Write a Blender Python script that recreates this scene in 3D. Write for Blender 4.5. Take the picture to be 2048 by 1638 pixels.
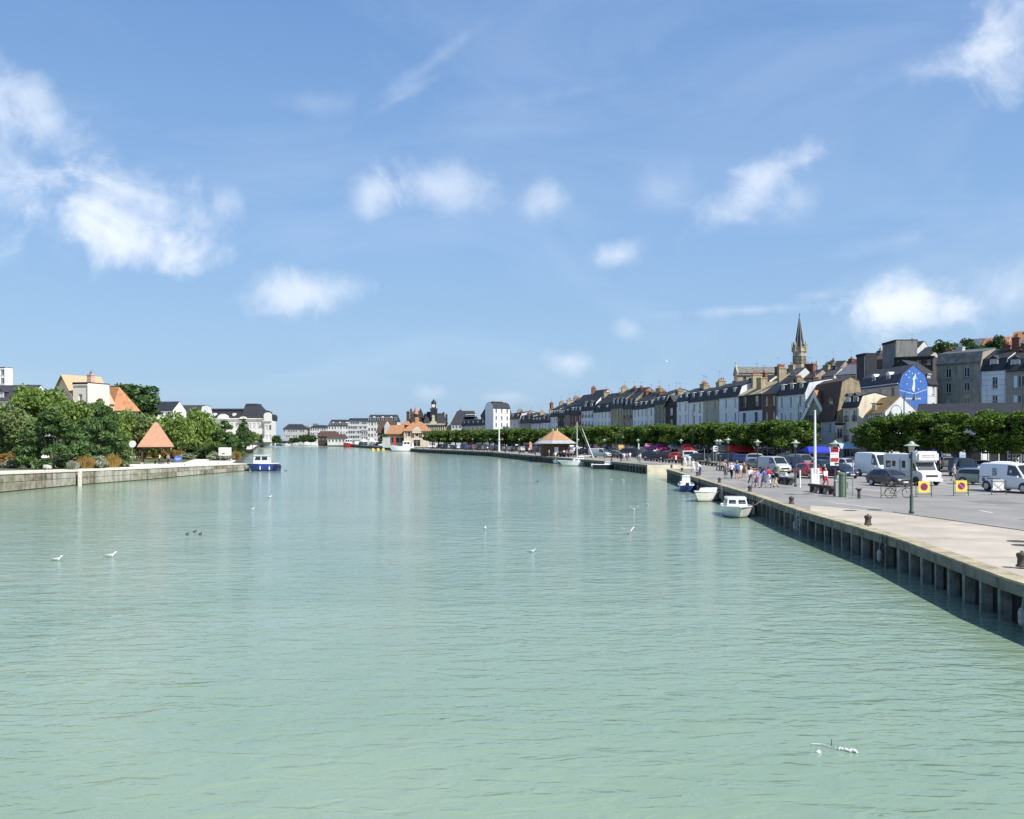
import bpy, bmesh, math, random
import numpy as np
from mathutils import Vector, Matrix

# ------------------------------------------------------------------ camera
for o in list(bpy.data.objects): bpy.data.objects.remove(o)
scene = bpy.context.scene
COL = scene.collection
F, CX, HY, CH = 1830.0, 1024.0, 876.0, 5.5      # focal length, centre column, horizon row (photo pixels), eye height
cam = bpy.data.cameras.new('camera'); camo = bpy.data.objects.new('camera', cam); COL.objects.link(camo)
camo.location = (0, 0, CH); camo.rotation_euler = (math.radians(90), 0, 0)
cam.sensor_width = 36; cam.lens = 36 * F / 2048; cam.shift_y = (HY - 819) / 2048
cam.clip_start = 0.5; cam.clip_end = 20000
scene.camera = camo
# ------------------------------------------------------------------ light
SUN_AZ, SUN_EL = math.radians(129), math.radians(48)   # azimuth clockwise from +Y (view direction)
sund = Vector((math.sin(SUN_AZ)*math.cos(SUN_EL), math.cos(SUN_AZ)*math.cos(SUN_EL), math.sin(SUN_EL)))
sl = bpy.data.lights.new('sun', 'SUN'); sl.energy = 4.5; sl.angle = math.radians(0.53); sl.color = (1.0, 0.95, 0.87)
so = bpy.data.objects.new('sun', sl); COL.objects.link(so)
so.rotation_euler = (-sund).to_track_quat('-Z', 'Y').to_euler(); so.location = (40, -40, 80)
scene.view_settings.view_transform = 'Standard'; scene.view_settings.look = 'None'
scene.view_settings.gamma = 1; scene.view_settings.exposure = 0.68
scene.render.engine = 'CYCLES'
scene.cycles.max_bounces = 5; scene.cycles.diffuse_bounces = 2; scene.cycles.glossy_bounces = 3; scene.cycles.transparent_max_bounces = 6
scene.cycles.caustics_reflective = False; scene.cycles.caustics_refractive = False

W = bpy.data.worlds.new('World'); scene.world = W; W.use_nodes = True; W.cycles.sampling_method = 'MANUAL'; W.cycles.sample_map_resolution = 256
nt = W.node_tree; nt.nodes.clear(); N = nt.nodes.new; LK = nt.links.new
def nmath(op, a, b=None, c=None, clamp=False):
    n = N('ShaderNodeMath'); n.operation = op; n.use_clamp = clamp
    for i, v in enumerate((a, b, c)):
        if v is None: continue
        if hasattr(v, 'is_output'): LK(v, n.inputs[i])
        else: n.inputs[i].default_value = v
    return n.outputs[0]
sky = N('ShaderNodeTexSky'); sky.sky_type = 'NISHITA'; sky.sun_disc = False
sky.sun_elevation = SUN_EL; sky.sun_rotation = SUN_AZ; sky.altitude = 0
sky.air_density = 1.0; sky.dust_density = 0.6; sky.ozone_density = 2.2
tc = N('ShaderNodeTexCoord'); sep = N('ShaderNodeSeparateXYZ'); LK(tc.outputs['Generated'], sep.inputs[0])
yy = nmath('MAXIMUM', sep.outputs[1], 0.04)
u = nmath('DIVIDE', sep.outputs[0], yy); v = nmath('DIVIDE', sep.outputs[2], yy)
comb = N('ShaderNodeCombineXYZ'); LK(u, comb.inputs[0]); LK(v, comb.inputs[1])
def noise(scale, detail=6, rough=0.55, dist=0.0, vec=None, stretch=None, off=0.0):
    n = N('ShaderNodeTexNoise'); n.inputs['Scale'].default_value = scale; n.inputs['Detail'].default_value = detail
    n.inputs['Roughness'].default_value = rough; n.inputs['Distortion'].default_value = dist
    mp = N('ShaderNodeMapping'); LK(vec or comb.outputs[0], mp.inputs[0])
    mp.inputs['Location'].default_value = (off, off*.7, off*.3)
    if stretch: mp.inputs['Scale'].default_value = stretch
    LK(mp.outputs[0], n.inputs['Vector']); return n.outputs['Fac']
puff = noise(9, 8, 0.58, 0.6, off=3.1)
fine = noise(26, 6, 0.6, 0.3, off=7.7)
nz = nmath('ADD', nmath('MULTIPLY', puff, 1.0), nmath('MULTIPLY', fine, 0.5))   # ~0.72 mean
nz = nmath('MULTIPLY', nmath('SUBTRACT', nz, 0.75), 3.1)
dens = None
# clouds: direction (photo px), radii, tilt, opacity, sharpness
CL = [(215,420,150,85,-8,.85,1.9),(250,480,120,44,-10,.8,2.1),(95,240,140,62,-42,.55,1.5),(-30,330,120,130,0,.5,1.3),(40,180,90,60,-40,.42,1.3),
      (745,385,48,42,0,.55,2.0),(880,372,95,45,-10,.55,1.9),(605,585,98,38,8,.68,2.3),(1100,400,52,38,0,.5,1.9),
      (1237,512,58,30,12,.58,2.0),(1520,370,150,42,38,.58,1.7),(1560,330,95,32,22,.5,1.9),(1450,425,60,30,0,.3,1.6),(1590,400,50,36,40,.35,1.6),(1330,375,60,50,0,.2,1.4),
      (1808,600,108,50,6,1.0,2.8),(1850,612,130,36,0,.7,2.0),(2030,580,120,70,0,.42,1.3),(2010,80,85,110,-25,.7,1.7),(1930,115,120,42,18,.5,1.6),
      (1137,722,42,24,-8,.62,2.2),(870,785,46,16,0,.3,1.7),(1500,620,150,13,3,.42,1.6),(1800,480,90,20,14,.22,1.3),(870,120,170,16,38,.2,1.2),(800,195,90,12,30,.22,1.3),(640,205,70,22,0,.17,1.2),
      (1160,180,110,20,12,.2,1.2),(455,400,34,24,-40,.3,1.5),(1256,660,26,18,0,.35,1.6),(1010,795,50,14,0,.3,1.5),(1640,590,60,12,10,.3,1.5)]
for (px, py, ra, rb, tilt, op, sh) in CL:
    mp = N('ShaderNodeMapping'); mp.vector_type = 'TEXTURE'; LK(comb.outputs[0], mp.inputs[0])
    mp.inputs['Location'].default_value = ((px-CX)/F, (HY-py)/F, 0); mp.inputs['Rotation'].default_value = (0, 0, math.radians(tilt))
    mp.inputs['Scale'].default_value = (ra/F, rb/F, 1)
    ln = N('ShaderNodeVectorMath'); ln.operation = 'LENGTH'; LK(mp.outputs[0], ln.inputs[0])
    m = N('ShaderNodeMapRange'); m.interpolation_type = 'SMOOTHSTEP'; LK(nmath('SUBTRACT', nz, ln.outputs['Value']), m.inputs[0])
    m.inputs[1].default_value = -1.5; m.inputs[2].default_value = 1.3/sh - .35; m.inputs[3].default_value = 1; m.inputs[4].default_value = 1 - op
    dens = m.outputs[0] if dens is None else nmath('MULTIPLY', dens, m.outputs[0])
# thin veil over the whole dome
veil = N('ShaderNodeMapRange'); LK(noise(2.6, 7, .6, .9, vec=tc.outputs['Generated'], stretch=(1, 1, 2.6), off=1.3), veil.inputs[0])
veil.inputs[1].default_value = .45; veil.inputs[2].default_value = .78; veil.inputs[3].default_value = 0; veil.inputs[4].default_value = .16
trans = nmath('MULTIPLY', dens, nmath('SUBTRACT', 1.0, veil.outputs[0]))
cov = nmath('SUBTRACT', 1.0, trans)
hs = N('ShaderNodeHueSaturation'); LK(sky.outputs[0], hs.inputs['Color']); hs.inputs['Saturation'].default_value = 1.0; hs.inputs['Value'].default_value = 1.0
# sea air: the lower sky is an even pale blue
grad = N('ShaderNodeValToRGB'); LK(nmath('MULTIPLY', sep.outputs[2], 1.0, clamp=True), grad.inputs[0])
GE = grad.color_ramp.elements; GE[0].position = 0; GE[0].color = (.335,.535,.79,1); GE[1].position = .75; GE[1].color = (.13,.27,.60,1)
for p_, c_ in ((.10,(.345,.555,.83)),(.22,(.295,.505,.84)),(.42,(.185,.37,.735))):
    e_ = GE.new(p_); e_.color = (*c_, 1)
gs = N('ShaderNodeVectorMath'); gs.operation = 'SCALE'; LK(grad.outputs[0], gs.inputs[0]); gs.inputs['Scale'].default_value = 6.35
air = N('ShaderNodeMix'); air.data_type = 'RGBA'; air.inputs[0].default_value = .82; LK(hs.outputs[0], air.inputs[6]); LK(gs.outputs[0], air.inputs[7])
mix = N('ShaderNodeMix'); mix.data_type = 'RGBA'; LK(cov, mix.inputs[0]); LK(air.outputs[2], mix.inputs[6])
mix.inputs[7].default_value = (6.3, 6.75, 7.5, 1)
bg = N('ShaderNodeBackground'); LK(mix.outputs[2], bg.inputs[0]); bg.inputs[1].default_value = 0.095
out = N('ShaderNodeOutputWorld'); LK(bg.outputs[0], out.inputs[0])

# ------------------------------------------------------------------ helpers
rnd = random.Random(7)
def gp(px, py, z):                                # pixel -> point on the level z
    Y = (CH - z) * F / (py - HY); return Vector(((px - CX) / F * Y, Y, z))
def at(px, py, Y): return Vector(((px - CX) / F * Y, Y, CH - (py - HY) / F * Y))
def hz(py, Y): return CH - (py - HY) / F * Y      # height of a row at distance Y
def online(px, line):                             # where the vertical plane through a column meets a ground line
    k = (px - CX) / F
    for (ax, ay), (bx, by) in zip(line[:-1], line[1:]):
        fa, fb = ax - k*ay, bx - k*by
        if fa == fb: continue
        t = fa / (fa - fb)
        if -1e-6 <= t <= 1 + 1e-6: return (ax + t*(bx-ax), ay + t*(by-ay))
    (ax, ay), (bx, by) = (line[0], line[1]) if abs(line[0][0]-k*line[0][1]) < abs(line[-1][0]-k*line[-1][1]) else (line[-2], line[-1])
    fa, fb = ax - k*ay, bx - k*by; t = fa / (fa - fb); return (ax + t*(bx-ax), ay + t*(by-ay))

MATS = {}
def mat(name, col, rough=0.7, var=0.12, scale=1.5, bump=0.0, bscale=20, metal=0.0, spec=0.5, coat=0.0, streak=0.0, trans=0.0, col2=None, obj=False):
    if name in MATS: return MATS[name]
    m = bpy.data.materials.new(name); m.use_nodes = True; t = m.node_tree; b = t.nodes['Principled BSDF']
    b.inputs['Roughness'].default_value = rough; b.inputs['Metallic'].default_value = metal
    b.inputs['Specular IOR Level'].default_value = spec; b.inputs['Coat Weight'].default_value = coat
    c = (*col, 1); b.inputs['Base Color'].default_value = c
    if var > 0 or streak > 0 or col2:
        co = t.nodes.new('ShaderNodeTexCoord'); geo = t.nodes.new('ShaderNodeNewGeometry')
        src = co.outputs['Object'] if obj else geo.outputs['Position']
        n = t.nodes.new('ShaderNodeTexNoise'); n.inputs['Scale'].default_value = scale; n.inputs['Detail'].default_value = 5
        t.links.new(src, n.inputs['Vector'])
        r = t.nodes.new('ShaderNodeValToRGB'); r.color_ramp.elements[0].position = .33; r.color_ramp.elements[1].position = .67
        r.color_ramp.elements[0].color = tuple(x*(1-var) for x in col) + (1,)
        c2 = col2 or tuple(min(1, x*(1+var)) for x in col)
        r.color_ramp.elements[1].color = tuple(c2) + (1,)
        t.links.new(n.outputs['Fac'], r.inputs[0]); last = r.outputs[0]
        if streak > 0:
            n2 = t.nodes.new('ShaderNodeTexNoise'); mp = t.nodes.new('ShaderNodeMapping'); mp.inputs['Scale'].default_value = (1.6, 1.6, .16)
            t.links.new(geo.outputs['Position'], mp.inputs[0]); t.links.new(mp.outputs[0], n2.inputs['Vector']); n2.inputs['Detail'].default_value = 6; n2.inputs['Scale'].default_value = 1.3
            mr = t.nodes.new('ShaderNodeMapRange'); mr.inputs[1].default_value = .48; mr.inputs[2].default_value = .72; mr.inputs[3].default_value = 1; mr.inputs[4].default_value = 1-streak
            t.links.new(n2.outputs['Fac'], mr.inputs[0])
            mx = t.nodes.new('ShaderNodeMix'); mx.data_type = 'RGBA'; mx.blend_type = 'MULTIPLY'; mx.inputs[0].default_value = 1
            t.links.new(last, mx.inputs[6]); t.links.new(mr.outputs[0], mx.inputs[7]); last = mx.outputs[2]
        t.links.new(last, b.inputs['Base Color'])
        if bump > 0:
            n3 = t.nodes.new('ShaderNodeTexNoise'); n3.inputs['Scale'].default_value = bscale; n3.inputs['Detail'].default_value = 4
            t.links.new(src, n3.inputs['Vector'])
            bp = t.nodes.new('ShaderNodeBump'); bp.inputs['Strength'].default_value = bump; bp.inputs['Distance'].default_value = .05
            t.links.new(n3.outputs['Fac'], bp.inputs['Height']); t.links.new(bp.outputs[0], b.inputs['Normal'])
    MATS[name] = m; return m

class MB:
    def __init__(s): s.v = []; s.f = []; s.m = []
    def add(s, vs, fs, mi=0):
        o = len(s.v); s.v += [tuple(p) for p in vs]; s.f += [tuple(i+o for i in f) for f in fs]; s.m += [mi]*len(fs); return s
    def box(s, x0, x1, y0, y1, z0, z1, mi=0, M=None):
        vs = [(x, y, z) for z in (z0, z1) for y in (y0, y1) for x in (x0, x1)]
        if M is not None: vs = [M @ Vector(p) for p in vs]
        return s.add(vs, [(0,2,3,1),(4,5,7,6),(0,1,5,4),(2,6,7,3),(0,4,6,2),(1,3,7,5)], mi)
    def cbox(s, c, d, mi=0, rz=0):
        M = Matrix.Translation(c) @ Matrix.Rotation(rz, 4, 'Z')
        return s.box(-d[0]/2, d[0]/2, -d[1]/2, d[1]/2, -d[2]/2, d[2]/2, mi, M)
    def tube(s, pts, rad, n=6, mi=0, caps=True):
        pts = [Vector(p) for p in pts]; rad = rad if hasattr(rad, '__len__') else [rad]*len(pts); rings = []
        for i, p in enumerate(pts):
            d = (pts[min(i+1, len(pts)-1)] - pts[max(i-1, 0)]).normalized()
            a = d.orthogonal().normalized() if abs(d.z) < .95 else Vector((1,0,0)).cross(d).normalized().cross(d)
            b = d.cross(a).normalized(); a = b.cross(d)
            rings.append([p + (a*math.cos(2*math.pi*k/n) + b*math.sin(2*math.pi*k/n))*rad[i] for k in range(n)])
        return s.loft(rings, True, caps, mi)
    def loft(s, rings, closed=True, caps=True, mi=0):
        n = len(rings[0]); vs = [p for r in rings for p in r]; fs = []
        for i in range(len(rings)-1):
            for k in range(n if closed else n-1):
                a, b = i*n+k, i*n+(k+1) % n; fs.append((a, b, b+n, a+n))
        if caps: fs.append(tuple(range(n))[::-1]); fs.append(tuple((len(rings)-1)*n+k for k in range(n)))
        return s.add(vs, fs, mi)
    def lathe(s, prof, n=12, c=(0,0,0), mi=0):
        return s.loft([[(c[0]+r*math.cos(2*math.pi*k/n), c[1]+r*math.sin(2*math.pi*k/n), c[2]+z) for k in range(n)] for r, z in prof], True, True, mi)
    def prism(s, poly, z0, z1, mi=0):            # poly in xy
        return s.loft([[(x, y, z0) for x, y in poly], [(x, y, z1) for x, y in poly]], True, True, mi)
    def xprism(s, poly, x0, x1, mi=0):           # poly in yz, extruded along x
        return s.loft([[(x0, y, z) for y, z in poly], [(x1, y, z) for y, z in poly]], True, True, mi)
    def yprism(s, poly, y0, y1, mi=0):           # poly in xz, extruded along y
        return s.loft([[(x, y0, z) for x, z in poly], [(x, y1, z) for x, z in poly]], True, True, mi)
    def quad(s, a, b, c, d, mi=0): return s.add([a, b, c, d], [(0,1,2,3)], mi)
    def mesh(s, name, mats, smooth=False, fix=True):
        me = bpy.data.meshes.new(name); me.from_pydata(s.v, [], s.f)
        for m in (mats if isinstance(mats, (list, tuple)) else [mats]): me.materials.append(m)
        if any(s.m): me.polygons.foreach_set('material_index', s.m)
        if fix:
            bm = bmesh.new(); bm.from_mesh(me); bmesh.ops.recalc_face_normals(bm, faces=bm.faces); bm.to_mesh(me); bm.free()
        if smooth: me.polygons.foreach_set('use_smooth', [True]*len(me.polygons))
        me.update(); return me
    def build(s, name, mats, parent=None, smooth=False, loc=None, rz=0, fix=True):
        return put(name, s.mesh(name, mats, smooth, fix), parent, loc, rz)
def put(name, me, parent=None, loc=None, rz=0, scale=None, mats=None):
    o = bpy.data.objects.new(name, me); COL.objects.link(o); o.parent = parent
    if loc is not None: o.location = loc
    if rz: o.rotation_euler = (0, 0, rz)
    if scale: o.scale = scale
    if mats:
        for i, m in enumerate(mats):
            o.material_slots[i].link = 'OBJECT'; o.material_slots[i].material = m
    return o
def tag(o, label, cat, group=None):
    o['label'] = label; o['category'] = cat
    if group: o['group'] = group
    return o
def thing(name, label, cat, loc=(0,0,0), rz=0, group=None):
    o = bpy.data.objects.new(name, None); COL.objects.link(o); o.location = loc; o.rotation_euler = (0, 0, rz); o.empty_display_size = .3
    return tag(o, label, cat, group)
def structure(o): o['kind'] = 'structure'; return o
def copy_tree(o, parent=None):
    c = o.copy(); COL.objects.link(c); c.parent = parent
    for ch in list(o.children): copy_tree(ch, c)
    return c
def lerp(a, b, t): return a + (b-a)*t
def smooth01(t): t = max(0, min(1, t)); return t*t*(3-2*t)
# ------------------------------------------------------------------ water, banks, ground
QZ = 1.3
m = bpy.data.materials.new('harbour_water'); m.use_nodes = True; t = m.node_tree; b = t.nodes['Principled BSDF']
b.inputs['Base Color'].default_value = (.20, .315, .215, 1); b.inputs['Roughness'].default_value = .10; b.inputs['IOR'].default_value = 1.42
geo = t.nodes.new('ShaderNodeNewGeometry')
def wn(scale, st, detail, dist, rot=0, rough=.5):
    mp = t.nodes.new('ShaderNodeMapping'); mp.inputs['Scale'].default_value = (st[0], st[1], 1); mp.inputs['Rotation'].default_value = (0, 0, rot)
    t.links.new(geo.outputs['Position'], mp.inputs[0]); n = t.nodes.new('ShaderNodeTexNoise'); n.inputs['Scale'].default_value = scale
    n.inputs['Detail'].default_value = detail; n.inputs['Distortion'].default_value = dist; n.inputs['Roughness'].default_value = rough
    t.links.new(mp.outputs[0], n.inputs['Vector']); return n.outputs['Fac']
def tm(op, a, b_):
    n = t.nodes.new('ShaderNodeMath'); n.operation = op
    for i, q in enumerate((a, b_)):
        if hasattr(q, 'is_output'): t.links.new(q, n.inputs[i])
        else: n.inputs[i].default_value = q
    return n.outputs[0]
big = wn(.55, (.8, 1.6), 2, .4, .12); mid = wn(1.5, (.7, 1.7), 3, .8, -.1); sm = wn(4.2, (.75, 1.4), 3, .6, .2)
patch = wn(.035, (1, 1), 3, 1.0)
pm = t.nodes.new('ShaderNodeMapRange'); t.links.new(patch, pm.inputs[0]); pm.inputs[1].default_value = .38; pm.inputs[2].default_value = .62; pm.inputs[3].default_value = .45; pm.inputs[4].default_value = 1.15
hgt = tm('ADD', tm('MULTIPLY', big, .55), tm('ADD', tm('MULTIPLY', mid, .38), tm('MULTIPLY', tm('MULTIPLY', sm, .11), pm.outputs[0])))
bp = t.nodes.new('ShaderNodeBump'); bp.inputs['Strength'].default_value = .8; bp.inputs['Distance'].default_value = .20
spx = t.nodes.new('ShaderNodeSeparateXYZ'); t.links.new(geo.outputs['Position'], spx.inputs[0]); cm1 = t.nodes.new('ShaderNodeMapRange'); cm1.interpolation_type = 'SMOOTHSTEP'
t.links.new(spx.outputs[1], cm1.inputs[0]); cm1.inputs[1].default_value = 25; cm1.inputs[2].default_value = 190; cm1.inputs[3].default_value = 1; cm1.inputs[4].default_value = .6   # calmer water up the sheltered reach
t.links.new(tm('MULTIPLY', hgt, cm1.outputs[0]), bp.inputs['Height']); t.links.new(bp.outputs[0], b.inputs['Normal'])
cr = t.nodes.new('ShaderNodeValToRGB'); cr.color_ramp.elements[0].color = (.180, .262, .180, 1); cr.color_ramp.elements[1].color = (.225, .300, .215, 1)
cr.color_ramp.elements[0].position = .35; cr.color_ramp.elements[1].position = .65
t.links.new(wn(.05, (1, 1.6), 5, 1.2), cr.inputs[0]); t.links.new(cr.outputs[0], b.inputs['Base Color'])
g = MB(); g.quad((-9000, -200, 0), (9000, -200, 0), (9000, 12000, 0), (-9000, 12000, 0))
structure(g.build('water', m))

# right bank: quay edge from the near end to the fishing harbour (ground plan)
QE = [(14.2,4),(15.0,27),(16.25,37.3),(16.8,51.6),(18.0,67),(19.6,95),(21.0,122)]
QE2 = [(21.4,140),(18.1,161),(8.7,202),(-5.7,274),(-35,349),(-43,384),(-56,423),(-91,538),(-121,629),(-155,668),(-178,672)]
asphalt = mat('asphalt', (.235,.228,.212), .92, .14, .35, .3, 60, streak=0)
asphalt2 = mat('road_asphalt', (.085,.085,.09), .92, .15, .3, .2, 50)
conc = mat('quay_concrete', (.40,.355,.29), .9, .13, .5, .25, 30, col2=(.47,.42,.345))
pale = mat('pale_promenade', (.66,.62,.54), .9, .07, .6, .15, 25)
white = mat('white_paint', (.78,.78,.76), .6, .05, 2)
lineM = mat('road_paint', (.66,.66,.64), .8, .15, 3)
soil = mat('lawn', (.075,.11,.035), .95, .35, .8, .5, 12, col2=(.15,.16,.06))
rockm = mat('pale_rock', (.5,.49,.45), .9, .2, 3, .5, 8)

def sheet(name, poly, z, mt, thick=None, parent=None):
    g = MB()
    if thick: g.prism(poly, z - thick, z)
    else: g.add([(x, y, z) for x, y in poly], [tuple(range(len(poly)))])
    o = g.build(name, mt, parent); return structure(o) if parent is None else o
right = QE + [(26.5,122.6),(26.5,140.2)] + QE2 + [(-178,2500),(2500,2500),(2500,4)]
# the town ground, with the notch of the slipway
sheet('quay_ground', right, QZ - .004, asphalt2, 4.0)
def offs(line, d):                                # move a line sideways (to the right when walking along it)
    out = []
    for i, (x, y) in enumerate(line):
        a = line[max(0, i-1)]; c = line[min(len(line)-1, i+1)]; dx, dy = c[0]-a[0], c[1]-a[1]; l = math.hypot(dx, dy)
        out.append((x + dy/l*d, y - dx/l*d))
    return out
e9 = offs(QE, 30)
sheet('car_park', QE + [(26.5,122.3),(26.62,140.2),(52,140.2),(72,118),(90,60),(90,4)], QZ, asphalt)
q2 = QE2[:6]; sheet('car_park', [(26.6,140.3)] + q2[1:] + [(q2[-1][0]+38, q2[-1][1]+8)] + offs(q2[1:], 36)[::-1][1:] + [(52,141)], QZ, asphalt)
# pale concrete apron along the near edge
ap = [(x, y) for x, y in QE if y < 60]; ap2 = [(14.0+10.2,4),(15.2+9.6,27),(16.4+7.4,37.3),(16.9+4.6,51.6)]
sheet('quay_apron', ap + [(18.6,57.0)] + ap2[::-1], QZ + .006, conc)
# painted bay lines
lines = MB(); R2 = random.Random(3)
def pline(a, c, w=.12):
    a, c = Vector((a[0], a[1])), Vector((c[0], c[1])); d = (c-a).normalized(); n = Vector((-d.y, d.x))*w/2
    lines.add([(*(a-n), QZ+.008), (*(c-n), QZ+.008), (*(c+n), QZ+.008), (*(a+n), QZ+.008)], [(0,1,2,3)])
pl = lambda px0, py0, px1, py1, w=.13: pline(gp(px0,py0,QZ)[:2], gp(px1,py1,QZ)[:2], w)
for q in ((1655,1004,1760,1017),(1690,973,1760,982),(1690,960,1765,966),(1870,964,1910,969),(1868,974,1905,977),(1870,985,1900,986),(1965,1008,1992,1010),(1960,1021,1985,1026),
          (1690,946,1740,949),(1600,952,1660,960),(1500,934,1525,936),(1590,962,1622,966),(1930,990,1980,988),(1865,966,1935,976)): pl(*q)
structure(lines.build('parking_bay_lines', lineM))
jm = mat('joint_dark', (.13,.12,.10), .95, .2, 3)
jl = MB()
for i in range(9):                               # expansion joints across the apron
    y0 = 8 + i*6; x0 = float(np.interp(y0, [p[1] for p in ap], [p[0] for p in ap])); x1 = float(np.interp(y0, [p[1] for p in ap2], [p[0] for p in ap2]))
    if y0 < 50: jl.add([(x0+.25, y0, QZ+.009), (x1-.05, y0+.1, QZ+.009), (x1-.05, y0+.135, QZ+.009), (x0+.25, y0+.035, QZ+.009)], [(0,1,2,3)])
structure(jl.build('apron_joints', jm))
pt = mat('asphalt_repair', (.17,.165,.155), .95, .15, .8, .3, 50)
for (x0, x1, y0, y1) in ((26,29.5,46,47.6),(30,33,58,61.5),(24.5,26,64,72),(33,41,70.5,71.6),(22.5,23.6,76,92)):
    structure(MB().add([(x0, y0, QZ+.004), (x1, y0+.3, QZ+.004), (x1-.2, y1, QZ+.004), (x0+.15, y1-.2, QZ+.004)], [(0,1,2,3)]).build('asphalt_patch', pt))
kb = MB()                                        # low kerb between apron and asphalt
for i in range(len(ap2)-1):
    kb.tube([(*ap2[i], QZ+.012), (*ap2[i+1], QZ+.012)], .05, 4)
structure(kb.build('kerb', conc))
mh = mat('manhole_iron', (.05,.045,.04), .7, .2, 6)
for (px, py, ml) in ((1749,1020,'dark round manhole cover at the seam of apron and asphalt near the lone lamp'),(2036,1083,'dark round manhole cover on the pale apron beside a second one'),(2046,1091,'dark round manhole cover on the pale apron close to the quay bollard'),(1617,988,'dark round manhole cover in the asphalt before the long bench')):
    p = gp(px, py, QZ); g = MB(); g.lathe([(.42,0),(.42,.012),(.36,.016),(.05,.016)], 18, (0,0,0)); o = g.build('manhole_cover', mh, None, loc=(p.x, p.y, QZ+.002))
    tag(o, ml, 'manhole cover', 'manhole covers')

# ------------------------------------------------------------------ right quay wall: timber posts under a concrete cap
capM = mat('lichen_concrete', (.30,.27,.19), .95, .3, 1.6, .5, 14, col2=(.44,.38,.24))
postM = mat('weathered_post', (.20,.205,.18), .9, .35, 2.5, .5, 10, streak=.4)
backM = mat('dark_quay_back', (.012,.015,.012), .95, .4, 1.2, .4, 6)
steelM = mat('galvanised', (.42,.43,.44), .45, .1, 5, metal=.6)
rustM = mat('rusty_iron', (.07,.055,.045), .8, .3, 6, .3, 20)
woodD = mat('dark_wood', (.045,.03,.022), .8, .3, 3, .3, 15)
def walk(line, step, start=0.0):
    acc = start
    for (ax, ay), (bx, by) in zip(line[:-1], line[1:]):
        L = math.hypot(bx-ax, by-ay)
        while acc < L:
            yield (ax+(bx-ax)*acc/L, ay+(by-ay)*acc/L, math.atan2(by-ay, bx-ax)); acc += step
        acc -= L
def strip(line, off0, off1, z0, z1, g):
    a, c = offs(line, off0), offs(line, off1)
    g.loft([[(p[0], p[1], z0), (q[0], q[1], z0), (q[0], q[1], z1), (p[0], p[1], z1)] for p, q in zip(a, c)], True, True)
pm_ = MB(); pm_.box(-.11, .11, -.17, .17, -1.5, QZ-.345); postmesh = pm_.mesh('post', postM)
pb = MB(); pb.box(-.085, .085, -.13, .13, -1.5, QZ-.345); postmesh2 = pb.mesh('post', postM)
def quay_wall(line, label, step, seg=0):
    ww = thing('quay_wall', label, 'quay wall', (line[0][0], line[0][1], 0))
    L0 = Vector((line[0][0], line[0][1], 0)); loc = [(x-L0.x, y-L0.y) for x, y in line]
    g = MB(); strip(loc, -.40, .50, QZ-.34, QZ+.005, g); g.build('cap_beam', mat('grey_cap_concrete', (.17,.165,.14), .95, .3, 1.5, .5, 12, streak=.4), ww)
    g = MB(); strip(loc, -.42, .22, QZ+.006, QZ+.07, g); g.build('coping', capM, ww)
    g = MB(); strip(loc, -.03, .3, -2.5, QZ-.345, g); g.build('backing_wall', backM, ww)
    for i, (x, y, a) in enumerate(walk(loc, step, .4)):
        put('post', postmesh if i % 5 else postmesh2, ww, (x + math.sin(a)*-.2, y + math.cos(a)*.2, 0), a + rnd.uniform(-.06,.06), (1+rnd.uniform(-.2,.25), 1, 1))
    return ww
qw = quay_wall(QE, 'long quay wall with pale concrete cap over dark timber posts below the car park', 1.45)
for k, (x, y, a) in enumerate(walk(QE, 13.5, 8)):        # ladders and hanging tyre fenders
    if y > 118: continue
    lx, ly = x - qw.location.x - .47, y - qw.location.y
    g = MB()
    for s in (-.22, .22): g.tube([(lx, ly+s, -1), (lx, ly+s, QZ+.1)], .03, 5)
    for z in np.arange(-.3, QZ, .28): g.tube([(lx, ly-.22, z), (lx, ly+.22, z)], .02, 5)
    g.build('ladder', steelM if k % 2 else rustM, qw)
    g = MB(); g.lathe([(.06,-.35),(.10,-.28),(.11,0),(.08,.12),(.03,.16)], 8, (lx-.08, ly+.35, .55)); g.tube([(lx-.08,ly+.35,.68),(lx-.02,ly+.35,QZ-.1)], .015, 4)
    g.build('fender', mat('grey_fender', (.33,.33,.31), .7, .3, 5), qw)
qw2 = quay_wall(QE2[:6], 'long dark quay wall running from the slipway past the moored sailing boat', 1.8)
hw = thing('harbour_wall', 'dark harbour wall of the fishing quay beneath the far shore buildings', 'quay wall', (QE2[5][0], QE2[5][1], 0))
L0 = QE2[5]; loc = [(x-L0[0], y-L0[1]) for x, y in QE2[5:]]
g = MB(); strip(loc, -.3, .5, QZ-.3, QZ+.08, g); g.build('cap_beam', capM, hw)
g = MB(); strip(loc, -.15, .3, -2.5, QZ-.29, g); g.build('backing_wall', mat('dark_harbour_stone', (.06,.058,.055), .9, .4, 1), hw)
# slipway between the two walls
sw = MB(); sw.add([(21.1,122.4,-.6),(21.5,139.8,-.6),(26.6,139.9,QZ+.01),(26.6,122.5,QZ+.01),(21.1,122.4,-2),(21.5,139.8,-2),(26.6,139.9,-2),(26.6,122.5,-2)],
                  [(0,1,2,3),(0,3,7,4),(1,5,6,2),(0,4,5,1),(3,2,6,7),(4,7,6,5)])
slipM = mat('slipway_concrete', (.60,.55,.42), .9, .12, 1.2, .3, 12)
structure(sw.build('slipway', slipM))
g = MB(); g.add([(20.7,139.9,-1),(20.7,139.9,QZ+.09),(22.3,139.9,QZ+.09),(27,139.9,QZ+.09),(27,139.9,-1),(20.7,140.6,-1),(20.7,140.6,QZ+.09),(22.3,140.6,QZ+.09),(27,140.6,QZ+.09),(27,140.6,-1)],
               [(0,1,2,3,4),(9,8,7,6,5),(1,6,7,2),(2,7,8,3),(0,5,6,1),(4,3,8,9)])
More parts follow.
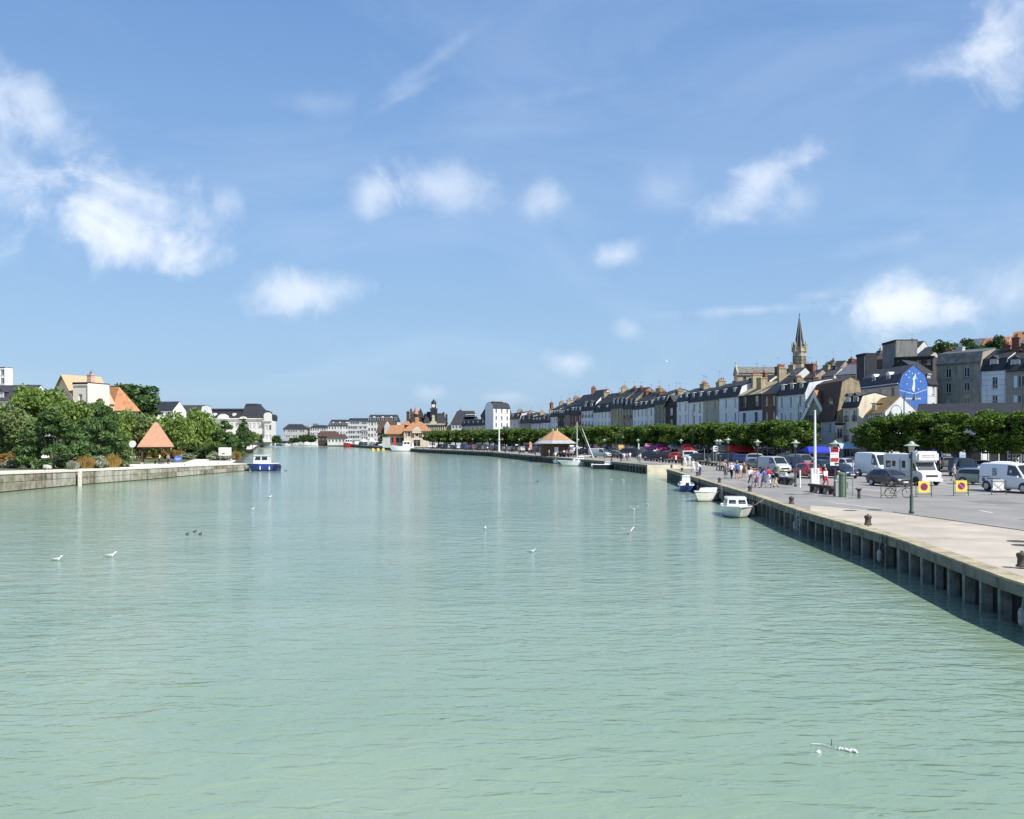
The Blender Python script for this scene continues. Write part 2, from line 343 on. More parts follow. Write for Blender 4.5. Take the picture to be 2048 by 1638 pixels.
tag(g.build('slipway_wall', slipM), 'pale concrete end wall on the far side of the slipway', 'wall')
g = MB(); strip([(21.0,122.2),(26.8,122.5)], -.2, .2, -2, QZ+.08, g); tag(g.build('slipway_wall', capM), 'lichen yellow kerb wall on the near side of the slipway', 'wall')

# ------------------------------------------------------------------ left bank
LE = [(-51.8,70),(-51.35,91.7),(-50.6,106),(-47.9,121),(-46.7,137),(-44.6,155)]
LZ = [2.25,2.04,1.78,1.62,1.42,1.18]
def lz(Y):
    ys = [p[1] for p in LE]
    return float(np.interp(Y, ys + [220, 400], LZ + [1.15, 1.15]))
LB = LE + [(-48,158),(-93,325),(-150,540),(-178,672)]
g = MB(); rows = []
for i, (x, y) in enumerate(LB): rows.append((x, y, lz(y)))
vs = []; fs = []
for x, y, z in rows: vs += [(x, y, z), (x-60, y, z), (x-900, y, z+1), (x, y, -3)]
for i in range(len(rows)-1):
    a = i*4; c = a+4; fs += [(a, c, c+1, a+1), (a+1, c+1, c+2, a+2), (a, a+3, c+3, c)]
g.add(vs, fs); structure(g.build('promenade', pale))
def lsheet(name, f_in, f_out, ys, mt, dz):        # strip of ground between two x-offsets from the left edge
    g = MB(); vs = []; fs = []
    xs = [p[0] for p in LB]; yv = [p[1] for p in LB]
    for y in ys:
        x0 = float(np.interp(y, yv, xs)); vs += [(x0 - f_in(y), y, lz(y)+dz), (x0 - f_out(y), y, lz(y)+dz)]
    for i in range(len(ys)-1): fs.append((2*i, 2*i+2, 2*i+3, 2*i+1))
    g.add(vs, fs); return structure(g.build(name, mt))
lsheet('garden_bed', lambda y: (6.2 if y < 108 else 4.4) if y < 128 else lerp(4.4, 17, smooth01((y-128)/10)) if y < 162 else 9, lambda y: 300, list(range(72, 330, 6)), soil, .012)
# concrete block wall of the left bank, each block a part
lw = thing('river_wall', 'weathered pale concrete block wall edging the garden promenade', 'river wall', (LE[0][0], LE[0][1], 0))
blkM = [mat('river_block_a', (.25,.23,.17), .95, .3, 1.1, .5, 9, streak=.6, col2=(.34,.32,.25)), mat('river_block_b', (.19,.16,.115), .95, .35, 1.3, .5, 9, streak=.75, col2=(.30,.27,.20)), mat('river_block_c', (.33,.32,.26), .95, .2, 1.2, .5, 9, streak=.45, col2=(.42,.41,.35))]
algM = mat('algae_stone', (.04,.055,.03), .8, .4, 2, .4, 10)
def lwp(i0, s): a, c = LE[i0], LE[i0+1]; return (lerp(a[0], c[0], s)-LE[0][0], lerp(a[1], c[1], s)-LE[0][1], lerp(LZ[i0], LZ[i0+1], s))
for i in range(len(LE)-1):
    L = math.hypot(LE[i+1][0]-LE[i][0], LE[i+1][1]-LE[i][1]); n = max(1, round(L/4.2))
    for k in range(n):
        for row in (0, 1):
            off = .0 if row else .35/n
            s0, s1 = k/n, (k+1)/n; p, q = lwp(i, s0), lwp(i, s1); e = .022/L
            p2, q2_ = lwp(i, s0+e), lwp(i, s1-e); out = .05 + rnd.uniform(0, .03)
            zs = [(.06, .48), (.505, .90)][row]
            d = Vector((q[0]-p[0], q[1]-p[1])).normalized(); nx, ny = d.y*out, -d.x*out
            g = MB(); A = []
            for pt in (p2, q2_):
                A.append([(pt[0]+nx, pt[1]+ny, pt[2]*zs[0]), (pt[0]+nx, pt[1]+ny, pt[2]*zs[1]), (pt[0]-.4*d.y, pt[1]+.4*d.x, pt[2]*zs[1]), (pt[0]-.4*d.y, pt[1]+.4*d.x, pt[2]*zs[0])])
            g.loft(A); g.build('block', rnd.choice(blkM), lw)
    p, q = lwp(i, 0), lwp(i, 1); d = Vector((q[0]-p[0], q[1]-p[1])).normalized()
    g = MB(); g.loft([[(t_[0]+d.y*.14, t_[1]-d.x*.14, t_[2]*.90), (t_[0]+d.y*.14, t_[1]-d.x*.14, t_[2]+.03), (t_[0]-d.y*.9, t_[1]+d.x*.9, t_[2]+.03), (t_[0]-d.y*.9, t_[1]+d.x*.9, t_[2]*.90)] for t_ in (p, q)])
    g.build('coping', mat('pale_coping', (.62,.59,.51), .9, .1, 1.2, .3, 15), lw)
    g = MB(); g.loft([[(t_[0]+d.y*.015, t_[1]-d.x*.015, -1), (t_[0]+d.y*.015, t_[1]-d.x*.015, t_[2]*.9), (t_[0]-d.y*.3, t_[1]+d.x*.3, t_[2]*.9), (t_[0]-d.y*.3, t_[1]+d.x*.3, -1)] for t_ in (p, q)])
    g.build('footing', algM, lw)
px_ = gp(157, 971, 0)
g = MB(); g.box(-.12,.12,-.25,.25,-.5,1.72); g.build('guide_rail', mat('white_rail', (.62,.61,.56), .7, .15, 3), lw, loc=(px_.x-LE[0][0]+.16, px_.y-LE[0][1], 0))
g = MB(); strip([(-44.7,155.2),(-48.2,158),(-93.2,325),(-150.2,540),(-178,672)], -.1, .3, -2, 1.2, g)
tag(g.build('bank_wall', mat('dark_bank_stone', (.09,.085,.075), .9, .3, 1)), 'low dark stone wall along the receding left bank beyond the barge', 'wall')
# hill behind the town
BL = [(95,110),(57,150),(52.9,165),(48.4,195),(41.8,232),(30.8,285),(14,340),(-.8,385),(-24.8,450),(-60,560),(-110,700)]
def blx(Y): return float(np.interp(Y, [p[1] for p in BL], [p[0] for p in BL]))
def hillz(X, Y):
    d = X - blx(Y) - 20
    s = smooth01((Y-90)/60) * (1 - smooth01((Y-330)/260)*.8)
    return QZ - .4 + max(0, d)*.23*s if d < 130 else QZ - .4 + 130*.23*s + (d-130)*.05*s
g = MB(); ys = np.linspace(70, 900, 45); ds = np.linspace(14, 560, 46); vs = []; fs = []
for y in ys:
    for d in ds: X = blx(y) + d; vs.append((X, y, hillz(X, y) + 1.2*math.sin(X*.11)*math.sin(y*.09)*smooth01((d-40)/40)))
n = len(ds)
for i in range(len(ys)-1):
    for k in range(n-1): a = i*n+k; fs.append((a, a+1, a+n+1, a+n))
g.add(vs, fs); structure(g.build('hill', mat('hill_grass', (.05,.075,.03), .95, .4, .08, .3, 2), smooth=True))
# ------------------------------------------------------------------ building kit
slate = mat('slate_roof', (.017,.020,.026), .7, .3, 1.2, .4, 14)
slate2 = mat('slate_roof_grey', (.038,.041,.046), .7, .3, 1.2, .4, 14)
zinc = mat('zinc_roof', (.13,.14,.155), .5, .2, .9, streak=.3)
tileO = mat('orange_tiles', (.33,.165,.085), .85, .2, 1.6, .4, 10)
tileB = mat('brown_tiles', (.07,.04,.03), .85, .3, 1.4, .4, 10)
tileT = mat('tan_tiles', (.30,.20,.10), .85, .2, 1.4, .3, 10, col2=(.40,.25,.085))
glass = mat('window_glass', (.025,.03,.035), .06, 0, spec=.6)
curtain = mat('window_curtain', (.42,.43,.43), .25, .15, 4)
frameW = mat('white_frame', (.74,.74,.72), .5, .04, 3)
frameG = mat('grey_frame', (.30,.32,.34), .5, .04, 3)
ironM = mat('black_iron', (.02,.02,.022), .5, .1, 5)
brickR = mat('red_brick', (.19,.085,.055), .9, .2, 3, .4, 18, streak=.25)
brickD = mat('dark_brick', (.060,.042,.036), .9, .25, 2, .4, 14, streak=.3)
stoneY = mat('yellow_stone', (.36,.30,.185), .9, .2, 1.4, .4, 9, streak=.35)
stoneG = mat('grey_stone', (.33,.31,.26), .9, .16, 1.2, .3, 9, streak=.3)
stoneB = mat('brown_stone', (.27,.235,.17), .9, .2, 1.2, .3, 9, streak=.35)
rendW = mat('white_render', (.76,.77,.77), .85, .05, .7, streak=.16)
rendB = mat('bluish_render', (.66,.69,.72), .85, .06, .7, streak=.18)
rendC = mat('cream_render', (.62,.57,.44), .85, .07, .7, streak=.22)
rendG = mat('grey_render', (.50,.51,.50), .85, .08, .7, streak=.25)
timber = mat('black_timber', (.03,.025,.022), .8, .2, 3)
potM = mat('chimney_pot', (.33,.15,.09), .85, .2, 3)
dishM = mat('dish_white', (.7,.7,.7), .5, .05, 3)
_wc = {}
def win_mesh(w, h, style):
    k = (round(w,2), round(h,2), style)
    if k not in _wc:
        g = MB(); t_ = .07
        g.box(-w/2, w/2, 0, .08, 0, t_); g.box(-w/2, w/2, 0, .08, h-t_, h); g.box(-w/2, -w/2+t_, 0, .08, t_, h-t_); g.box(w/2-t_, w/2, 0, .08, t_, h-t_)
        if style != 'plain': g.box(-.04, .04, .005, .075, t_, h-t_)
        if style == 'tall': g.box(-w/2+t_, w/2-t_, .01, .07, h*.68, h*.68+.06)
        p = MB(); p.box(-w/2+.02, w/2-.02, .05, .07, .02, h-.02)
        s = MB(); s.box(-w/2-.08, w/2+.08, -.28, .0, -.1, -.005)
        sh = MB(); sh.box(-w*.26, w*.26, -.04, 0, 0, h)
        for q in range(6): sh.box(-w*.22, w*.22, -.055, -.04, h*(q+.2)/6.2, h*(q+.75)/6.2)
        rl = MB(); rl.box(-w/2-.1, w/2+.1, -.35, -.3, .78, .84)
        for q in range(7): x = -w/2-.08+(w+.16)*q/6; rl.box(x-.02, x+.02, -.34, -.31, .0, .78)
        rl.box(-w/2-.1, w/2+.1, -.36, .0, -.06, 0.0)
        _wc[k] = (g.mesh('window', frameW), p.mesh('pane', glass), s.mesh('sill', stoneG), sh.mesh('shutter', frameW), rl.mesh('railing', ironM))
    return _wc[k]
def window(par, x, y, z, w, h, style='cross', pane=None, shut=None, rail=False, frame=None, sill=True):
    a, p, s, sh, rl = win_mesh(w, h, style)
    o = put('window', a, par, (x, y, z), mats=[frame] if frame else None)
    put('pane', p, o, mats=[pane] if pane else None)
    if sill: put('sill', s, o)
    if shut:
        for sx in (-1, 1): put('shutter', sh, o, (sx*(w*.77+.02), -y+.0, 0), mats=[shut] if shut is not True else None)
    if rail: put('railing', rl, o)
    return o
def holes_wall(g, Wd, z0, z1, holes, depth=.22, mi=0, x0=0, y=0):
    xs = sorted({x0, x0+Wd} | {h[0] for h in holes} | {h[1] for h in holes}); zs = sorted({z0, z1} | {h[2] for h in holes} | {h[3] for h in holes})
    for i in range(len(xs)-1):
        for k in range(len(zs)-1):
            cx_, cz_ = (xs[i]+xs[i+1])/2, (zs[k]+zs[k+1])/2
            if any(h[0] < cx_ < h[1] and h[2] < cz_ < h[3] for h in holes): continue
            g.quad((xs[i], y, zs[k]), (xs[i+1], y, zs[k]), (xs[i+1], y, zs[k+1]), (xs[i], y, zs[k+1]), mi)
    for a, c, e, f in holes:
        g.quad((a, y, e), (a, y+depth, e), (a, y+depth, f), (a, y, f), mi); g.quad((c, y+depth, e), (c, y, e), (c, y, f), (c, y+depth, f), mi)
        g.quad((a, y, f), (a, y+depth, f), (c, y+depth, f), (c, y, f), mi); g.quad((a, y+depth, e), (a, y, e), (c, y, e), (c, y+depth, e), mi)
_mul = MB().box(-.06, .06, -.018, .018, 0, 2.69).mesh('mullion', frameW)
_pot = MB().lathe([(.13,0),(.11,.25),(.14,.55),(.10,.6)], 7).mesh('pot', potM)
def chimney(par, x, y, z0, z1, w, d, m, pots=3, aerial=False, dish=False):
    g = MB(); g.box(x-w/2, x+w/2, y-d/2, y+d/2, z0, z1-.25); g.box(x-w/2-.08, x+w/2+.08, y-d/2-.08, y+d/2+.08, z1-.24, z1-.08); g.box(x-w/2, x+w/2, y-d/2, y+d/2, z1-.079, z1)
    c = g.build('chimney', m, par)
    for i in range(pots): put('pot', _pot, c, (x + ((w-.4)*((i+.5)/pots-.5) if w >= d else 0), y + ((d-.4)*((i+.5)/pots-.5) if d > w else 0), z1), scale=(1, 1, rnd.uniform(.7, 1.4)))
    if aerial:
        g = MB(); h = rnd.uniform(1.6, 2.8); g.tube([(x, y, z1-.2), (x, y, z1+h)], .03, 4)
        for q in range(4): g.tube([(x-.55+q*.3, y-.35, z1+h-.1), (x-.55+q*.3, y+.35, z1+h-.1)], .018, 3)
        g.tube([(x-.65, y, z1+h-.1), (x+.5, y, z1+h-.1)], .02, 3); g.build('aerial', steelM, c)
    if dish:
        dish_at(c, (x+w*.3, y-d/2-.25, z1+.25))
    return c
def dish_at(par, p, r=.42):
    g = MB(); pr = [(0.02, .12), (r*.5, .09), (r*.85, .03), (r, -.02)]
    ring = lambda rr, yy: [(p[0]+rr*math.cos(a), p[1]-.1+yy, p[2]+rr*math.sin(a)) for a in [2*math.pi*k/14 for k in range(14)]]
    g.loft([ring(a, c) for a, c in pr], True, True); g.tube([(p[0], p[1], p[2]), (p[0], p[1]+.3, p[2]-.2)], .03, 4); return g.build('satellite_dish', dishM, par)
def dormer(par, x, y, z, w, h, depth=1.6, style='box', body=None, cap=None, front=None, pane=None):
    body = body or slate; g = MB(); g.box(x-w/2-.14, x+w/2+.14, y+.05, y+depth, z-.1, z+h+.06); o = g.build('dormer', body, par)
    f = MB(); t_ = .14; yy_ = y
    f.box(x-w/2-t_, x-w/2, yy_-.02, yy_+.048, z-.1, z+h); f.box(x+w/2, x+w/2+t_, yy_-.02, yy_+.048, z-.1, z+h); f.box(x-w/2-t_, x+w/2+t_, yy_-.02, yy_+.048, z+h, z+h+.16)
    f.box(x-w/2, x+w/2, yy_-.06, yy_+.048, z-.1, z); f.box(x-.035, x+.035, yy_, yy_+.047, z, z+h); f.build('frame', front or frameW, o)
    p = MB(); p.box(x-w/2, x+w/2, yy_+.02, yy_+.045, z, z+h); p.build('pane', pane or glass, o)
    c = MB()
    if style == 'box': c.box(x-w/2-.28, x+w/2+.28, y-.22, y+depth+.1, z+h+.162, z+h+.26)
    elif style == 'gable': c.yprism([(x-w/2-.3, z+h+.162), (x+w/2+.3, z+h+.162), (x, z+h+.16+.75*(w/2+.3))], y-.22, y+depth+.6)
    elif style == 'round': c.yprism([(x+(w/2+.2)*math.cos(a), z+h+.162+.5*math.sin(a)) for a in np.linspace(0, math.pi, 7)], y-.15, y+depth+.3)
    c.build('dormer_roof', cap or (frameW if style != 'gable' else slate2), o); return o
def house(label, px0, px1, eave, wall, Y=None, line=BL, base=QZ, D=10, fh=2.95, bays=3, rt='mansard', h1=2.2, h2=1.2, ins=.75, roof=None, dorm=0, dst='box', dw=.9, dh=1.35,
          win=(1.05,1.8), style='cross', shut=None, rail=(), pane=None, chim=(), side=None, rows=None, cat='house', name='townhouse', group=None, bands=True, shop=True, first=.5, paler=.15,
          frame=None, dx=None, alley=0, stacks=None):
    if stacks is None: stacks = (line is BL and not Y and px0 > 1000)
    if Y: a = ((px0-CX)/F*Y[0], Y[0]); c = ((px1-CX)/F*Y[1], Y[1])
    else: a = online(px0, line); c = online(px1, line)
    Wd = math.hypot(c[0]-a[0], c[1]-a[1]) - .04; rz = math.atan2(c[1]-a[1], c[0]-a[0]); ym = (a[1]+c[1])/2
    o = thing(name, label, cat, (a[0], a[1], base), rz, group)
    ze = hz(eave, ym) - base; roof = roof or slate; side = side or wall
    holes = []; wins = []; z = ze - first - win[1]; r = 0; shopz = 3.3 if shop else .8
    while z > shopz and (rows is None or r < rows):
        for b_ in range(bays):
            x = Wd*(b_+.5)/bays if dx is None else dx[b_]*Wd
            holes.append((x-win[0]/2, x+win[0]/2, z, z+win[1])); wins.append((x, z, r))
        z -= fh; r += 1
    g = MB(); holes_wall(g, Wd, -.5, ze, holes)
    g.quad((0, D, -.5), (0, 0, -.5), (0, 0, ze), (0, D, ze), 1); g.quad((Wd, 0, -.5), (Wd, D, -.5), (Wd, D, ze), (Wd, 0, ze), 1); g.quad((Wd, D, -.5), (0, D, -.5), (0, D, ze), (Wd, D, ze), 1)
    if rt == 'mansard': prof = [(-.28, ze), (ins, ze+h1), (D/2, ze+h1+h2), (D-ins, ze+h1), (D+.2, ze)]
    elif rt == 'gable': prof = [(-.35, ze-.1), (D/2, ze+h1), (D+.3, ze-.1)]
    elif rt == 'flat': prof = [(-.15, ze), (-.15, ze+.35), (D+.1, ze+.35), (D+.1, ze)]
    elif rt == 'shed': prof = [(-.3, ze), (D*.95, ze+h1), (D, ze)]
    else: prof = None
    if prof:
        inn = [(max(0, min(D, y)), z_-.17) for y, z_ in prof]; inn[0] = (0, ze-.02); inn[-1] = (D, ze-.02)
        for x in (0, Wd): g.add([(x, y, z_) for y, z_ in inn], [tuple(range(len(inn)))], 1)
        rg = MB(); low = [(y, z_-.18) for y, z_ in prof]; n = len(prof)
        for x0_, x1_ in ((-.03 if not alley else -.2, Wd+.03),):
            ring = prof + low[::-1]; rg.xprism(ring, x0_, x1_)
        ro = rg.build('roof', roof, o)
    elif rt == 'front':                                   # ridge runs back from the street
        pts = [(0, ze), (Wd, ze), (Wd/2, ze+h1)]
        g.add([(x, 0, z_) for x, z_ in pts], [(0,1,2)]); g.add([(x, D, z_) for x, z_ in pts], [(0,2,1)])
        rg = MB(); ring = [(-.35, ze-.2), (Wd/2, ze+h1+.05), (Wd+.35, ze-.2), (Wd+.35, ze-.02), (Wd/2, ze+h1+.27), (-.35, ze-.02)]
        rg.yprism(ring, -.4, D); ro = rg.build('roof', roof, o)
    elif rt == 'hip':
        e = .35; rg = MB(); i_ = min(D/2, Wd/2)
        b4 = [(-e, -e, ze), (Wd+e, -e, ze), (Wd+e, D+e, ze), (-e, D+e, ze)]; tp = [(i_*.8, D/2, ze+h1), (Wd-i_*.8, D/2, ze+h1)]
        rg.add(b4+tp, [(0,1,5,4),(1,2,5),(2,3,4,5),(3,0,4),(3,2,1,0)]); ro = rg.build('roof', roof, o)
    g.build('wall', [wall, side], o, fix=False)
    for x, z, r in wins:
        window(o, x, .13, z, win[0], win[1], style, curtain if rnd.random() < paler else pane, shut, r in rail, frame)
    if bands:
        g = MB(); g.box(-.0, Wd, -.16, -.003, ze-.30, ze-.06); g.build('cornice', side if side is not wall else frameG if wall is rendB else wall, o)
        for k in range(1, r+1 if wins else 1):
            zz = ze - first - win[1] - fh*(k-1) - .42
            if zz > 3: g = MB(); g.box(.0, Wd, -.05, -.003, zz, zz+.12); g.build('string_course', wall, o)
    if shop:
        g = MB(); g.box(.25, Wd-.25, -.08, -.01, 0, 2.7); sf = g.build('shop_front', glass, o)
        g = MB(); g.box(.2, Wd-.2, -.2, -.085, 2.7, 3.15); g.build('fascia', rnd.choice((frameW, woodD, rendB, brickD)), sf)
        fm_ = rnd.choice((frameW, frameG, woodD))
        for k in range(5): put('mullion', _mul, sf, (.25+(Wd-.5)*k/4, -.1, 0), mats=[fm_])
    for i in range(dorm):
        x = Wd*(i+.5)/dorm; yy_ = ins*.25
        if rt == 'gable': yy_ = D/2*.12
        dormer(o, x, yy_, ze+.30, dw, dh, 1.6, dst, pane=rnd.choice((glass, glass, curtain)))
    for (u_, top, w, m_, pots, aer, *rest) in chim:
        zt = hz(top, ym) - base; yy_ = D*(rest[0] if rest else .45)
        chimney(o, u_*Wd, yy_, ze+.3, max(zt, ze+1.2), w, 1.0, m_, pots, aer, len(rest) > 1)
    if stacks and rnd.random() < .75: chimney(o, .5, D*.42, ze+.5, ze+h1+h2+rnd.uniform(.35, 1.0), .8, rnd.uniform(1.2, 2.2), rnd.choice((stoneY, stoneB, brickR, stoneY, stoneG)), rnd.randint(3, 5), rnd.random() < .5)
    g = MB(); g.tube([(Wd-.12, -.08, 0), (Wd-.12, -.08, ze-.3)], .05, 5); g.build('drainpipe', steelM, o)
    o['_w'] = Wd; o['_ze'] = ze
    return o
# ---- the terrace along the quay, far end to near end
H = []
H.append(house('pale two storey house with rounded dormer gable beside the half-timbered gables', 923, 970, 851, rendC, bays=5, dorm=5, h1=2.6, h2=.6, dst='box', dw=.7, chim=((.9,834,1.2,brickD,2,False),)))
H.append(house('narrow half-timbered house with steep dark gable left of the tall white building', 970, 986, 838, stoneB, rt='front', h1=4.5, bays=2, roof=tileB, chim=((.5,818,1.2,brickR,2,True),)))
H.append(house('tall bright white building with few windows rising above the tree line', 987, 1020, 816, rendW, bays=3, rt='mansard', h1=1.9, h2=.5, win=(1.0,1.6), dorm=0, paler=.1, D=5, Y=(384,391), chim=((.45,803,6,brickD,0,False),(.95,806,1.0,brickD,2,False)), bands=False))
H.append(house('small grey rendered house with two dormers right of the tall white building', 1020, 1040, 838, rendG, bays=3, dorm=2, h1=2.4, h2=.8, chim=((.2,822,2.2,stoneB,3,True),)))
H.append(house('grey stone house with slate mansard and tall white dormers', 1040, 1063, 846, stoneG, bays=3, dorm=2, h1=3.0, h2=1.2, dw=1.2, dh=2.0, dst='gable', chim=((.1,826,1.2,stoneB,2,True),)))
H.append(house('pale house with four little dormers under a tall brick chimney stack', 1063, 1082, 846, rendB, bays=3, dorm=3, h1=2.6, h2=1.0, chim=((.95,806,1.5,brickR,2,True),)))
H.append(house('white house with two broad dormers beside the tall brick stack', 1082, 1101, 845, rendW, bays=3, dorm=2, h1=2.6, h2=1.6, dw=1.3, dh=1.8, dst='gable', chim=((.5,827,3.5,rendG,0,True),)))
H.append(house('white house with three slanting pale dormers in line', 1101, 1116, 833, rendW, bays=3, dorm=3, h1=2.8, h2=2.2, dh=1.7, chim=((.9,806,1.6,stoneY,3,True),)))
H.append(house('dark fronted house with tall windows and three dormers', 1116, 1129, 833, brickD, bays=3, dorm=3, h1=2.6, h2=2.6, dh=1.6, win=(1.0,2.0), rail=(0,1), chim=((.9,802,2.2,stoneY,3,True),)))
H.append(house('slim brown stone house beside the red brick front', 1129, 1140, 829, stoneB, bays=2, dorm=1, h1=2.8, h2=2.6, chim=((.5,797,3.0,stoneY,4,True),)))
H.append(house('red brick house with white window surrounds and three large white dormers', 1140, 1163, 829, brickR, bays=3, dorm=3, h1=3.2, h2=3.8, ins=1.0, dw=1.2, dh=2.0, win=(1.2,1.9), paler=.6, rail=(1,)))
H.append(house('white house with stacked dark balconies and a big roof dormer', 1163, 1188, 821, rendW, bays=4, dorm=2, h1=2.8, h2=4.2, ins=.9, dw=1.6, dh=2.0, dst='gable', rail=(0,1,2), chim=((.98,788,2.0,brickR,3,True),)))
H.append(house('white four storey house with two pale dormers and small windows', 1188, 1222, 823, rendW, bays=5, dorm=2, h1=2.6, h2=3.4, win=(.8,1.4), fh=2.7, chim=((.75,789,2.6,brickR,4,True),), side=rendG))
H.append(house('gothic yellow stone house with three tall white pointed dormers', 1222, 1247, 816, stoneY, bays=4, dorm=3, h1=2.9, h2=3.0, dst='gable', dw=1.2, dh=2.1, win=(.9,2.0), style='tall', chim=((.75,777,3.6,brickR,7,True),)))
H.append(house('stone house with long iron balconies and tall french windows', 1247, 1266, 817, stoneB, bays=3, dorm=2, h1=2.8, h2=3.4, dst='gable', dw=1.0, dh=1.8, win=(1.0,2.3), style='tall', fh=3.4, rail=(0,1,2), paler=.5, chim=((.35,774,2.8,brickR,4,True),)))
H.append(house('white house with three dormers below a broad pale stone chimney', 1266, 1296, 817, rendW, bays=4, dorm=3, h1=2.2, h2=2.6, win=(.85,1.5), chim=((.75,777,3.4,stoneY,3,True),(.25,783,2.0,brickD,3,True)), side=stoneY))
H.append(house('slim white house one window wide next to brown stone house', 1296, 1309.5, 814, rendW, bays=1, dorm=1, h1=2.0, h2=1.8, chim=((.8,787,1.6,stoneY,2,True),)))
H.append(house('brown stone house with two dormers and three narrow windows per floor', 1309.5, 1331.5, 808, stoneB, bays=3, dorm=2, h1=2.3, h2=1.6, win=(.8,1.8), side=stoneG, chim=((.5,782,2.2,stoneB,4,True),)))
H.append(house('dark timbered narrow house with pointed gable over a bay window', 1331.5, 1354, 812, timber, bays=1, win=(2.0,1.9), style='tall', rt='front', h1=2.6, roof=slate2, D=9, paler=.4))
H.append(house('white house with closed pale shutters and two small dormers', 1354, 1378, 802, rendW, bays=2, dorm=2, h1=1.9, h2=1.5, win=(.9,1.8), paler=.9, chim=((.8,768,2.8,stoneY,4,True),)))
H.append(house('white house with dark mansard and two tall white dormers', 1378, 1408, 803, rendW, bays=2, dx=(.36,.75), dorm=2, h1=2.3, h2=1.2, dh=1.7, win=(.9,1.8), chim=((.85,765,2.2,stoneY,3,True),)))
H.append(house('beige stone house with two narrow windows and slate roof', 1408, 1438.5, 799, mat('beige_stone', (.43,.39,.31), .9, .1, 1.4, .3, 8, streak=.2), bays=2, dorm=2, h1=2.2, h2=1.6, dw=.8, win=(.85,1.9), paler=.4, chim=((.9,763,2.0,stoneB,3,True),)))
H.append(house('clean white house with pale panel strip and two dormers', 1438.5, 1478, 794, rendW, bays=2, dx=(.36,.82), dorm=2, h1=2.3, h2=1.6, win=(.85,1.75), chim=((.75,757,2.4,brickD,3,True,.45,'d'),), side=rendB))
h_ = house('brown fronted house with huge yellow stone chimney and two wide windows', 1478, 1526, 788, brickD, bays=2, dorm=0, rt='gable', h1=2.6, D=9, win=(1.7,2.1), fh=3.3, roof=stoneY, rows=3, paler=.6, rail=(0,), shop=True)
chimney(h_, h_['_w']*.55, 2.2, h_['_ze']-.1, hz(755, 188)-QZ, 2.3, 1.4, stoneY, 0); H.append(h_)
H.append(house('narrow red brick house with white quoins and timbered attic windows', 1526, 1555, 787, brickR, bays=2, rt='gable', h1=3.4, D=9, win=(1.05,1.9), style='tall', paler=.6, fh=3.1, chim=((.9,761,1.4,brickR,2,True),)))
H.append(house('white townhouse with three white dormers in a dark mansard roof', 1555, 1611, 788, rendB, bays=3, dorm=3, h1=2.0, h2=.7, dh=1.45, win=(.85,1.9), shut=True, chim=((.55,754,.7,brickR,1,True),(.05,758,1.0,stoneY,1,False))))
for h_ in H: h_['group'] = 'terrace houses along the quay'
hy = H[-3]; g = MB(); g.box(.03, hy['_w']-.03, -.045, -.006, 3.4, hy['_ze']-3.7); 
wl = MB(); holes_wall(wl, hy['_w']-.1, 3.4, hy['_ze']-3.45, [(hy['_w']*(b_+.5)/2-.85, hy['_w']*(b_+.5)/2+.85, hy['_ze']-.5-2.1-3.3*q, hy['_ze']-.5-3.3*q) for b_ in range(2) for q in (1, 2)], .05, 0, .05, -.055); wl.build('pale_lower_front', rendB, hy, fix=False)
# ---- half-timbered corner house with tall tiled roof
r1 = house('half-timbered corner house with tall brown tiled roof and white pointed front gable', 1611, 1672, 842, rendG, Y=(168,152), D=5, rt='mansard', h1=6.6, h2=.7, ins=1.1, roof=tileB, side=stoneY, bays=3, win=(1.1,1.4), first=.4, dorm=0, bands=False)
w_, z_ = r1['_w'], r1['_ze']
g = MB(); cxg = 0; hw_ = w_*.27
g.yprism([(cxg-hw_, z_-3), (cxg+hw_, z_-3), (cxg, z_+4.6)], -1.1, 3.2); fg = g.build('front_gable', stoneG, r1, loc=(w_*.40, .2, 0), rz=.72)
for s_ in (-1, 1):
    g = MB(); g.yprism([(cxg+s_*(hw_+.35), z_-3.3), (cxg+s_*(hw_-.35), z_-3.3), (cxg, z_+4.1), (cxg, z_+5.1)], -1.5, -.9); g.build('bargeboard', frameW, fg)
    g = MB(); g.yprism([(cxg+s_*(hw_+.45), z_-3.2), (cxg+s_*(hw_+.25), z_-3.2), (cxg, z_+5.12), (cxg, z_+5.45)], -1.45, 3.6); g.build('gable_roof', tileO, fg)
g = MB()
for k in range(5): x = cxg - hw_*.42 + hw_*.21*k; g.box(x-.07, x+.07, -1.16, -1.105, z_-1.2, z_+1.6-abs(k-2)*.55)
g.box(cxg-hw_*.6, cxg+hw_*.6, -1.16, -1.105, z_-1.4, z_-1.2); g.build('timber_frame', timber, fg)
p = MB(); p.box(cxg-hw_*.40, cxg+hw_*.40, -1.13, -1.103, z_-1.1, z_+1.0); p.build('pane', glass, fg)
for u_, zz in ((.80, 1.5), (.12, 2.2)):
    d_ = dormer(r1, w_*u_, .1+zz*.13, z_+zz, 1.1, 1.6, 1.6, 'gable', body=tileB, cap=tileO)
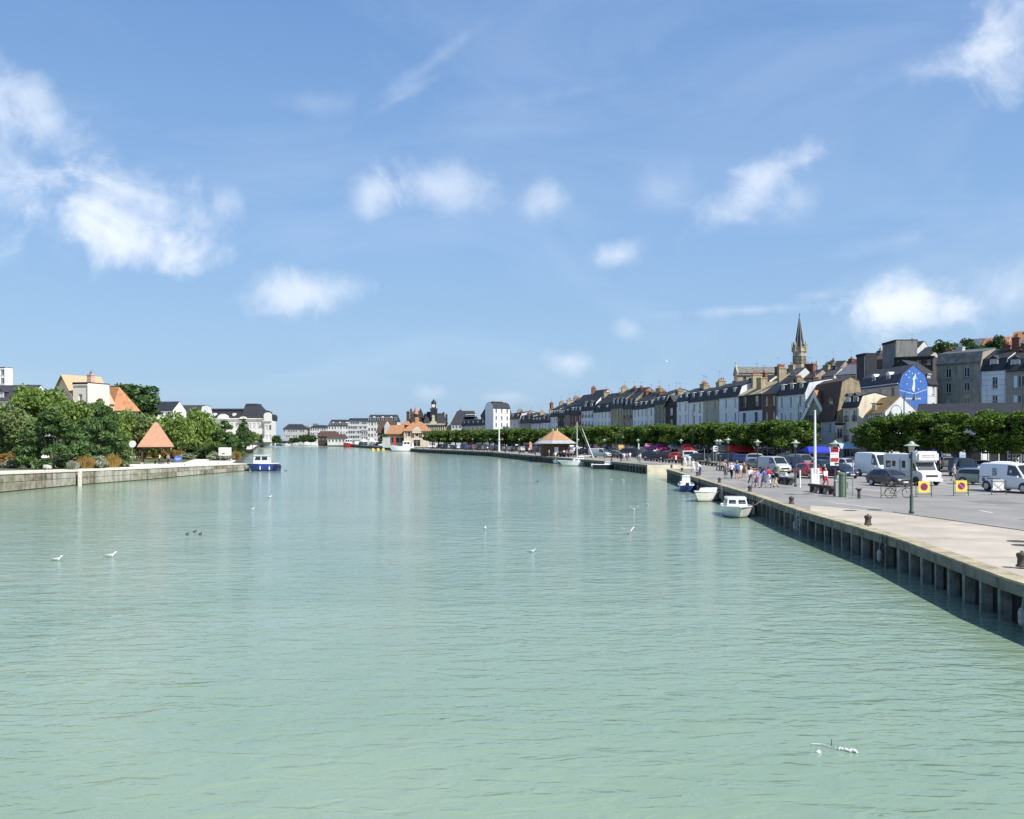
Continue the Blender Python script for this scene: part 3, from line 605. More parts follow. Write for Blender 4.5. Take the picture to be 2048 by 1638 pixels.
# ---- buildings right of it
house('narrow cream house with two gabled dormers above a pale blue shop awning', 1686, 1718, 814, rendC, Y=(150,146), bays=2, dorm=2, dst='gable', h1=1.9, h2=.5, D=6, win=(.95,1.75), rail=(0,1), fh=3.2, dh=1.3, shop=True, group='houses behind the car park')
house('low cream annex with flat roof and satellite dish beside narrow cream house', 1671, 1687, 850, rendC, Y=(150,149), bays=1, rt='flat', D=5, win=(.9,1.6), rail=(0,), group='houses behind the car park')
r3 = house('half-timbered cottage with tan tiled roof and bright white gable end', 1718, 1770, 826, rendW, Y=(151,138), D=4.7, rt='gable', h1=2.5, roof=tileT, side=rendW, bays=3, win=(.9,1.3), first=1.2, bands=False, group='houses behind the car park')
dormer(r3, r3['_w']*.55, .2, r3['_ze']+.35, 1.6, .95, 1.4, 'box', body=tileT, cap=tileT)
g = MB()
for k in range(13): x = r3['_w']*(k+.5)/13; g.box(x-.08, x+.08, -.03, -.004, r3['_ze']-2.9, r3['_ze']-.1)
for zz in (.1, 1.5, 2.9): g.box(0, r3['_w'], -.05, -.031, r3['_ze']-zz-.09, r3['_ze']-zz+.09)
g.build('timber_frame', timber, r3)
blueM = mat('mural_blue', (.055,.165,.50), .8, .08, 1.2, streak=.15)
r4 = house('slate mansard house whose gable end carries a bright blue painted mural', 1718, 1799, 772, rendC, Y=(174,158), D=5.0, h1=1.75, h2=1.6, ins=.55, side=blueM, bays=3, dx=(.2,.55,.85), win=(1.1,1.6), dorm=0, group='houses behind the car park', roof=slate2)
for u_ in (.36, .72): dormer(r4, r4['_w']*u_, .2, r4['_ze']+.35, 1.0, 1.3, 1.4, 'round')
w_, z_ = r4['_w'], r4['_ze']; mw = mat('mural_white', (.66,.72,.76), .8, .08, 4); R5_ = random.Random(5)
def mural(name, pts): 
    g = MB(); vs = [(w_+.012, y, z) for y, z in pts]; g.add([(w_+.002, y, z) for y, z in pts] + vs, [tuple(range(len(pts), 2*len(pts)))] + [(i, (i+1) % len(pts), (i+1) % len(pts)+len(pts), i+len(pts)) for i in range(len(pts))]); return g.build(name, mw, r4)
for (yy_, zz) in ((1.75,2.1),(2.3,1.75),(1.2,1.5),(1.7,1.05),(3.4,1.75),(3.1,.9),(3.75,.35),(1.35,-.1),(3.4,-1.0)):
    mural('painted_star', [(yy_+.11*math.cos(a), z_+zz+.11*math.sin(a)) for a in [k*math.pi/3 for k in range(6)]])
mural('painted_figure', [(2.45+a, z_+c) for a, c in ((0,-1.6),(.15,-1.6),(.3,-.9),(.35,-.1),(.25,.5),(.5,1.1),(.45,1.75),(.2,1.3),(-.15,.75),(.02,.6),(-.05,-.2),(-.2,-.9))])
mural('painted_band', [(.05, z_-1.15), (2.6, z_-1.75), (4.95, z_-.95), (4.95, z_-1.03), (2.6, z_-1.85), (.05, z_-1.23)])
for k in range(9): mural('painted_lettering', [(1.15+k*.3, z_-2.75), (1.37+k*.3, z_-2.75), (1.37+k*.3, z_-2.5-.05*(k%2)), (1.15+k*.3, z_-2.45)])
g = MB(); g.tube([(-.1,-.35,z_), (w_+.1,-.35,z_)], .09, 5); g.build('gutter', frameW, r4)
r5 = house('large plain grey stone building with two windows per floor and slate mansard', 1873, 1963, 726, mat('olive_stone', (.30,.285,.22), .9, .14, 1, .3, 7, streak=.3), Y=(177,170), D=10, fh=2.85, bays=2, dx=(.27,.68), rt='mansard', h1=2.0, h2=.9, ins=.6, win=(1.0,1.75), first=.95, style='cross', paler=.3, base=QZ, shop=False, rows=3, group='houses behind the car park', roof=mat('weathered_slate', (.085,.10,.10), .6, .35, .7, .3, 6, streak=.4), chim=((.3,690,1.3,rendG,0,False,.4,'d'),(.02,694,1.5,brickR,3,True)))
r6 = house('white banded house with narrow dark windows and mansard dormer', 1963, 2012, 740, rendW, Y=(170,166), D=9, fh=3.4, bays=1, dx=(.55,), dorm=1, dw=1.25, dh=1.55, h1=2.2, h2=2.0, ins=.6, dst='gable', win=(1.0,2.0), first=1.3, paler=0, shop=False, rows=3, group='houses behind the car park', chim=((.55,688,1.2,brickR,2,False),))
g = MB()
for k in range(9): g.box(0, r6['_w'], -.03, -.004, r6['_ze']-.9-k*.95, r6['_ze']-.82-k*.95)
g.build('render_bands', rendG, r6)
r7 = house('brown grey house with open white shutters beside the white banded house', 2012.6, 2085, 740, mat('taupe_render', (.33,.30,.26), .9, .1, 1, streak=.2), Y=(166,162), D=9, fh=3.5, bays=2, dx=(.42,.85), dorm=2, dw=1.25, dh=1.55, h1=2.2, h2=1.9, ins=.6, dst='gable', win=(1.15,2.1), first=1.0, shut=True, shop=False, rows=3, paler=.1, group='houses behind the car park', chim=((.12,670,1.2,brickR,3,False,.4),(.35,682,.4,brickR,0,False,.4,'d')))
r8 = house('long low dark roofed shop building behind the plane trees', 1831, 2045, 832, rendG, Y=(150,142), D=8, rt='gable', h1=2.2, bays=9, roof=slate, win=(1.2,1.4), first=.6, group='houses behind the car park', bands=False, paler=.1)
bh = 'houses on the hill'
def hb(px, Y): X = (px-CX)/F*Y; return hillz(X, Y) - 1.5
house('dark narrow side house squeezed between blue mural and grey stone building', 1845, 1874, 768, rendG, Y=(168,172), D=8, bays=2, h1=2.4, h2=2.2, dorm=1, shop=False, win=(.8,1.3), group=bh, side=slate)
house('tall windowless dark slate hung block behind the mansard roofs', 1713, 1731, 711, slate, Y=(190,186), base=hb(1722,190), D=2.4, rt='flat', bays=1, rows=0, shop=False, bands=False, group=bh, side=slate)
house('grey concrete tower block with blank faces on the hill', 1765, 1792, 686, mat('blank_concrete', (.16,.17,.17), .9, .15, .6, streak=.35), Y=(208,200), base=hb(1780,205), D=4.6, rt='flat', bays=1, rows=0, shop=False, bands=False, group=bh, side=mat('blank_concrete_side', (.22,.22,.20), .9, .15, .6, streak=.4))
house('broad dark brown building with flat roof behind the blue mural', 1788, 1868, 716, brickD, Y=(200,196), base=hb(1830,198), D=7, rt='flat', bays=4, rows=1, win=(.7,1.0), shop=False, bands=False, group=bh)
house('small slate roofed house peeking over the dark brown building', 1830, 1862, 712, rendG, Y=(235,230), base=hb(1846,232), D=7, rt='gable', h1=2.6, bays=2, rows=1, shop=False, group=bh, roof=slate2)
house('red tiled little house beside the dark slate hung block', 1698, 1716, 735, rendC, Y=(230,226), base=hb(1707,228), D=6, rt='gable', h1=2.8, bays=2, rows=1, shop=False, group=bh, roof=mat('red_tiles', (.20,.05,.045), .85, .2, 2))
house('grey slate roofed house below the red tiled little house', 1672, 1714, 748, rendG, Y=(205,200), base=hb(1690,202), D=8, rt='gable', h1=2.4, bays=3, rows=1, shop=False, group=bh, roof=zinc)
house('white walled house with zinc roof between church and slate hung block', 1730, 1766, 738, rendC, Y=(215,210), base=hb(1748,212), D=7, rt='mansard', bays=3, rows=1, shop=False, group=bh, roof=tileB, chim=((.3,722,1.2,brickR,2,True),))
house('villa with orange tiled roof and pointed gable at the hilltop', 2016, 2070, 690, stoneB, Y=(250,245), base=hb(2040,248), D=9, rt='gable', h1=4.2, bays=3, rows=1, shop=False, group=bh, roof=tileO, chim=((.5,662,1.3,brickR,2,False),))
house('long villa with rust red tiled roof among hilltop trees', 1962, 2014, 692, rendC, Y=(285,280), base=hb(1988,282), D=9, rt='gable', h1=3.0, bays=4, rows=1, shop=False, group=bh, roof=mat('rust_tiles', (.32,.12,.06), .85, .2, 1.5))
house('pale blue grey roofed villa left of the rust red roof', 1928, 1962, 697, rendG, Y=(290,286), base=hb(1945,288), D=8, rt='gable', h1=3.4, bays=3, rows=1, shop=False, group=bh, roof=zinc)
# rooftops between the terrace and the church
for i, (a, c, e, wl, rf, l) in enumerate(((1528,1556,762,stoneB,slate,'dark slate roof with tall brown chimney in front of church nave'),(1556,1592,752,rendG,slate2,'grey slate roofed house below the church tower'),(1592,1626,756,stoneB,slate,'brown stone house with broad chimney below church spire'),
        (1626,1668,752,rendG,slate2,'grey roofed house with satellite dishes right of the church spire'),(1500,1530,768,rendC,slate,'cream walled back house behind the yellow chimney'),(1612,1700,768,rendC,slate,'dark roofed back house behind the brown tiled corner house'))):
    house(l, a, c, e, wl, Y=(226,222), base=hb((a+c)/2, 224)-2, D=8, rt='gable', h1=2.2, bays=3, rows=1, win=(.8,1.1), shop=False, group='back houses behind the terrace', roof=rf, bands=False,
          chim=((.35, e-30 if i in (0, 2) else e-24, 1.4 if i != 2 else 2.6, brickR if i % 2 == 0 else stoneY, 2, True, .4),) + (((.75, e-22, .5, brickD, 0, False, .4, 'd'),) if i == 3 else ()))

for i, (a, c, e, wl, rf, l) in enumerate(((1640,1676,741,stoneB,slate,'stone back house with slate roof on the slope right of the spire'),(1733,1762,722,rendC,slate2,'cream house on the slope between slate block and concrete tower'),(1798,1832,702,rendG,slate,'grey house on the slope right of the concrete tower'),(1676,1702,738,rendC,tileB,'tile roofed house on the slope left of the red tiled little house'))):
    house(l, a, c, e, wl, Y=(250,246), base=hb((a+c)/2, 248)-2, D=8, rt='gable', h1=2.8, bays=3, rows=1, win=(.8,1.1), shop=False, group=bh, roof=rf, bands=False, chim=((.4, e-22, 1.2, brickR if i % 2 else stoneY, 2, True, .4),))
# ------------------------------------------------------------------ church on the hill
Yc = 330; k_ = Yc/F
def cz(py): return hz(py, Yc)
cp = at(1475, 800, Yc); cb = 8.0
ch = thing('church', 'stone church with octagonal belfry and slender slate spire above the roofs', 'church', (cp.x, Yc, cb), -.10)
Lc = 84*k_; zr, ze_ = cz(732)-cb, cz(745)-cb; Dn = 9
g = MB(); holes = [(2+q*2.6, 3.1+q*2.6, ze_-4.6, ze_-1.4) for q in range(5)]
holes_wall(g, Lc, -6, ze_, holes, .3); g.quad((0,Dn,-6),(0,0,-6),(0,0,ze_),(0,Dn,ze_)); g.quad((Lc,0,-6),(Lc,Dn,-6),(Lc,Dn,ze_),(Lc,0,ze_)); g.quad((Lc,Dn,-6),(0,Dn,-6),(0,Dn,ze_),(Lc,Dn,ze_))
for x in (0, Lc): g.add([(x,0,ze_),(x,Dn,ze_),(x,Dn/2,zr+.6)], [(0,1,2)])
stoneC = mat('church_stone', (.40,.35,.26), .9, .18, .9, .3, 7, streak=.3)
g.build('nave_wall', stoneC, ch, fix=False)
for h_ in holes: window(ch, (h_[0]+h_[1])/2, .2, h_[2], 1.1, 3.2, 'tall', sill=False, frame=stoneC)
g = MB(); g.xprism([(-.4,ze_-.1),(Dn/2,zr),(Dn+.4,ze_-.1),(Dn+.4,ze_-.35),(Dn/2,zr-.3),(-.4,ze_-.35)], .3, Lc-.3); g.build('nave_roof', mat('lichen_slate', (.15,.145,.13), .8, .3, .9, .3, 8), ch)
g = MB(); g.xprism([(-.5,ze_-.6),(-.5,ze_+.1),(Dn/2,zr+.9),(Dn+.5,ze_+.1),(Dn+.5,ze_-.6),(Dn/2,zr+.1)], -.25, .3); pg = g.build('pediment', stoneC, ch)
g = MB(); g.lathe([(.3,zr+.85),(.15,zr+1.3),(.3,zr+1.5),(.02,zr+2.1)], 8, (.0,Dn/2,0)); g.build('finial', stoneC, pg)
g = MB(); g.box(-.1, Lc+8, -3.5, -.05, -8, ze_-5.2); g.build('aisle_wall', stoneC, ch)
g = MB(); g.xprism([(-3.8,ze_-5.3),(0,ze_-3.9),(0,ze_-5.3)], 0, Lc+8); g.build('aisle_roof', slate2, ch)
g = MB(); g.box(-.3, .25, -.55, -.02, ze_-1.0, ze_-.55, M=Matrix.Identity(4)); g.box(.251, Lc, -.35, -.02, ze_-1.0, ze_-.7); g.build('cornice', stoneC, ch)
tp = at(1602.5, 800, Yc); M_ = ch.matrix_basis.inverted() @ Vector((tp.x, Yc+3, 0)); tx, ty = (Matrix.Rotation(.10, 3, 'Z') @ (Vector((tp.x, Yc+2, 0)) - Vector((cp.x, Yc, 0))))[:2]
R_ = 13.6*k_*1.02
zt0, zt1, zs0, zs1 = cz(742)-cb, cz(703)-cb, cz(694)-cb, cz(630)-cb
g = MB(); g.lathe([(R_*1.02,-6),(R_*1.02,zt0),(R_*.95,zt0+.3),(R_*.95,zt1-.2),(R_*1.06,zt1),(R_*1.06,zt1+.4),(R_*.98,zt1+.5),(R_*.98,zs0-.3),(R_*1.05,zs0-.1),(R_*1.05,zs0+.15),(.3,zs0+.2)], 8, (tx,ty,0)); tw = g.build('tower', stoneC, ch)
ap_ = R_*.95*math.cos(math.pi/8)
for q in range(8):
    a = (q+.5)*math.pi/4; 
    M_ = Matrix.Translation((tx, ty, 0)) @ Matrix.Rotation(a, 4, 'Z'); 
    for s_ in (-.55, .55):
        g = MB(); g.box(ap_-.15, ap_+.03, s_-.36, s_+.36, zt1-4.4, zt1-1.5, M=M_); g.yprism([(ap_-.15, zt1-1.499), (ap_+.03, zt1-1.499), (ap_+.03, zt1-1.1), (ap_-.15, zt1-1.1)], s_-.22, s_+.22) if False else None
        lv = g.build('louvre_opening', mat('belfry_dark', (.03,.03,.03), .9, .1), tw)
        g = MB()
        for z in np.arange(zt1-4.2, zt1-1.6, .5): g.box(ap_+.035, ap_+.12, s_-.36, s_+.36, z, z+.2, M=M_)
        g.build('louvres', stoneC, lv)['kind'] = 'stuff'
    c0 = M_ @ Vector((R_*1.02*math.cos(math.pi/8)/math.cos(0), R_*1.02*math.sin(math.pi/8), 0))
    g = MB(); g.lathe([(.28,zt1),(.28,zs0+.9),(.34,zs0+1.0),(.02,zs0+2.4)], 6, (c0.x, c0.y, 0)); g.build('pinnacle', stoneC, tw)
g = MB(); g.lathe([(R_*.74,zs0+.2),(R_*.62,zs0+1.5),(.10,zs1-.3),(.08,zs1)], 8, (tx,ty,0)); sp = g.build('spire', slate, ch)
for q in range(8):
    a = q*math.pi/4; g = MB(); g.tube([(tx+R_*.75*math.cos(a), ty+R_*.75*math.sin(a), zs0+.3), (tx+R_*.63*math.cos(a), ty+R_*.63*math.sin(a), zs0+1.5), (tx+.12*math.cos(a), ty+.12*math.sin(a), zs1-.3)], .09, 4); g.build('spire_rib', mat('spire_rib', (.30,.32,.34), .6, .1), sp)
g = MB(); g.tube([(tx,ty,zs1-.2),(tx,ty,cz(624)-cb)], .06, 5); g.tube([(tx-.5,ty,cz(628)-cb),(tx+.5,ty,cz(628)-cb)], .06, 5); g.lathe([(.02,-.25),(.25,0),(.02,.25)], 8, (tx,ty,zs1+.1)); g.build('weathervane_cross', ironM, sp)
g = MB(); g.tube([(tx+6,ty-1,zt0-4),(tx+6,ty-1,zt0+1.8)], [.5,.35], 6); g.lathe([(.55,0),(.5,.6),(.03,2.6)], 6, (tx+6,ty-1,zt0+1.7)); g.build('stair_turret', stoneC, ch)
g = MB(); g.xprism([(-4.5,-8),(-4.5,zt0-1.8),(0,zt0+.5),(4.5,zt0-1.8),(4.5,-8)], tx+1.5, tx+16); g.build('choir_roof', slate2, ch, loc=(0, ty+3, 0))

# ------------------------------------------------------------------ town hall with clock tower
def blk(par, name, px0, px1, pyt, pyb, Y, d, m, zb=None):
    a, c = at(px0, pyt, Y), at(px1, pyb, Y); g = MB(); g.box(a.x, c.x, Y, Y+d, (c.z if zb is None else zb), a.z); return g.build(name, m, par)
Yt = 470
th = thing('town_hall', 'yellow stone town hall with dark slate roofs and slim clock tower', 'town hall', (0,0,0))
stoneT = mat('town_hall_stone', (.52,.48,.34), .9, .1, .8, streak=.25)
def front(par, px0, px1, pyt, Y, d, m, bays, rows, fh, win, zb=QZ, first=.8, sill=False, pane=None, name='wall', paler=.15):
    x0, x1 = (px0-CX)/F*Y, (px1-CX)/F*Y; zt = hz(pyt, Y); holes = []
    for r in range(rows):
        for b_ in range(bays):
            x = lerp(x0, x1, (b_+.5)/bays); z = zt-first-win[1]-r*fh
            if z > zb+.3: holes.append((x-win[0]/2, x+win[0]/2, z, z+win[1]))
    g = MB(); holes_wall(g, x1-x0, zb-.5, zt, holes, .3, 0, x0, Y)
    g.quad((x0,Y+d,zb-.5),(x0,Y,zb-.5),(x0,Y,zt),(x0,Y+d,zt)); g.quad((x1,Y,zb-.5),(x1,Y+d,zb-.5),(x1,Y+d,zt),(x1,Y,zt)); g.quad((x0,Y,zt),(x1,Y,zt),(x1,Y+d,zt),(x0,Y+d,zt)); g.quad((x1,Y+d,zb-.5),(x0,Y+d,zb-.5),(x0,Y+d,zt),(x1,Y+d,zt))
    w_ = g.build(name, m, par, fix=False)
    for h_ in holes: window(par, (h_[0]+h_[1])/2, Y+.2, h_[2], win[0], win[1], 'cross', curtain if rnd.random() < paler else pane, sill=False)
    return w_
def hiproof(par, px0, px1, pye, pyt, Y, d, m, inset=.3, e=.4, name='roof'):
    x0, x1 = (px0-CX)/F*Y, (px1-CX)/F*Y; z0, z1 = hz(pye, Y), hz(pyt, Y); i_ = (x1-x0)*inset; j = d*.35
    g = MB(); b4 = [(x0-e,Y-e,z0),(x1+e,Y-e,z0),(x1+e,Y+d+e,z0),(x0-e,Y+d+e,z0)]; t4 = [(x0+i_,Y+j,z1),(x1-i_,Y+j,z1),(x1-i_,Y+d-j,z1),(x0+i_,Y+d-j,z1)]
    g.loft([b4, t4], True, True); return g.build(name, m, par)
front(th, 851, 889, 848, Yt, 12, stoneT, 9, 2, 4.6, (.9,3.0))
g = MB(); a, c = at(849,847,Yt), at(891,849.5,Yt); g.box(a.x, c.x, Yt-.6, Yt+12.4, c.z, a.z); g.build('cornice', stoneT, th)
front(th, 820, 851, 846, Yt+6, 12, stoneT, 6, 2, 4.6, (.9,2.6)); front(th, 889, 908, 849, Yt+5, 12, stoneT, 4, 2, 4.6, (.9,2.6))
hiproof(th, 848, 866, 847, 823, Yt, 12, slate, .25); hiproof(th, 866, 892, 847, 826, Yt+.5, 12, slate, .3); hiproof(th, 818, 848, 846, 822, Yt+6, 10, slate, .2)
for px, pt, w in ((816,823,1.5),(822,818,.9),(841,819,1.0),(850,828,.9),(887,825,1.1),(893,829,1.0),(833,821,.8)):
    p = at(px, pt, Yt+5); chimney(th, p.x, p.y, p.z-6, p.z, w, 1.0, brickD, 2)
tx = (866.8-CX)/F*Yt
def tbox(name, w, y0, y1, m, par=th, d=None): 
    w = w*Yt/F; d = d or w; g = MB(); g.box(tx-w/2, tx+w/2, Yt+1-.05, Yt+1+d, hz(y1, Yt), hz(y0, Yt)); return g.build(name, m, par)
tw = tbox('clock_tower', 13, 818, 848, slate); tbox('tower_gallery', 15, 816.5, 818, slate2, tw); tbox('lantern', 8.5, 807, 816.5, slate, tw)
g = MB(); w = 8.5*Yt/F; g.lathe([(w*.66,hz(807,Yt)),(w*.62,hz(804,Yt)),(w*.30,hz(800.5,Yt)),(.16,hz(799,Yt)),(.04,hz(796,Yt))], 8, (tx, Yt+1+w/2, 0)); g.build('spirelet', slate, tw)
g = MB(); r = .85; zc_ = hz(811.5, Yt); g.loft([[(tx+rr*math.cos(q*math.pi/8), yy_, zc_+rr*math.sin(q*math.pi/8)) for q in range(16)] for rr, yy_ in ((r, Yt+.94), (r, Yt+.8))]); cf = g.build('clock_face', white, tw)
g = MB(); g.box(tx-.05, tx+.05, Yt+.75, Yt+.79, zc_, zc_+.65); g.box(tx-.03, tx+.4, Yt+.75, Yt+.79, zc_-.05, zc_+.03); g.build('clock_hands', ironM, cf)
g = MB(); pw = 7*Yt/F; zp = hz(848, Yt); g.yprism([(tx-pw/2-.8, zp), (tx+pw/2+.8, zp), (tx+pw/2+.6, zp+1.2), (tx+pw/2-.1, zp+1.4), (tx+pw/2-.3, zp+3.6), (tx+.8, zp+4.2), (tx, zp+4.7), (tx-.8, zp+4.2), (tx-pw/2+.3, zp+3.6), (tx-pw/2+.1, zp+1.4), (tx-pw/2-.6, zp+1.2)], Yt-.5, Yt+.5); g.build('pediment', stoneT, th)
# dark steep roofed villa right of the town hall
vb = thing('villa', 'villa with huge steep dark roof between town hall and terrace', 'house', (0,0,0)); Yv = 470
front(vb, 903, 956, 848, Yv, 14, rendG, 8, 2, 3.2, (1.0,1.6)); hiproof(vb, 902, 958, 848, 821, Yv, 14, slate, .2)
for px, w in ((941, 17),):
    a, c = at(932, 828.5, Yv), at(951, 833, Yv); g = MB(); g.box(a.x, c.x, Yv+.4, Yv+5, c.z, a.z); dm = g.build('dormer_band', frameW, vb)
    g = MB(); g.box(a.x+.2, c.x-.2, Yv+.3, Yv+.39, c.z+.2, a.z-.25); g.build('pane', glass, dm)
p = at(921, 820, Yv+6); chimney(vb, p.x, p.y, p.z-4, p.z, 1.2, 1, brickD, 2, True)
house('dark half-timbered gabled house behind the tall white building', 962, 985, 832, timber, Y=(440,438), D=9, rt='front', h1=4.5, roof=slate2, bays=3, rows=2, shop=False, paler=.5, chim=((.3,822,1.2,brickR,2,False),))
# ------------------------------------------------------------------ orange roofed fish hall
Yf = 425; fh_ = thing('fish_hall', 'cream and brick fish hall with orange tiled roofs and little spire', 'market hall', (0,0,0))
cream = mat('cream_stone', (.66,.58,.42), .85, .08, .8, streak=.15)
x0, x1 = (808-CX)/F*Yf, (857-CX)/F*Yf; ze = hz(862, Yf); zr = hz(842, Yf); wdt = x1-x0
holes = [(x0+wdt*u_-.75, x0+wdt*u_+.75, 6.1, 8.4) for u_ in (.2, .52, .85)] + [(x0+wdt*.52-1.6, x0+wdt*.52+1.6, QZ+.3, 4.6)]
g = MB(); holes_wall(g, wdt, QZ-.5, ze, holes, .4, 0, x0, Yf); g.quad((x0,Yf+12,QZ-.5),(x0,Yf,QZ-.5),(x0,Yf,ze),(x0,Yf+12,ze)); g.quad((x1,Yf,QZ-.5),(x1,Yf+12,QZ-.5),(x1,Yf+12,ze),(x1,Yf,ze)); g.build('wall', cream, fh_, fix=False)
for h_ in holes: window(fh_, (h_[0]+h_[1])/2, Yf+.25, h_[2], h_[1]-h_[0], h_[3]-h_[2], 'tall', sill=False)
for u_, w in ((.08,.8),(.355,1.5),(.68,1.5),(.97,.6)):
    g = MB(); g.box(x0+wdt*u_-w/2, x0+wdt*u_+w/2, Yf-.08, Yf-.004, 5.7, ze-.3); g.build('brick_panel', brickR, fh_)
hiproof(fh_, 806, 859, 862, 843, Yf, 12, tileO, .36)
g = MB(); gx = x0+wdt*.52; g.yprism([(gx-2.2,ze-1.0),(gx+2.2,ze-1.0),(gx+2.0,ze+.6),(gx,ze+2.0),(gx-2.0,ze+.6)], Yf-.35, Yf+2); g.build('gable_front', cream, fh_)
g = MB(); tx_ = (829-CX)/F*Yf; g.lathe([(1.8,ze+2),(1.6,hz(838,Yf)),(1.5,hz(834,Yf))], 4, (tx_,Yf+5,0)); tt = g.build('turret', tileO, fh_)
g = MB(); g.box(tx_-.8, tx_+.8, Yf+4.2, Yf+5.8, hz(834,Yf), hz(827.5,Yf)); g.build('turret_lantern', slate, tt)
g = MB(); g.lathe([(1.45,hz(827.5,Yf)),(.9,hz(822,Yf)),(.12,hz(814,Yf)),(.03,hz(811,Yf))], 4, (tx_,Yf+5,0)); g.build('spirelet', mat('spirelet_tiles', (.48,.17,.09), .8, .1), tt)
front(fh_, 775, 808, 870, Yf+4, 10, cream, 4, 1, 3, (1.6,2.4), first=1.2, name='wing_wall'); hiproof(fh_, 773, 808, 868, 850, Yf+4, 10, tileO, .15, name='wing_roof'); hiproof(fh_, 798, 822, 858, 842, Yf+8, 10, tileO, .3, name='rear_roof')
g = MB(); a, c = at(774,868,Yf+2), at(806,871,Yf+2); g.box(a.x, c.x, Yf+1, Yf+4, c.z, a.z); g.build('canopy', tileB, fh_)
front(fh_, 857, 871, 883, Yf+1, 9, rendW, 3, 1, 3, (.9,1.3), first=.7, name='annex_wall'); hiproof(fh_, 856.5, 872, 882, 871, Yf+1, 9, tileO, .1, name='annex_roof')
g = MB(); p = at(788, 890, 405); g.yprism([(-.9,0),(.9,0),(.8,1.9),(.45,2.2),(.5,4.4),(.1,5.0),(-.25,3.6),(-.3,2.1),(-.8,1.8)], -.25, .25)
tag(g.build('red_sculpture', mat('signal_red', (.62,.05,.04), .5, .05), loc=(p.x,405,QZ)), 'bright red tall advertising figure standing beside the white trawler', 'sculpture')
g = MB(); p = at(773, 890, 402); g.box(-1.5,1.5,-1.2,1.2,0,4.4); g.box(-1.6,1.6,-1.3,1.3,4.4,4.6); tag(g.build('grey_cabin', rendG, loc=(p.x,402,QZ)), 'grey box cabin on the quay left of the red figure', 'cabin')
# ------------------------------------------------------------------ far shore buildings
def far(label, px0, px1, pye, pyt, Y, m, bays, rows, fh=3.2, roof=slate, win=(1.1,1.8), d=12, inset=.2, chim=(), rt='hip', dorm=0, name='seafront_building'):
    o = thing(name, label, 'building', (0,0,0), group='buildings on the far shore')
    front(o, px0, px1, pye, Y, d, m, bays, rows, fh, win, first=.7, paler=.25)
    hiproof(o, px0, px1, pye, pyt, Y, d, roof, inset)
    for px, w in chim: p = at(px, pyt-1.0, Y+d/2); chimney(o, p.x, p.y, p.z-3, p.z+.6, w, 1, stoneB, 2)
    for k in range(dorm):
        x = (lerp(px0, px1, (k+.5)/dorm)-CX)/F*Y; dormer(o, x, Y+.2, hz(pye, Y)+.4, 1.2, 1.6, 2.5, 'gable' if k % 2 else 'box', cap=frameW)
    return o
farW = mat('far_white', (.62,.62,.60), .85, .08, .2, streak=.15); farG = mat('far_grey', (.45,.45,.43), .85, .1, .2, streak=.2)
far('wide grey house with low hipped slate roof at the harbour mouth', 566, 609, 858, 848, 690, farG, 9, 2, 4)
far('small dark roofed link house with twin chimneys behind the harbour', 606, 623, 860, 855, 700, farG, 4, 2, chim=((611,1.2),(615,1.2)))
far('white building with broad balcony below a dark roof', 620, 656, 855, 850, 690, farW, 8, 3, chim=((631,4.0),))
far('white hotel with steep slate roof and a row of dormers', 656, 696, 851.5, 839, 670, farW, 7, 3, 3.6, inset=.12, dorm=6)
far('pale hotel with a grid of balconies and flat dark roof', 696, 737, 841, 836, 640, mat('hotel_grey', (.52,.54,.52), .85, .08, .2), 9, 5, 3.3, win=(1.4,1.9), inset=.05)
far('tall white building with dark mansard and round dormers', 735, 795, 842.5, 829, 520, farW, 10, 4, 3.2, inset=.05, dorm=7)
o = thing('half_timbered_lodge', 'dark half-timbered lodge with steep roof left of the fish hall', 'building', (0,0,0), group='buildings on the far shore')
front(o, 756, 788, 866, 500, 10, brickD, 6, 1, 3, (1.0,1.5), first=.7); hiproof(o, 753, 790, 866, 841, 500, 10, tileB, .12)
p = at(774, 852, 499); g = MB(); g.yprism([(p.x-1.4, hz(868,499)), (p.x+1.4, hz(868,499)), (p.x+1.4, p.z), (p.x, p.z+2.4), (p.x-1.4, p.z)], 498.5, 502); g.build('stepped_gable', rendG, o)
for i, (a, c, e, t_, Y) in enumerate(((636,672,873,862,600),(655,690,877,868,590))):
    o = thing('net_shed', ('tall' if i == 0 else 'low wide')+' dark roofed fishing shed with white walls on the harbour quay', 'shed', (0,0,0), group='sheds on the harbour quay')
    front(o, a, c, e, Y, 8, farW if i else woodD, 5, 1, 3, (1.2,1.6), first=.7); hiproof(o, a-2, c+2, e, t_, Y, 8, tileB, .12)
house('grey block with flat roof and red shop blind near the lodge', 722, 736, 862, rendG, Y=(560,560), D=8, rt='flat', bays=3, rows=2, shop=False)
# ------------------------------------------------------------------ casino
cs = thing('casino', 'grand pale casino with arched gable, domed slate roofs and long cornice', 'casino', (0,0,0)); Yk = 560
casW = mat('casino_stone', (.60,.585,.54), .85, .08, .15, streak=.2)
front(cs, 415, 530, 838, Yk, 26, casW, 13, 2, 6.5, (1.5,3.6), first=2.4, paler=.85); front(cs, 529, 544, 842, Yk-1.5, 7, casW, 2, 2, 6, (1.3,3.0), first=2.5, paler=.9, name='end_wall')
def cbx(name, px0, px1, y0, y1, yy0, d, m, par=cs): a, c = at(px0, y0, Yk), at(px1, y1, Yk); g = MB(); g.box(a.x, c.x, Yk+yy0, Yk+yy0+d, c.z, a.z); return g.build(name, m, par)
cbx('cornice', 413, 531, 836.5, 838.5, -1.0, 28, casW); cbx('end_cornice', 527, 545, 841, 842.8, -2.3, 9, casW)
hiproof(cs, 409, 528, 836.5, 820, Yk+1, 24, slate, .02, e=0, name='mansard_roof'); cbx('roof_ridge', 411, 497, 816, 820, 9, 8, zinc)
cbx('roof_lantern', 412, 490, 817, 818, 8, 10, slate2)
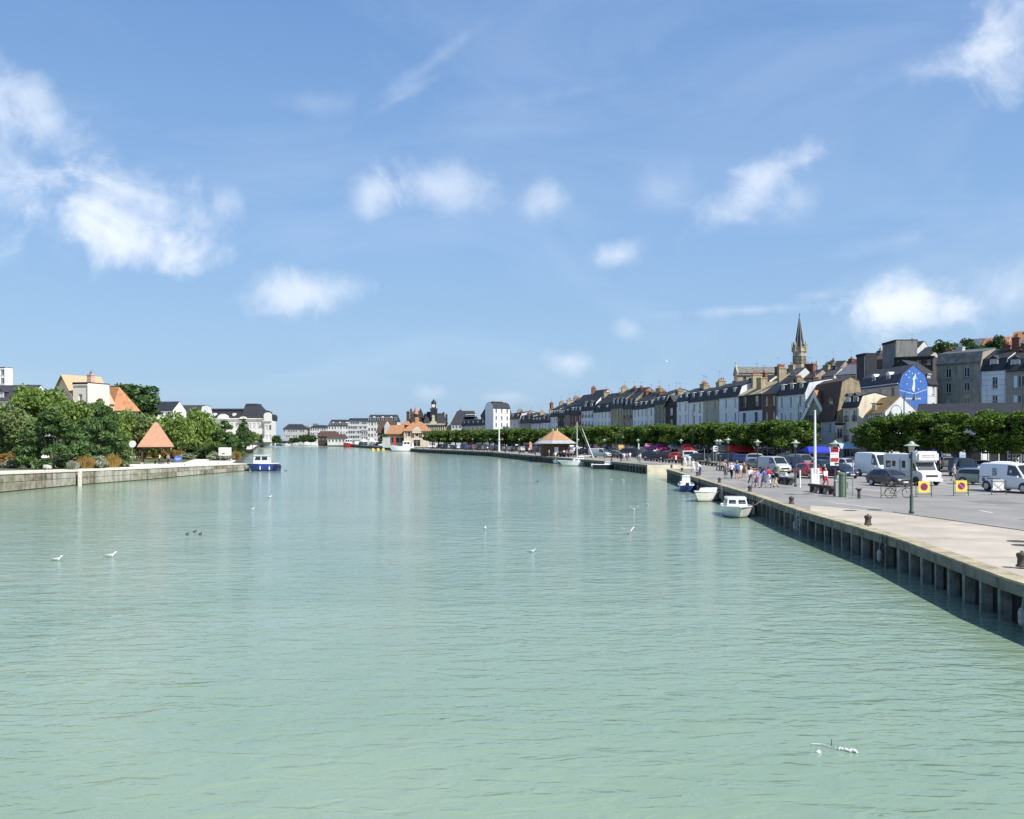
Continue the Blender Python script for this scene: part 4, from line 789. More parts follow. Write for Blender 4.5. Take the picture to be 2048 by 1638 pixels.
g = MB()
def ring(px0, px1, py, y0, d): a, c = (px0-CX)/F*Yk, (px1-CX)/F*Yk; z = hz(py, Yk); return [(a,Yk+y0,z),(c,Yk+y0,z),(c,Yk+y0+d,z),(a,Yk+y0+d,z)]
g.loft([ring(478,522,835,2,20), ring(482,518,822,4,16), ring(484,509,811,6,12), ring(486,507,808,6,12), ring(486,507,806.5,6,12)]); g.build('dome_roof', slate, cs)
g = MB(); g.loft([ring(511,531,836,0,18), ring(513,531,826,2,14), ring(515,530,822,3,12)]); g.build('corner_roof', slate, cs)
def arch(px, w, y0, y1, n=9): a = (px-w/2-CX)/F*Yk; c = (px+w/2-CX)/F*Yk; z0, z1 = hz(y0, Yk), hz(y1, Yk); m_ = (a+c)/2; r = (c-a)/2; return [(a, z0)] + [(m_-r*math.cos(q*math.pi/n), z1-r*.9+r*.9*math.sin(q*math.pi/n)+0) for q in range(n+1)] + [(c, z0)]
for px, w, y0, y1, nm in ((536,14,842,825,'arched_gable'),(447,22,838,828,'carved_pediment'),(487,16,838,833,'small_pediment')):
    g = MB(); g.yprism(arch(px, w, y0, y1), Yk-1.8, Yk+1); g.build(nm, casW, cs)
g = MB(); g.yprism(arch(539, 12, 842, 828), Yk+1.1, Yk+12); g.build('gable_roof', slate, cs)
for px in (426, 465): p = at(px, 829, Yk); g = MB(); g.loft([[(p.x+r*math.cos(q*math.pi/5), Yk+3.2+yy_, p.z+r*math.sin(q*math.pi/5)) for q in range(10)] for r, yy_ in ((1.0,-.5),(1.0,2.5))]); g.build('round_dormer', casW, cs)
cbx('awning', 505, 532, 876, 879, -7, 6, mat('casino_awning', (.5,.47,.40), .8, .05)); cbx('terrace', 500, 545, 879, 884, -6, 5, farW)
# ------------------------------------------------------------------ houses behind the garden
def lh(label, a, c, e, m, Y, **k): k.setdefault('group', 'houses behind the garden'); return house(label, a, c, e, m, Y=Y, base=1.2, shop=False, **k)
lh('tall white modern block with ribbed top floor behind the garden', -60, 10, 737, rendW, (330,326), rt='flat', bays=7, rows=3, D=3.5, win=(1.4,2.0))
lh('long slate roofed house with white gable dormers behind leafy trees', -60, 56, 800, rendW, (205,203), rt='gable', h1=3.6, roof=slate2, bays=7, rows=1, dorm=3, dst='gable', dw=1.4, D=9)
l3 = lh('pale tiled manor with big yellowish gable and banded chimney', 100, 152, 806, mat('warm_render', (.70,.58,.42), .85, .08, .8, streak=.2), (186,180), rt='front', h1=5.4, roof=mat('pale_tiles', (.44,.36,.26), .85, .15, 1.5, col2=(.44,.31,.15)), bays=3, rows=1, D=8)
lh('white plastered wing with tapering wall below the banded chimney', 146, 176, 768, mat('sunlit_pale_roof', (.74,.68,.56), .85, .06, .8), (180,179), rt='flat', bays=1, rows=1, D=6, win=(.8,1.2), first=2.0, chim=((.6,747,1.0,mat('pink_brick', (.55,.36,.28), .9, .1),2,False,.4),))  # flat block stands in for a sloping roof; its sunlit paleness is in the colour
lh('cottage with rust orange tiled roof beside the dark leafy tree', 176, 226, 822, rendC, (196,191), rt='hip', h1=5.2, roof=mat('rust_orange_tiles', (.40,.18,.085), .85, .25, 1.2), bays=4, rows=1, D=6, dorm=1, chim=((.3,772,1.6,brickR,3,False),))
lh('white house with steep dark slate roof and white raised gables', 301, 346, 821, rendW, (350,348), rt='gable', h1=3.6, bays=3, rows=2, D=9, win=(1.3,1.3), paler=0)
lh('grey slate dome roofed house behind the garden trees', 345, 400, 832, rendG, (400,398), rt='mansard', h1=4.4, h2=.6, ins=2.0, roof=slate2, bays=5, rows=1, D=12)
# ------------------------------------------------------------------ timber pavilion on the promenade
pp = at(312, 920, 150); zb = lz(150)
pv = thing('pavilion', 'open timber pavilion with pointed terracotta tiled roof on the promenade', 'pavilion', (pp.x, 150, zb), .35)
za, zt = hz(893, 150)-zb, hz(845, 150)-zb; hw_ = 2.75
pavT = mat('terracotta_shingles', (.40,.215,.135), .85, .10, 3, .4, 12)
g = MB(); n = 14
for k in range(n):
    t0, t1 = k/n, (k+1)/n; r0, r1 = hw_*(1-t0)+.22*t0, hw_*(1-t1)+.22*t1; z0, z1 = lerp(za, zt, t0), lerp(za, zt, t1)
    q = lambda r, z: [(-r,-r,z),(r,-r,z),(r,r,z),(-r,r,z)]
    g.loft([q(r0+.03, z0), q(r1+.03, z1)], True, False)
g.loft([[(-hw_,-hw_,za-.08),(hw_,-hw_,za-.08),(hw_,hw_,za-.08),(-hw_,hw_,za-.08)], [(-hw_-.03,-hw_-.03,za),(hw_+.03,-hw_-.03,za),(hw_+.03,hw_+.03,za),(-hw_-.03,hw_+.03,za)]], True, True)
g.box(-.25,.25,-.25,.25,zt-.15,zt+.05); g.build('roof', pavT, pv)
for sx in (-1, 1):
    for sy in (-1, 1):
        x, y = sx*2.05, sy*2.05; g = MB(); g.box(x-.13,x+.13,y-.13,y+.13,.3,za-.05); po = g.build('post', woodD, pv)
        g = MB(); g.box(x-.22,x+.22,y-.22,y+.22,0,.3); g.build('footing', conc, po)
        for dx_, dy_ in ((-sx,0),(0,-sy)):
            g = MB(); g.tube([(x,y,za-1.2),(x+dx_*.9,y+dy_*.9,za-.1)], .09, 4); g.build('brace', woodD, po)
for s_ in (-1, 1):
    g = MB(); g.box(-2.2,2.2,s_*2.05-.1,s_*2.05+.1,za-.3,za-.06); g.build('beam', woodD, pv)
g = MB(); g.box(-1.2,1.2,.4,.8,.4,.48); g.box(-1.1,-1.0,.45,.75,0,.4); g.box(1.0,1.1,.45,.75,0,.4); tag(g.build('park_bench', woodD, loc=(pp.x+.6,150.2,zb)), 'dark timber bench under the pavilion roof', 'bench')
# ------------------------------------------------------------------ octagonal kiosk on the right quay
Yo = 206; kp = at(1112, 912, Yo)
ko = thing('kiosk', 'octagonal timber kiosk with tan roof over a grey skirt roof', 'kiosk', (kp.x, Yo+4, QZ), .2)
zk0, zk1, zk2 = hz(887,Yo)-QZ, hz(881,Yo)-QZ, hz(862,Yo)-QZ
oct_ = lambda r, z, n=8: [(r*math.cos((q+.5)*math.pi/4), r*math.sin((q+.5)*math.pi/4), z) for q in range(n)]
kioskW = mat('kiosk_boards', (.12,.07,.045), .8, .3, 2.5, .4, 12)
g = MB(); g.loft([oct_(3.35,0), oct_(3.35,zk0)]); kw = g.build('wall', kioskW, ko)
for q in range(8):
    for s_ in range(7):
        a0, a1 = oct_(3.37,0)[q], oct_(3.37,0)[(q+1)%8]; u_ = (s_+.5)/7; x, y = lerp(a0[0],a1[0],u_), lerp(a0[1],a1[1],u_)
        if y < .6: g = MB(); g.cbox((x,y,zk0/2+.05),(.06,.3,zk0-.2),rz=(q+1)*math.pi/4); g.build('board', kioskW, kw)
g = MB(); g.loft([oct_(4.9,zk0-.1), oct_(5.0,zk0), oct_(3.6,zk1+.15), oct_(3.4,zk1+.1)]); g.build('skirt_roof', mat('kiosk_zinc', (.34,.35,.36), .6, .1, 1.2, streak=.2), ko)
g = MB(); g.loft([oct_(3.7,zk1), oct_(3.75,zk1+.12), oct_(.75,zk2), oct_(.7,zk2+.1)]); g.build('upper_roof', mat('kiosk_tiles', (.36,.21,.105), .85, .15, 2, .4, 12), ko)
g = MB(); g.lathe([(.1,0),(.12,.3),(.02,.6)], 6, (.5,0,zk2)); g.lathe([(.1,0),(.12,.3),(.02,.6)], 6, (-.5,0,zk2)); g.build('finials', white, ko)
g = MB(); M_ = Matrix.Rotation(-math.pi*.55, 4, 'Z'); g.box(3.17,3.26,-.45,.45,.05,2.15, M=M_); g.build('door', white, ko)
# ------------------------------------------------------------------ vegetation
def leafmat(name, a, c, tr=.35, sc=.9):
    m = bpy.data.materials.new(name); m.use_nodes = True; t = m.node_tree; b = t.nodes['Principled BSDF']; out_ = t.nodes['Material Output']
    geo = t.nodes.new('ShaderNodeNewGeometry'); oi = t.nodes.new('ShaderNodeObjectInfo')
    n = t.nodes.new('ShaderNodeTexNoise'); n.inputs['Scale'].default_value = sc; n.inputs['Detail'].default_value = 3; t.links.new(geo.outputs['Position'], n.inputs['Vector'])
    ad = t.nodes.new('ShaderNodeMath'); ad.operation = 'MULTIPLY_ADD'; t.links.new(geo.outputs['Random Per Island'], ad.inputs[0]); ad.inputs[1].default_value = .45; t.links.new(n.outputs['Fac'], ad.inputs[2])
    r = t.nodes.new('ShaderNodeValToRGB'); r.color_ramp.elements[0].position = .45; r.color_ramp.elements[1].position = 1.0
    r.color_ramp.elements[0].color = (*a, 1); r.color_ramp.elements[1].color = (*c, 1); t.links.new(ad.outputs[0], r.inputs[0])
    t.links.new(r.outputs[0], b.inputs['Base Color']); b.inputs['Roughness'].default_value = .55; b.inputs['Specular IOR Level'].default_value = .3
    tl = t.nodes.new('ShaderNodeBsdfTranslucent'); t.links.new(r.outputs[0], tl.inputs[0]); mx = t.nodes.new('ShaderNodeMixShader'); mx.inputs[0].default_value = tr
    t.links.new(b.outputs[0], mx.inputs[1]); t.links.new(tl.outputs[0], mx.inputs[2]); t.links.new(mx.outputs[0], out_.inputs[0]); return m
planeL = leafmat('plane_leaves', (.040,.092,.014), (.165,.25,.042))
brightL = leafmat('young_leaves', (.095,.17,.03), (.27,.37,.095))
oliveL = leafmat('willow_leaves', (.10,.155,.05), (.27,.335,.13))
pineL = leafmat('pine_needles', (.038,.095,.024), (.15,.235,.075), .25)
darkL = leafmat('dark_leaves', (.028,.07,.018), (.085,.145,.04), .2)
goldL = leafmat('golden_grass', (.24,.15,.035), (.42,.29,.09), .3)
silverL = leafmat('silver_shrub', (.23,.27,.18), (.42,.46,.34), .3)
bark = mat('bark', (.13,.115,.085), .9, .3, 4, .5, 12, col2=(.22,.20,.15)); barkP = mat('pale_bark', (.42,.40,.34), .9, .2, 4)
def leaf_mesh(name, C, size, rng, m, aspect=.6, up=.0):
    n = len(C); a = rng.normal(size=(n,3)); a /= np.linalg.norm(a, axis=1)[:,None]; h = rng.normal(size=(n,3)); b_ = np.cross(a, h); b_ /= np.linalg.norm(b_, axis=1)[:,None]
    if up: a[:,2] = np.abs(a[:,2]) + up; a /= np.linalg.norm(a, axis=1)[:,None]; b_ = np.cross(a, h); b_ /= np.linalg.norm(b_, axis=1)[:,None]
    s = size * rng.uniform(.6, 1.3, (n,1)); V = np.stack([C - a*s, C + b_*s*aspect, C + a*s, C - b_*s*aspect], 1).reshape(-1, 3)
    me = bpy.data.meshes.new(name); me.vertices.add(4*n); me.vertices.foreach_set('co', V.ravel()); me.loops.add(4*n); me.loops.foreach_set('vertex_index', np.arange(4*n, dtype=np.int32))
    me.polygons.add(n); me.polygons.foreach_set('loop_start', np.arange(0, 4*n, 4, dtype=np.int32)); me.polygons.foreach_set('loop_total', np.full(n, 4, dtype=np.int32)); me.materials.append(m); me.update(calc_edges=True); return me
def crown(kind, seed, n, leaf, m):
    rng = np.random.default_rng(seed); cl = []
    if kind == 'box':        nc = 70
    elif kind == 'pine':     nc = 46
    else:                    nc = 52
    d = rng.normal(size=(nc,3)); d /= np.linalg.norm(d, axis=1)[:,None]
    if kind == 'box':
        d = np.sign(d)*np.abs(d)**.55; d /= np.max(np.abs(d), axis=1)[:,None]**.35; c = d*rng.uniform(.45, .88, (nc,1))*.92; r = rng.uniform(.2,.36,nc)
    elif kind == 'pine':
        z = rng.uniform(-1,.95,nc); ang = rng.uniform(0, 2*np.pi, nc); rr = (1-np.clip((z+.35)/1.4,0,1)**1.3)*rng.uniform(.35,.95,nc); c = np.stack([rr*np.cos(ang), rr*np.sin(ang), z*.92],1); r = rng.uniform(.16,.3,nc)
    elif kind == 'poplar':
        c = d*rng.uniform(.3,.9,(nc,1)); c[:,0:2] *= 1-.35*np.clip(c[:,2:3],0,1); r = rng.uniform(.18,.3,nc)
    else:
        c = d*rng.uniform(.35,.86,(nc,1)); c[:,2] = c[:,2]*.9; r = rng.uniform(.2,.4,nc)
    pick = rng.integers(0, nc, n); o = rng.normal(size=(n,3)); o /= np.linalg.norm(o, axis=1)[:,None]; o *= rng.uniform(.35,1,(n,1))**.5
    sq = np.array([1,1,.55]) if kind == 'pine' else np.array([1,1,.85])
    P_ = c[pick] + o*r[pick][:,None]*sq
    return leaf_mesh('crown', P_, leaf, rng, m, .55 if kind != 'pine' else .35), c
CR = {}
def getcrown(kind, v, n, leaf, m, key):
    k = (kind, v, key, m.name)
    if k not in CR: CR[k] = crown(kind, hash((kind, v, key)) % 9999 if False else v*17+len(kind)*5+n % 97, n, leaf, m)
    return CR[k]
def tree(label, base, h0, h1, rx, ry=None, kind='round', m=brightL, n=5200, leaf=.085, v=0, group=None, name='tree', bk=bark, tr=.16, rz=0, limbs=6):
    ry = ry or rx; o = thing(name, label, 'tree', base, rz, group); me, c = getcrown(kind, v, n, leaf, m, 0)
    zc = (h0+h1)/2; sz = (h1-h0)/2
    put('crown', me, o, (0,0,zc), scale=(rx, ry, sz))
    g = MB(); top = zc - sz*.15; g.tube([(0,0,-.3),(rnd.uniform(-.1,.1),rnd.uniform(-.1,.1),max(.4,h0*.5)),(rnd.uniform(-.15,.15),rnd.uniform(-.15,.15),top)], [tr*1.25,tr,tr*.55], 7)
    for k in range(limbs):
        q = c[k]; zb_ = max(.3, h0*.8 + .1*k); g.tube([(0,0,min(zb_, top)),(q[0]*rx*.45,q[1]*ry*.45,max(min(zb_,top)+.15, zc+q[2]*sz*.5)),(q[0]*rx*.85,q[1]*ry*.85,zc+q[2]*sz*.85)], [tr*.5,tr*.38,tr*.15], 5)
    g.build('trunk', bk, o, smooth=True); return o
# pollarded plane trees in rows behind the car park
TL = [(66,111),(52,121),(49.2,132),(50.8,152),(40,185),(28,215),(24,245),(5,300),(-15,345),(-33,390)]
row = [(px, Y) for px, Y in ((2062,110),(2006,112),(1936,114),(1875,117),(1815,120),(1763,123))]
for i, (px, Y) in enumerate(row):
    last = i == len(row)-1
    t_ = tree(('dense plane tree at the edge beyond the beige parasol','dense plane tree beside the shop with blue lettered fascia','dense plane tree behind the pale blue totem','dense plane tree behind the grey car with roof box','dense plane tree rising behind the white camper','smaller plane tree at the row end before the white gable cottage')[i], ((px-CX)/F*Y, Y, QZ), 2.1, 7.85 + .25*math.sin(i*2.1) - (.6 if last else 0), 3.4 if last else 4.4+.3*math.sin(i), 3.7, 'box', planeL, 13000, .058, i % 3, 'plane trees behind the camper vans', 'plane_tree', tr=.32, rz=i*1.3, limbs=8)
mid_ = list(walk([(46.9,151.5),(40,180),(28,215)], 6.4))
for i, (x, y, a) in enumerate(mid_):
    tree('pollarded plane tree in the middle row before the white terrace houses', (x, y, QZ), 2.5, 7.3+.25*math.sin(i*1.7), 4.3, 3.5, 'box', planeL, 10000, .068, 3+i % 3, 'plane trees before the white terrace', 'plane_tree', tr=.3, rz=i*.9, limbs=7)
for i, (x, y, a) in enumerate(list(walk([(25.5,236),(17.5,262)], 6.4))):
    tree('pollarded plane tree between the kiosk and the yellow stone house', (x, y, QZ), 2.5, 7.7, 4.4, 3.6, 'box', planeL, 10000, .068, 3+i % 3, 'plane trees beside the kiosk', 'plane_tree', tr=.3, rz=i*1.1, limbs=7)
for i, (x, y, a) in enumerate(list(walk([(16,287),(5,308),(-15,350),(-36,396)], 6.8))):
    tree('pollarded plane tree in the far row running towards the town hall', (x, y, QZ), 2.3, 7.6, 4.7, 3.8, 'box', planeL, 5200, .095, 6+i % 2, 'plane trees of the far row', 'plane_tree', tr=.3, rz=i*.8, limbs=5)
# garden trees on the left bank
def gtree(label, px, top, bot, wpx, Y, kind, m, v, **k):
    x = (px-CX)/F*Y; zb = lz(Y); z1 = hz(top, Y)-zb; z0 = max(.2, hz(bot, Y)-zb)
    z1 += (z1-z0)*.06; z0 = max(.2, z0-.4)
    return tree(label, (x, Y, zb), z0, z1, wpx/2*1.16*Y/F, None, kind, m, v=v, group='garden trees on the left bank', rz=v*.7, **k)
gtree('olive green willow with loose crown beside the long slate roofed house', 18, 806, 900, 105, 124, 'round', oliveL, 1, leaf=.07, n=6500)
gtree('tall light green tree with pale trunk before the tapering white wing', 72, 768, 872, 92, 150, 'round', brightL, 2, bk=barkP, leaf=.075, n=6500)
gtree('big dark green pine with spreading boughs right above the white rocks', 108, 818, 928, 112, 114, 'pine', pineL, 3, leaf=.075, n=9000, name='pine_tree')
gtree('light green tree in front of the pale manor gable', 134, 788, 888, 80, 158, 'round', brightL, 4, leaf=.08)
gtree('slender light green tree below the banded chimney', 168, 800, 890, 62, 164, 'poplar', oliveL, 5)
gtree('dark green pine standing next to the golden shrubs', 208, 814, 924, 92, 124, 'pine', pineL, 6, leaf=.075, n=8500, name='pine_tree')
gtree('feathery light green tree in front of the rust orange roof', 195, 804, 886, 58, 172, 'poplar', brightL, 7)
gtree('light green tree left of the pavilion roof', 238, 820, 905, 62, 162, 'round', brightL, 8)
gtree('grey green tree directly behind the white round sign', 276, 818, 905, 60, 172, 'round', oliveL, 9)
gtree('huge dark leafy tree towering beside the rust orange cottage', 254, 764, 862, 118, 240, 'round', darkL, 10, n=8000, leaf=.075)
gtree('mid green tree rising behind the pavilion roof', 318, 823, 905, 68, 186, 'round', brightL, 11)
gtree('young tree with forked pale stem right of the pavilion', 362, 822, 895, 56, 168, 'round', brightL, 12, bk=barkP, tr=.09)
gtree('bright green tree in front of the casino roof', 398, 818, 900, 58, 200, 'round', brightL, 13)
gtree('rounded light tree standing left of the dark pine by the casino', 425, 838, 902, 44, 205, 'round', brightL, 14)
gtree('dark pine in front of the casino windows', 447, 842, 910, 56, 188, 'pine', pineL, 15, n=7000, name='pine_tree')
gtree('slim dark tree at the end of the garden before the casino', 486, 842, 904, 32, 230, 'poplar', darkL, 16)
gtree('dark bushy tree low behind the white notice board', 460, 868, 915, 56, 200, 'round', darkL, 17)
gtree('dense green tree filling the gap behind forked young tree', 345, 836, 912, 70, 205, 'round', darkL, 18)
gtree('shady tree between the two dark pines', 158, 838, 922, 60, 138, 'round', darkL, 19)
gtree('olive green tree beyond the willow trunk', 48, 812, 900, 66, 148, 'round', oliveL, 20)
gtree('round tree at the waterside left of the grey hipped house', 553, 870, 888, 18, 560, 'round', darkL, 21, n=2500, leaf=.12)
gtree('brownish tree beside the casino terrace', 505, 862, 886, 22, 420, 'round', oliveL, 22, n=2500, leaf=.12)
gtree('dark tree standing against the casino entrance', 520, 868, 886, 14, 500, 'poplar', darkL, 23, n=2500, leaf=.12)
for i, (px, t_, w, Y) in enumerate(((607,868,22,600),(622,868,24,602),(768,866,18,470),(590,874,26,600))):
    p = at(px, 880, Y); tree('small dark tree on the fishing harbour quay', (p.x, Y, QZ), .6, hz(t_, Y)-QZ, w/2*Y/F, None, 'round', darkL, 2500, .12, 21+i % 3, 'trees on the harbour quay')
for i, (px, t_, b_, w, Y, k_, m_, l) in enumerate(((258,838,914,50,188,'round',darkL,'dark leafy tree between pavilion and grey green tree'),(290,832,908,52,196,'round',brightL,'fresh green tree just behind the pavilion ridge'),(222,840,916,50,180,'round',brightL,'fresh green tree behind the golden shrubs'),
        (30,850,920,60,136,'round',darkL,'low dark tree under the willow crown'),(180,846,920,50,150,'round',oliveL,'grey green tree tucked between the pines'),(380,842,914,46,210,'round',oliveL,'grey green tree left of the casino pine'),(75,856,922,60,140,'round',darkL,'dark low tree behind the white rocks'),(410,862,916,44,215,'round',darkL,'dark low tree at the bend of the pale path'))):
    gtree(l, px, t_, b_, w, Y, k_, m_, 30+i)
# hilltop trees
for i, (px, t_, b_, w, Y, l) in enumerate(((1886,678,704,46,225,'dark spreading tree on the hill above the weathered slate roof'),(1908,682,712,34,228,'dark round tree beside the hilltop spreading tree'),(1932,675,706,40,236,'dark tree left of the pale blue grey villa roof'),
        (1952,685,712,52,232,'low dark tree in front of the pale blue grey villa'),(1978,678,706,44,236,'dark tree before the rust red roof'),(1996,668,704,32,234,'pointed dark tree between the two tiled villas'),(2012,678,706,26,256,'dark bush below the orange tiled villa'),(1826,698,716,18,240,'small tree beside the grey concrete tower'),(2046,684,702,26,240,'leafy tree under the orange villa gable'))):
    X = (px-CX)/F*Y; zb = hillz(X, Y)-.3; tree(l, (X, Y, zb), max(.4, hz(b_, Y)-zb-2), hz(t_, Y)-zb, w/2*Y/F, None, 'round', darkL, 3200, .1, 24+i % 3, 'trees on the hill')
# shrubs and grasses of the garden
def shrub(label, px, top, bot, wpx, m, v, kind='round', Y=None, n=2600, leaf=.11, name='shrub', group='garden shrubs on the left bank'):
    z = 1.5; 
    for _ in range(4): Y_ = Y or (CH - z)*F/(bot-HY); z = lz(Y_)
    x = (px-CX)/F*Y_; h = (bot-top)*Y_/F; me, c = getcrown(kind, v % 4, n, leaf, m, 1); o = put(name, me, None, (x, Y_, z + h*.42), v*.8, (wpx/2*Y_/F, wpx/2.4*Y_/F, h*.58)); return tag(o, label, 'shrub', group)
def grass(label, px, top, bot, wpx, m, v, Y=None, name='ornamental_grass', group='ornamental grasses on the left bank'):
    z = 1.5
    for _ in range(4): Y_ = Y or (CH - z)*F/(bot-HY); z = lz(Y_)
    k = ('g', v % 4, m.name)
    if k not in CR:
        rng = np.random.default_rng(v+50); n = 700; a = rng.uniform(0, 2*np.pi, n); r = np.sqrt(rng.uniform(0,1,n))*.7; hh = rng.uniform(.5,1,n)*(1-.45*r); x = r*np.cos(a); y = r*np.sin(a); lean = rng.uniform(.1,.45,n)
        b0 = np.stack([x,y,np.zeros(n)],1); tp_ = np.stack([x+np.cos(a)*lean, y+np.sin(a)*lean, hh],1); w = np.stack([-np.sin(a),np.cos(a),np.zeros(n)],1)*.035; md = (b0*.4+tp_*.6)+np.array([0,0,.06])
        V = np.stack([b0-w,b0+w,md+w,tp_,md-w],1).reshape(-1,3); me = bpy.data.meshes.new('grass'); me.from_pydata(V.tolist(), [], [tuple(range(i*5,i*5+5)) for i in range(n)]); me.materials.append(m); CR[k] = me
    o = put(name, CR[k], None, ((px-CX)/F*Y_, Y_, z), v*.7, (wpx/2*Y_/F, wpx/2.4*Y_/F, (bot-top)*Y_/F)); return tag(o, label, 'grass', group)
shrub('orange brown shrub in bloom on the garden edge below the willow', 12, 903, 936, 48, goldL, 0); shrub('silvery low shrub in front of the orange brown shrub', 22, 918, 937, 42, silverL, 1); shrub('dark green bush behind the silvery low shrub', 46, 895, 925, 40, darkL, 2); shrub('pale green bush under the willow', 8, 890, 915, 34, silverL, 3)
shrub('small golden shrub left of the white rocks', 59, 921, 936, 20, goldL, 2); shrub('dark spreading ground bush beneath the big pine', 105, 914, 934, 74, darkL, 3)
grass('golden grass clump beside the silver shrub near the pavilion path', 172, 905, 937, 38, goldL, 0); shrub('silver green shrub between golden grass clumps', 198, 911, 936.5, 44, silverL, 2); grass('brownish grass clump at the bend of the path', 222, 905, 935, 42, goldL, 1); grass('tall golden grass tuft closing the bed beside the pavilion', 239, 902, 932, 28, goldL, 2); grass('pale grass tuft under the dark pine', 146, 917, 939, 32, silverL, 3)
for i, (px, t_, b_, w) in enumerate(((262,898,914,26),(296,893,915,44),(318,894,916,40),(342,894,917,44),(358,897,918,34))): grass('wide golden grass clump growing behind the pavilion', px, t_, b_, w, goldL, i)
for i, (px, t_, b_, w) in enumerate(((374,906,919,34),(432,904,921,40),(452,903,921,44))): shrub('low silver grey hedge shrub along the pale path', px, t_, b_, w, silverL, i)
shrub('dark green bush beside the pale path right of the pavilion', 405, 895, 918, 44, darkL, 1); shrub('dark bush under the forked young tree', 384, 896, 915, 34, darkL, 0); grass('golden grass clump right of the white notice board', 472, 898, 920, 24, goldL, 3); shrub('yellow green bush by the dark bank railing', 480, 888, 902, 30, brightL, 2, Y=215)
shrub('round dark bush left of the pavilion posts', 255, 888, 916, 36, darkL, 3)
for i, (px, py, s) in enumerate(((74,934,.9),(84,935,1.1),(95,936,.8))):
    p = gp(px, py, 1.9); me = bpy.data.meshes.new('boulder'); bm = bmesh.new(); bmesh.ops.create_icosphere(bm, subdivisions=2, radius=1)
    for v_ in bm.verts: v_.co *= 1 + .22*math.sin(v_.co.x*3.1+i)*math.cos(v_.co.y*2.7+i*2)
    bm.to_mesh(me); bm.free(); me.materials.append(rockm); o = put('boulder', me, None, (p.x, p.y, lz(p.y)+.25*s), i, (.85*s, .6*s, .5*s)); tag(o, ('left', 'largest', 'smallest')[0:3][i].replace('left','middle sized')+' pale boulder on the garden edge under the big pine', 'boulder', 'boulders on the garden edge')
# ------------------------------------------------------------------ vehicles
def paint(name, c, r=.32): return mat('paint_'+name, c, r, .0, coat=.5, spec=.5) 
PT = {k: paint(k, c) for k, c in dict(white=(.74,.75,.75), black=(.012,.012,.014), navy=(.012,.02,.055), darkgrey=(.045,.05,.055), silver=(.42,.43,.44), red=(.50,.025,.02), teal=(.03,.055,.07), green=(.17,.24,.235), blue=(.03,.06,.22), grey=(.16,.17,.175), maroon=(.10,.012,.016), olive=(.08,.09,.06)).items()}
rubber = mat('tyre_rubber', (.018,.018,.018), .85, .1, 6); alloy = mat('alloy_rim', (.45,.46,.47), .35, .05, 5, metal=.7); trimB = mat('black_trim', (.02,.02,.022), .6, .1, 6)
carglass = mat('car_glass', (.02,.025,.028), .04, 0, spec=.7); lampM = mat('headlamp', (.75,.76,.78), .15, 0, spec=.7); tailM = mat('tail_lamp', (.35,.01,.01), .25, 0); plateM = mat('number_plate', (.72,.72,.66), .5, .03, 8)
def tyre_mesh(r, w):
    g = MB(); pr = [(r*.62,-w/2),(r*.93,-w/2),(r,-w*.36),(r,w*.36),(r*.93,w/2),(r*.62,w/2)]
    g.loft([[(rr*math.cos(2*math.pi*k/14), yy_, rr*math.sin(2*math.pi*k/14)) for k in range(14)] for rr, yy_ in pr], True, True); t_ = g.mesh('wheel', rubber)
    g = MB(); g.loft([[(rr*math.cos(2*math.pi*k/14), yy_, rr*math.sin(2*math.pi*k/14)) for k in range(14)] for rr, yy_ in ((r*.66,-w/2-.008),(r*.62,-w/2-.03),(r*.2,-w/2-.035))], True, True); return t_, g.mesh('rim', alloy)
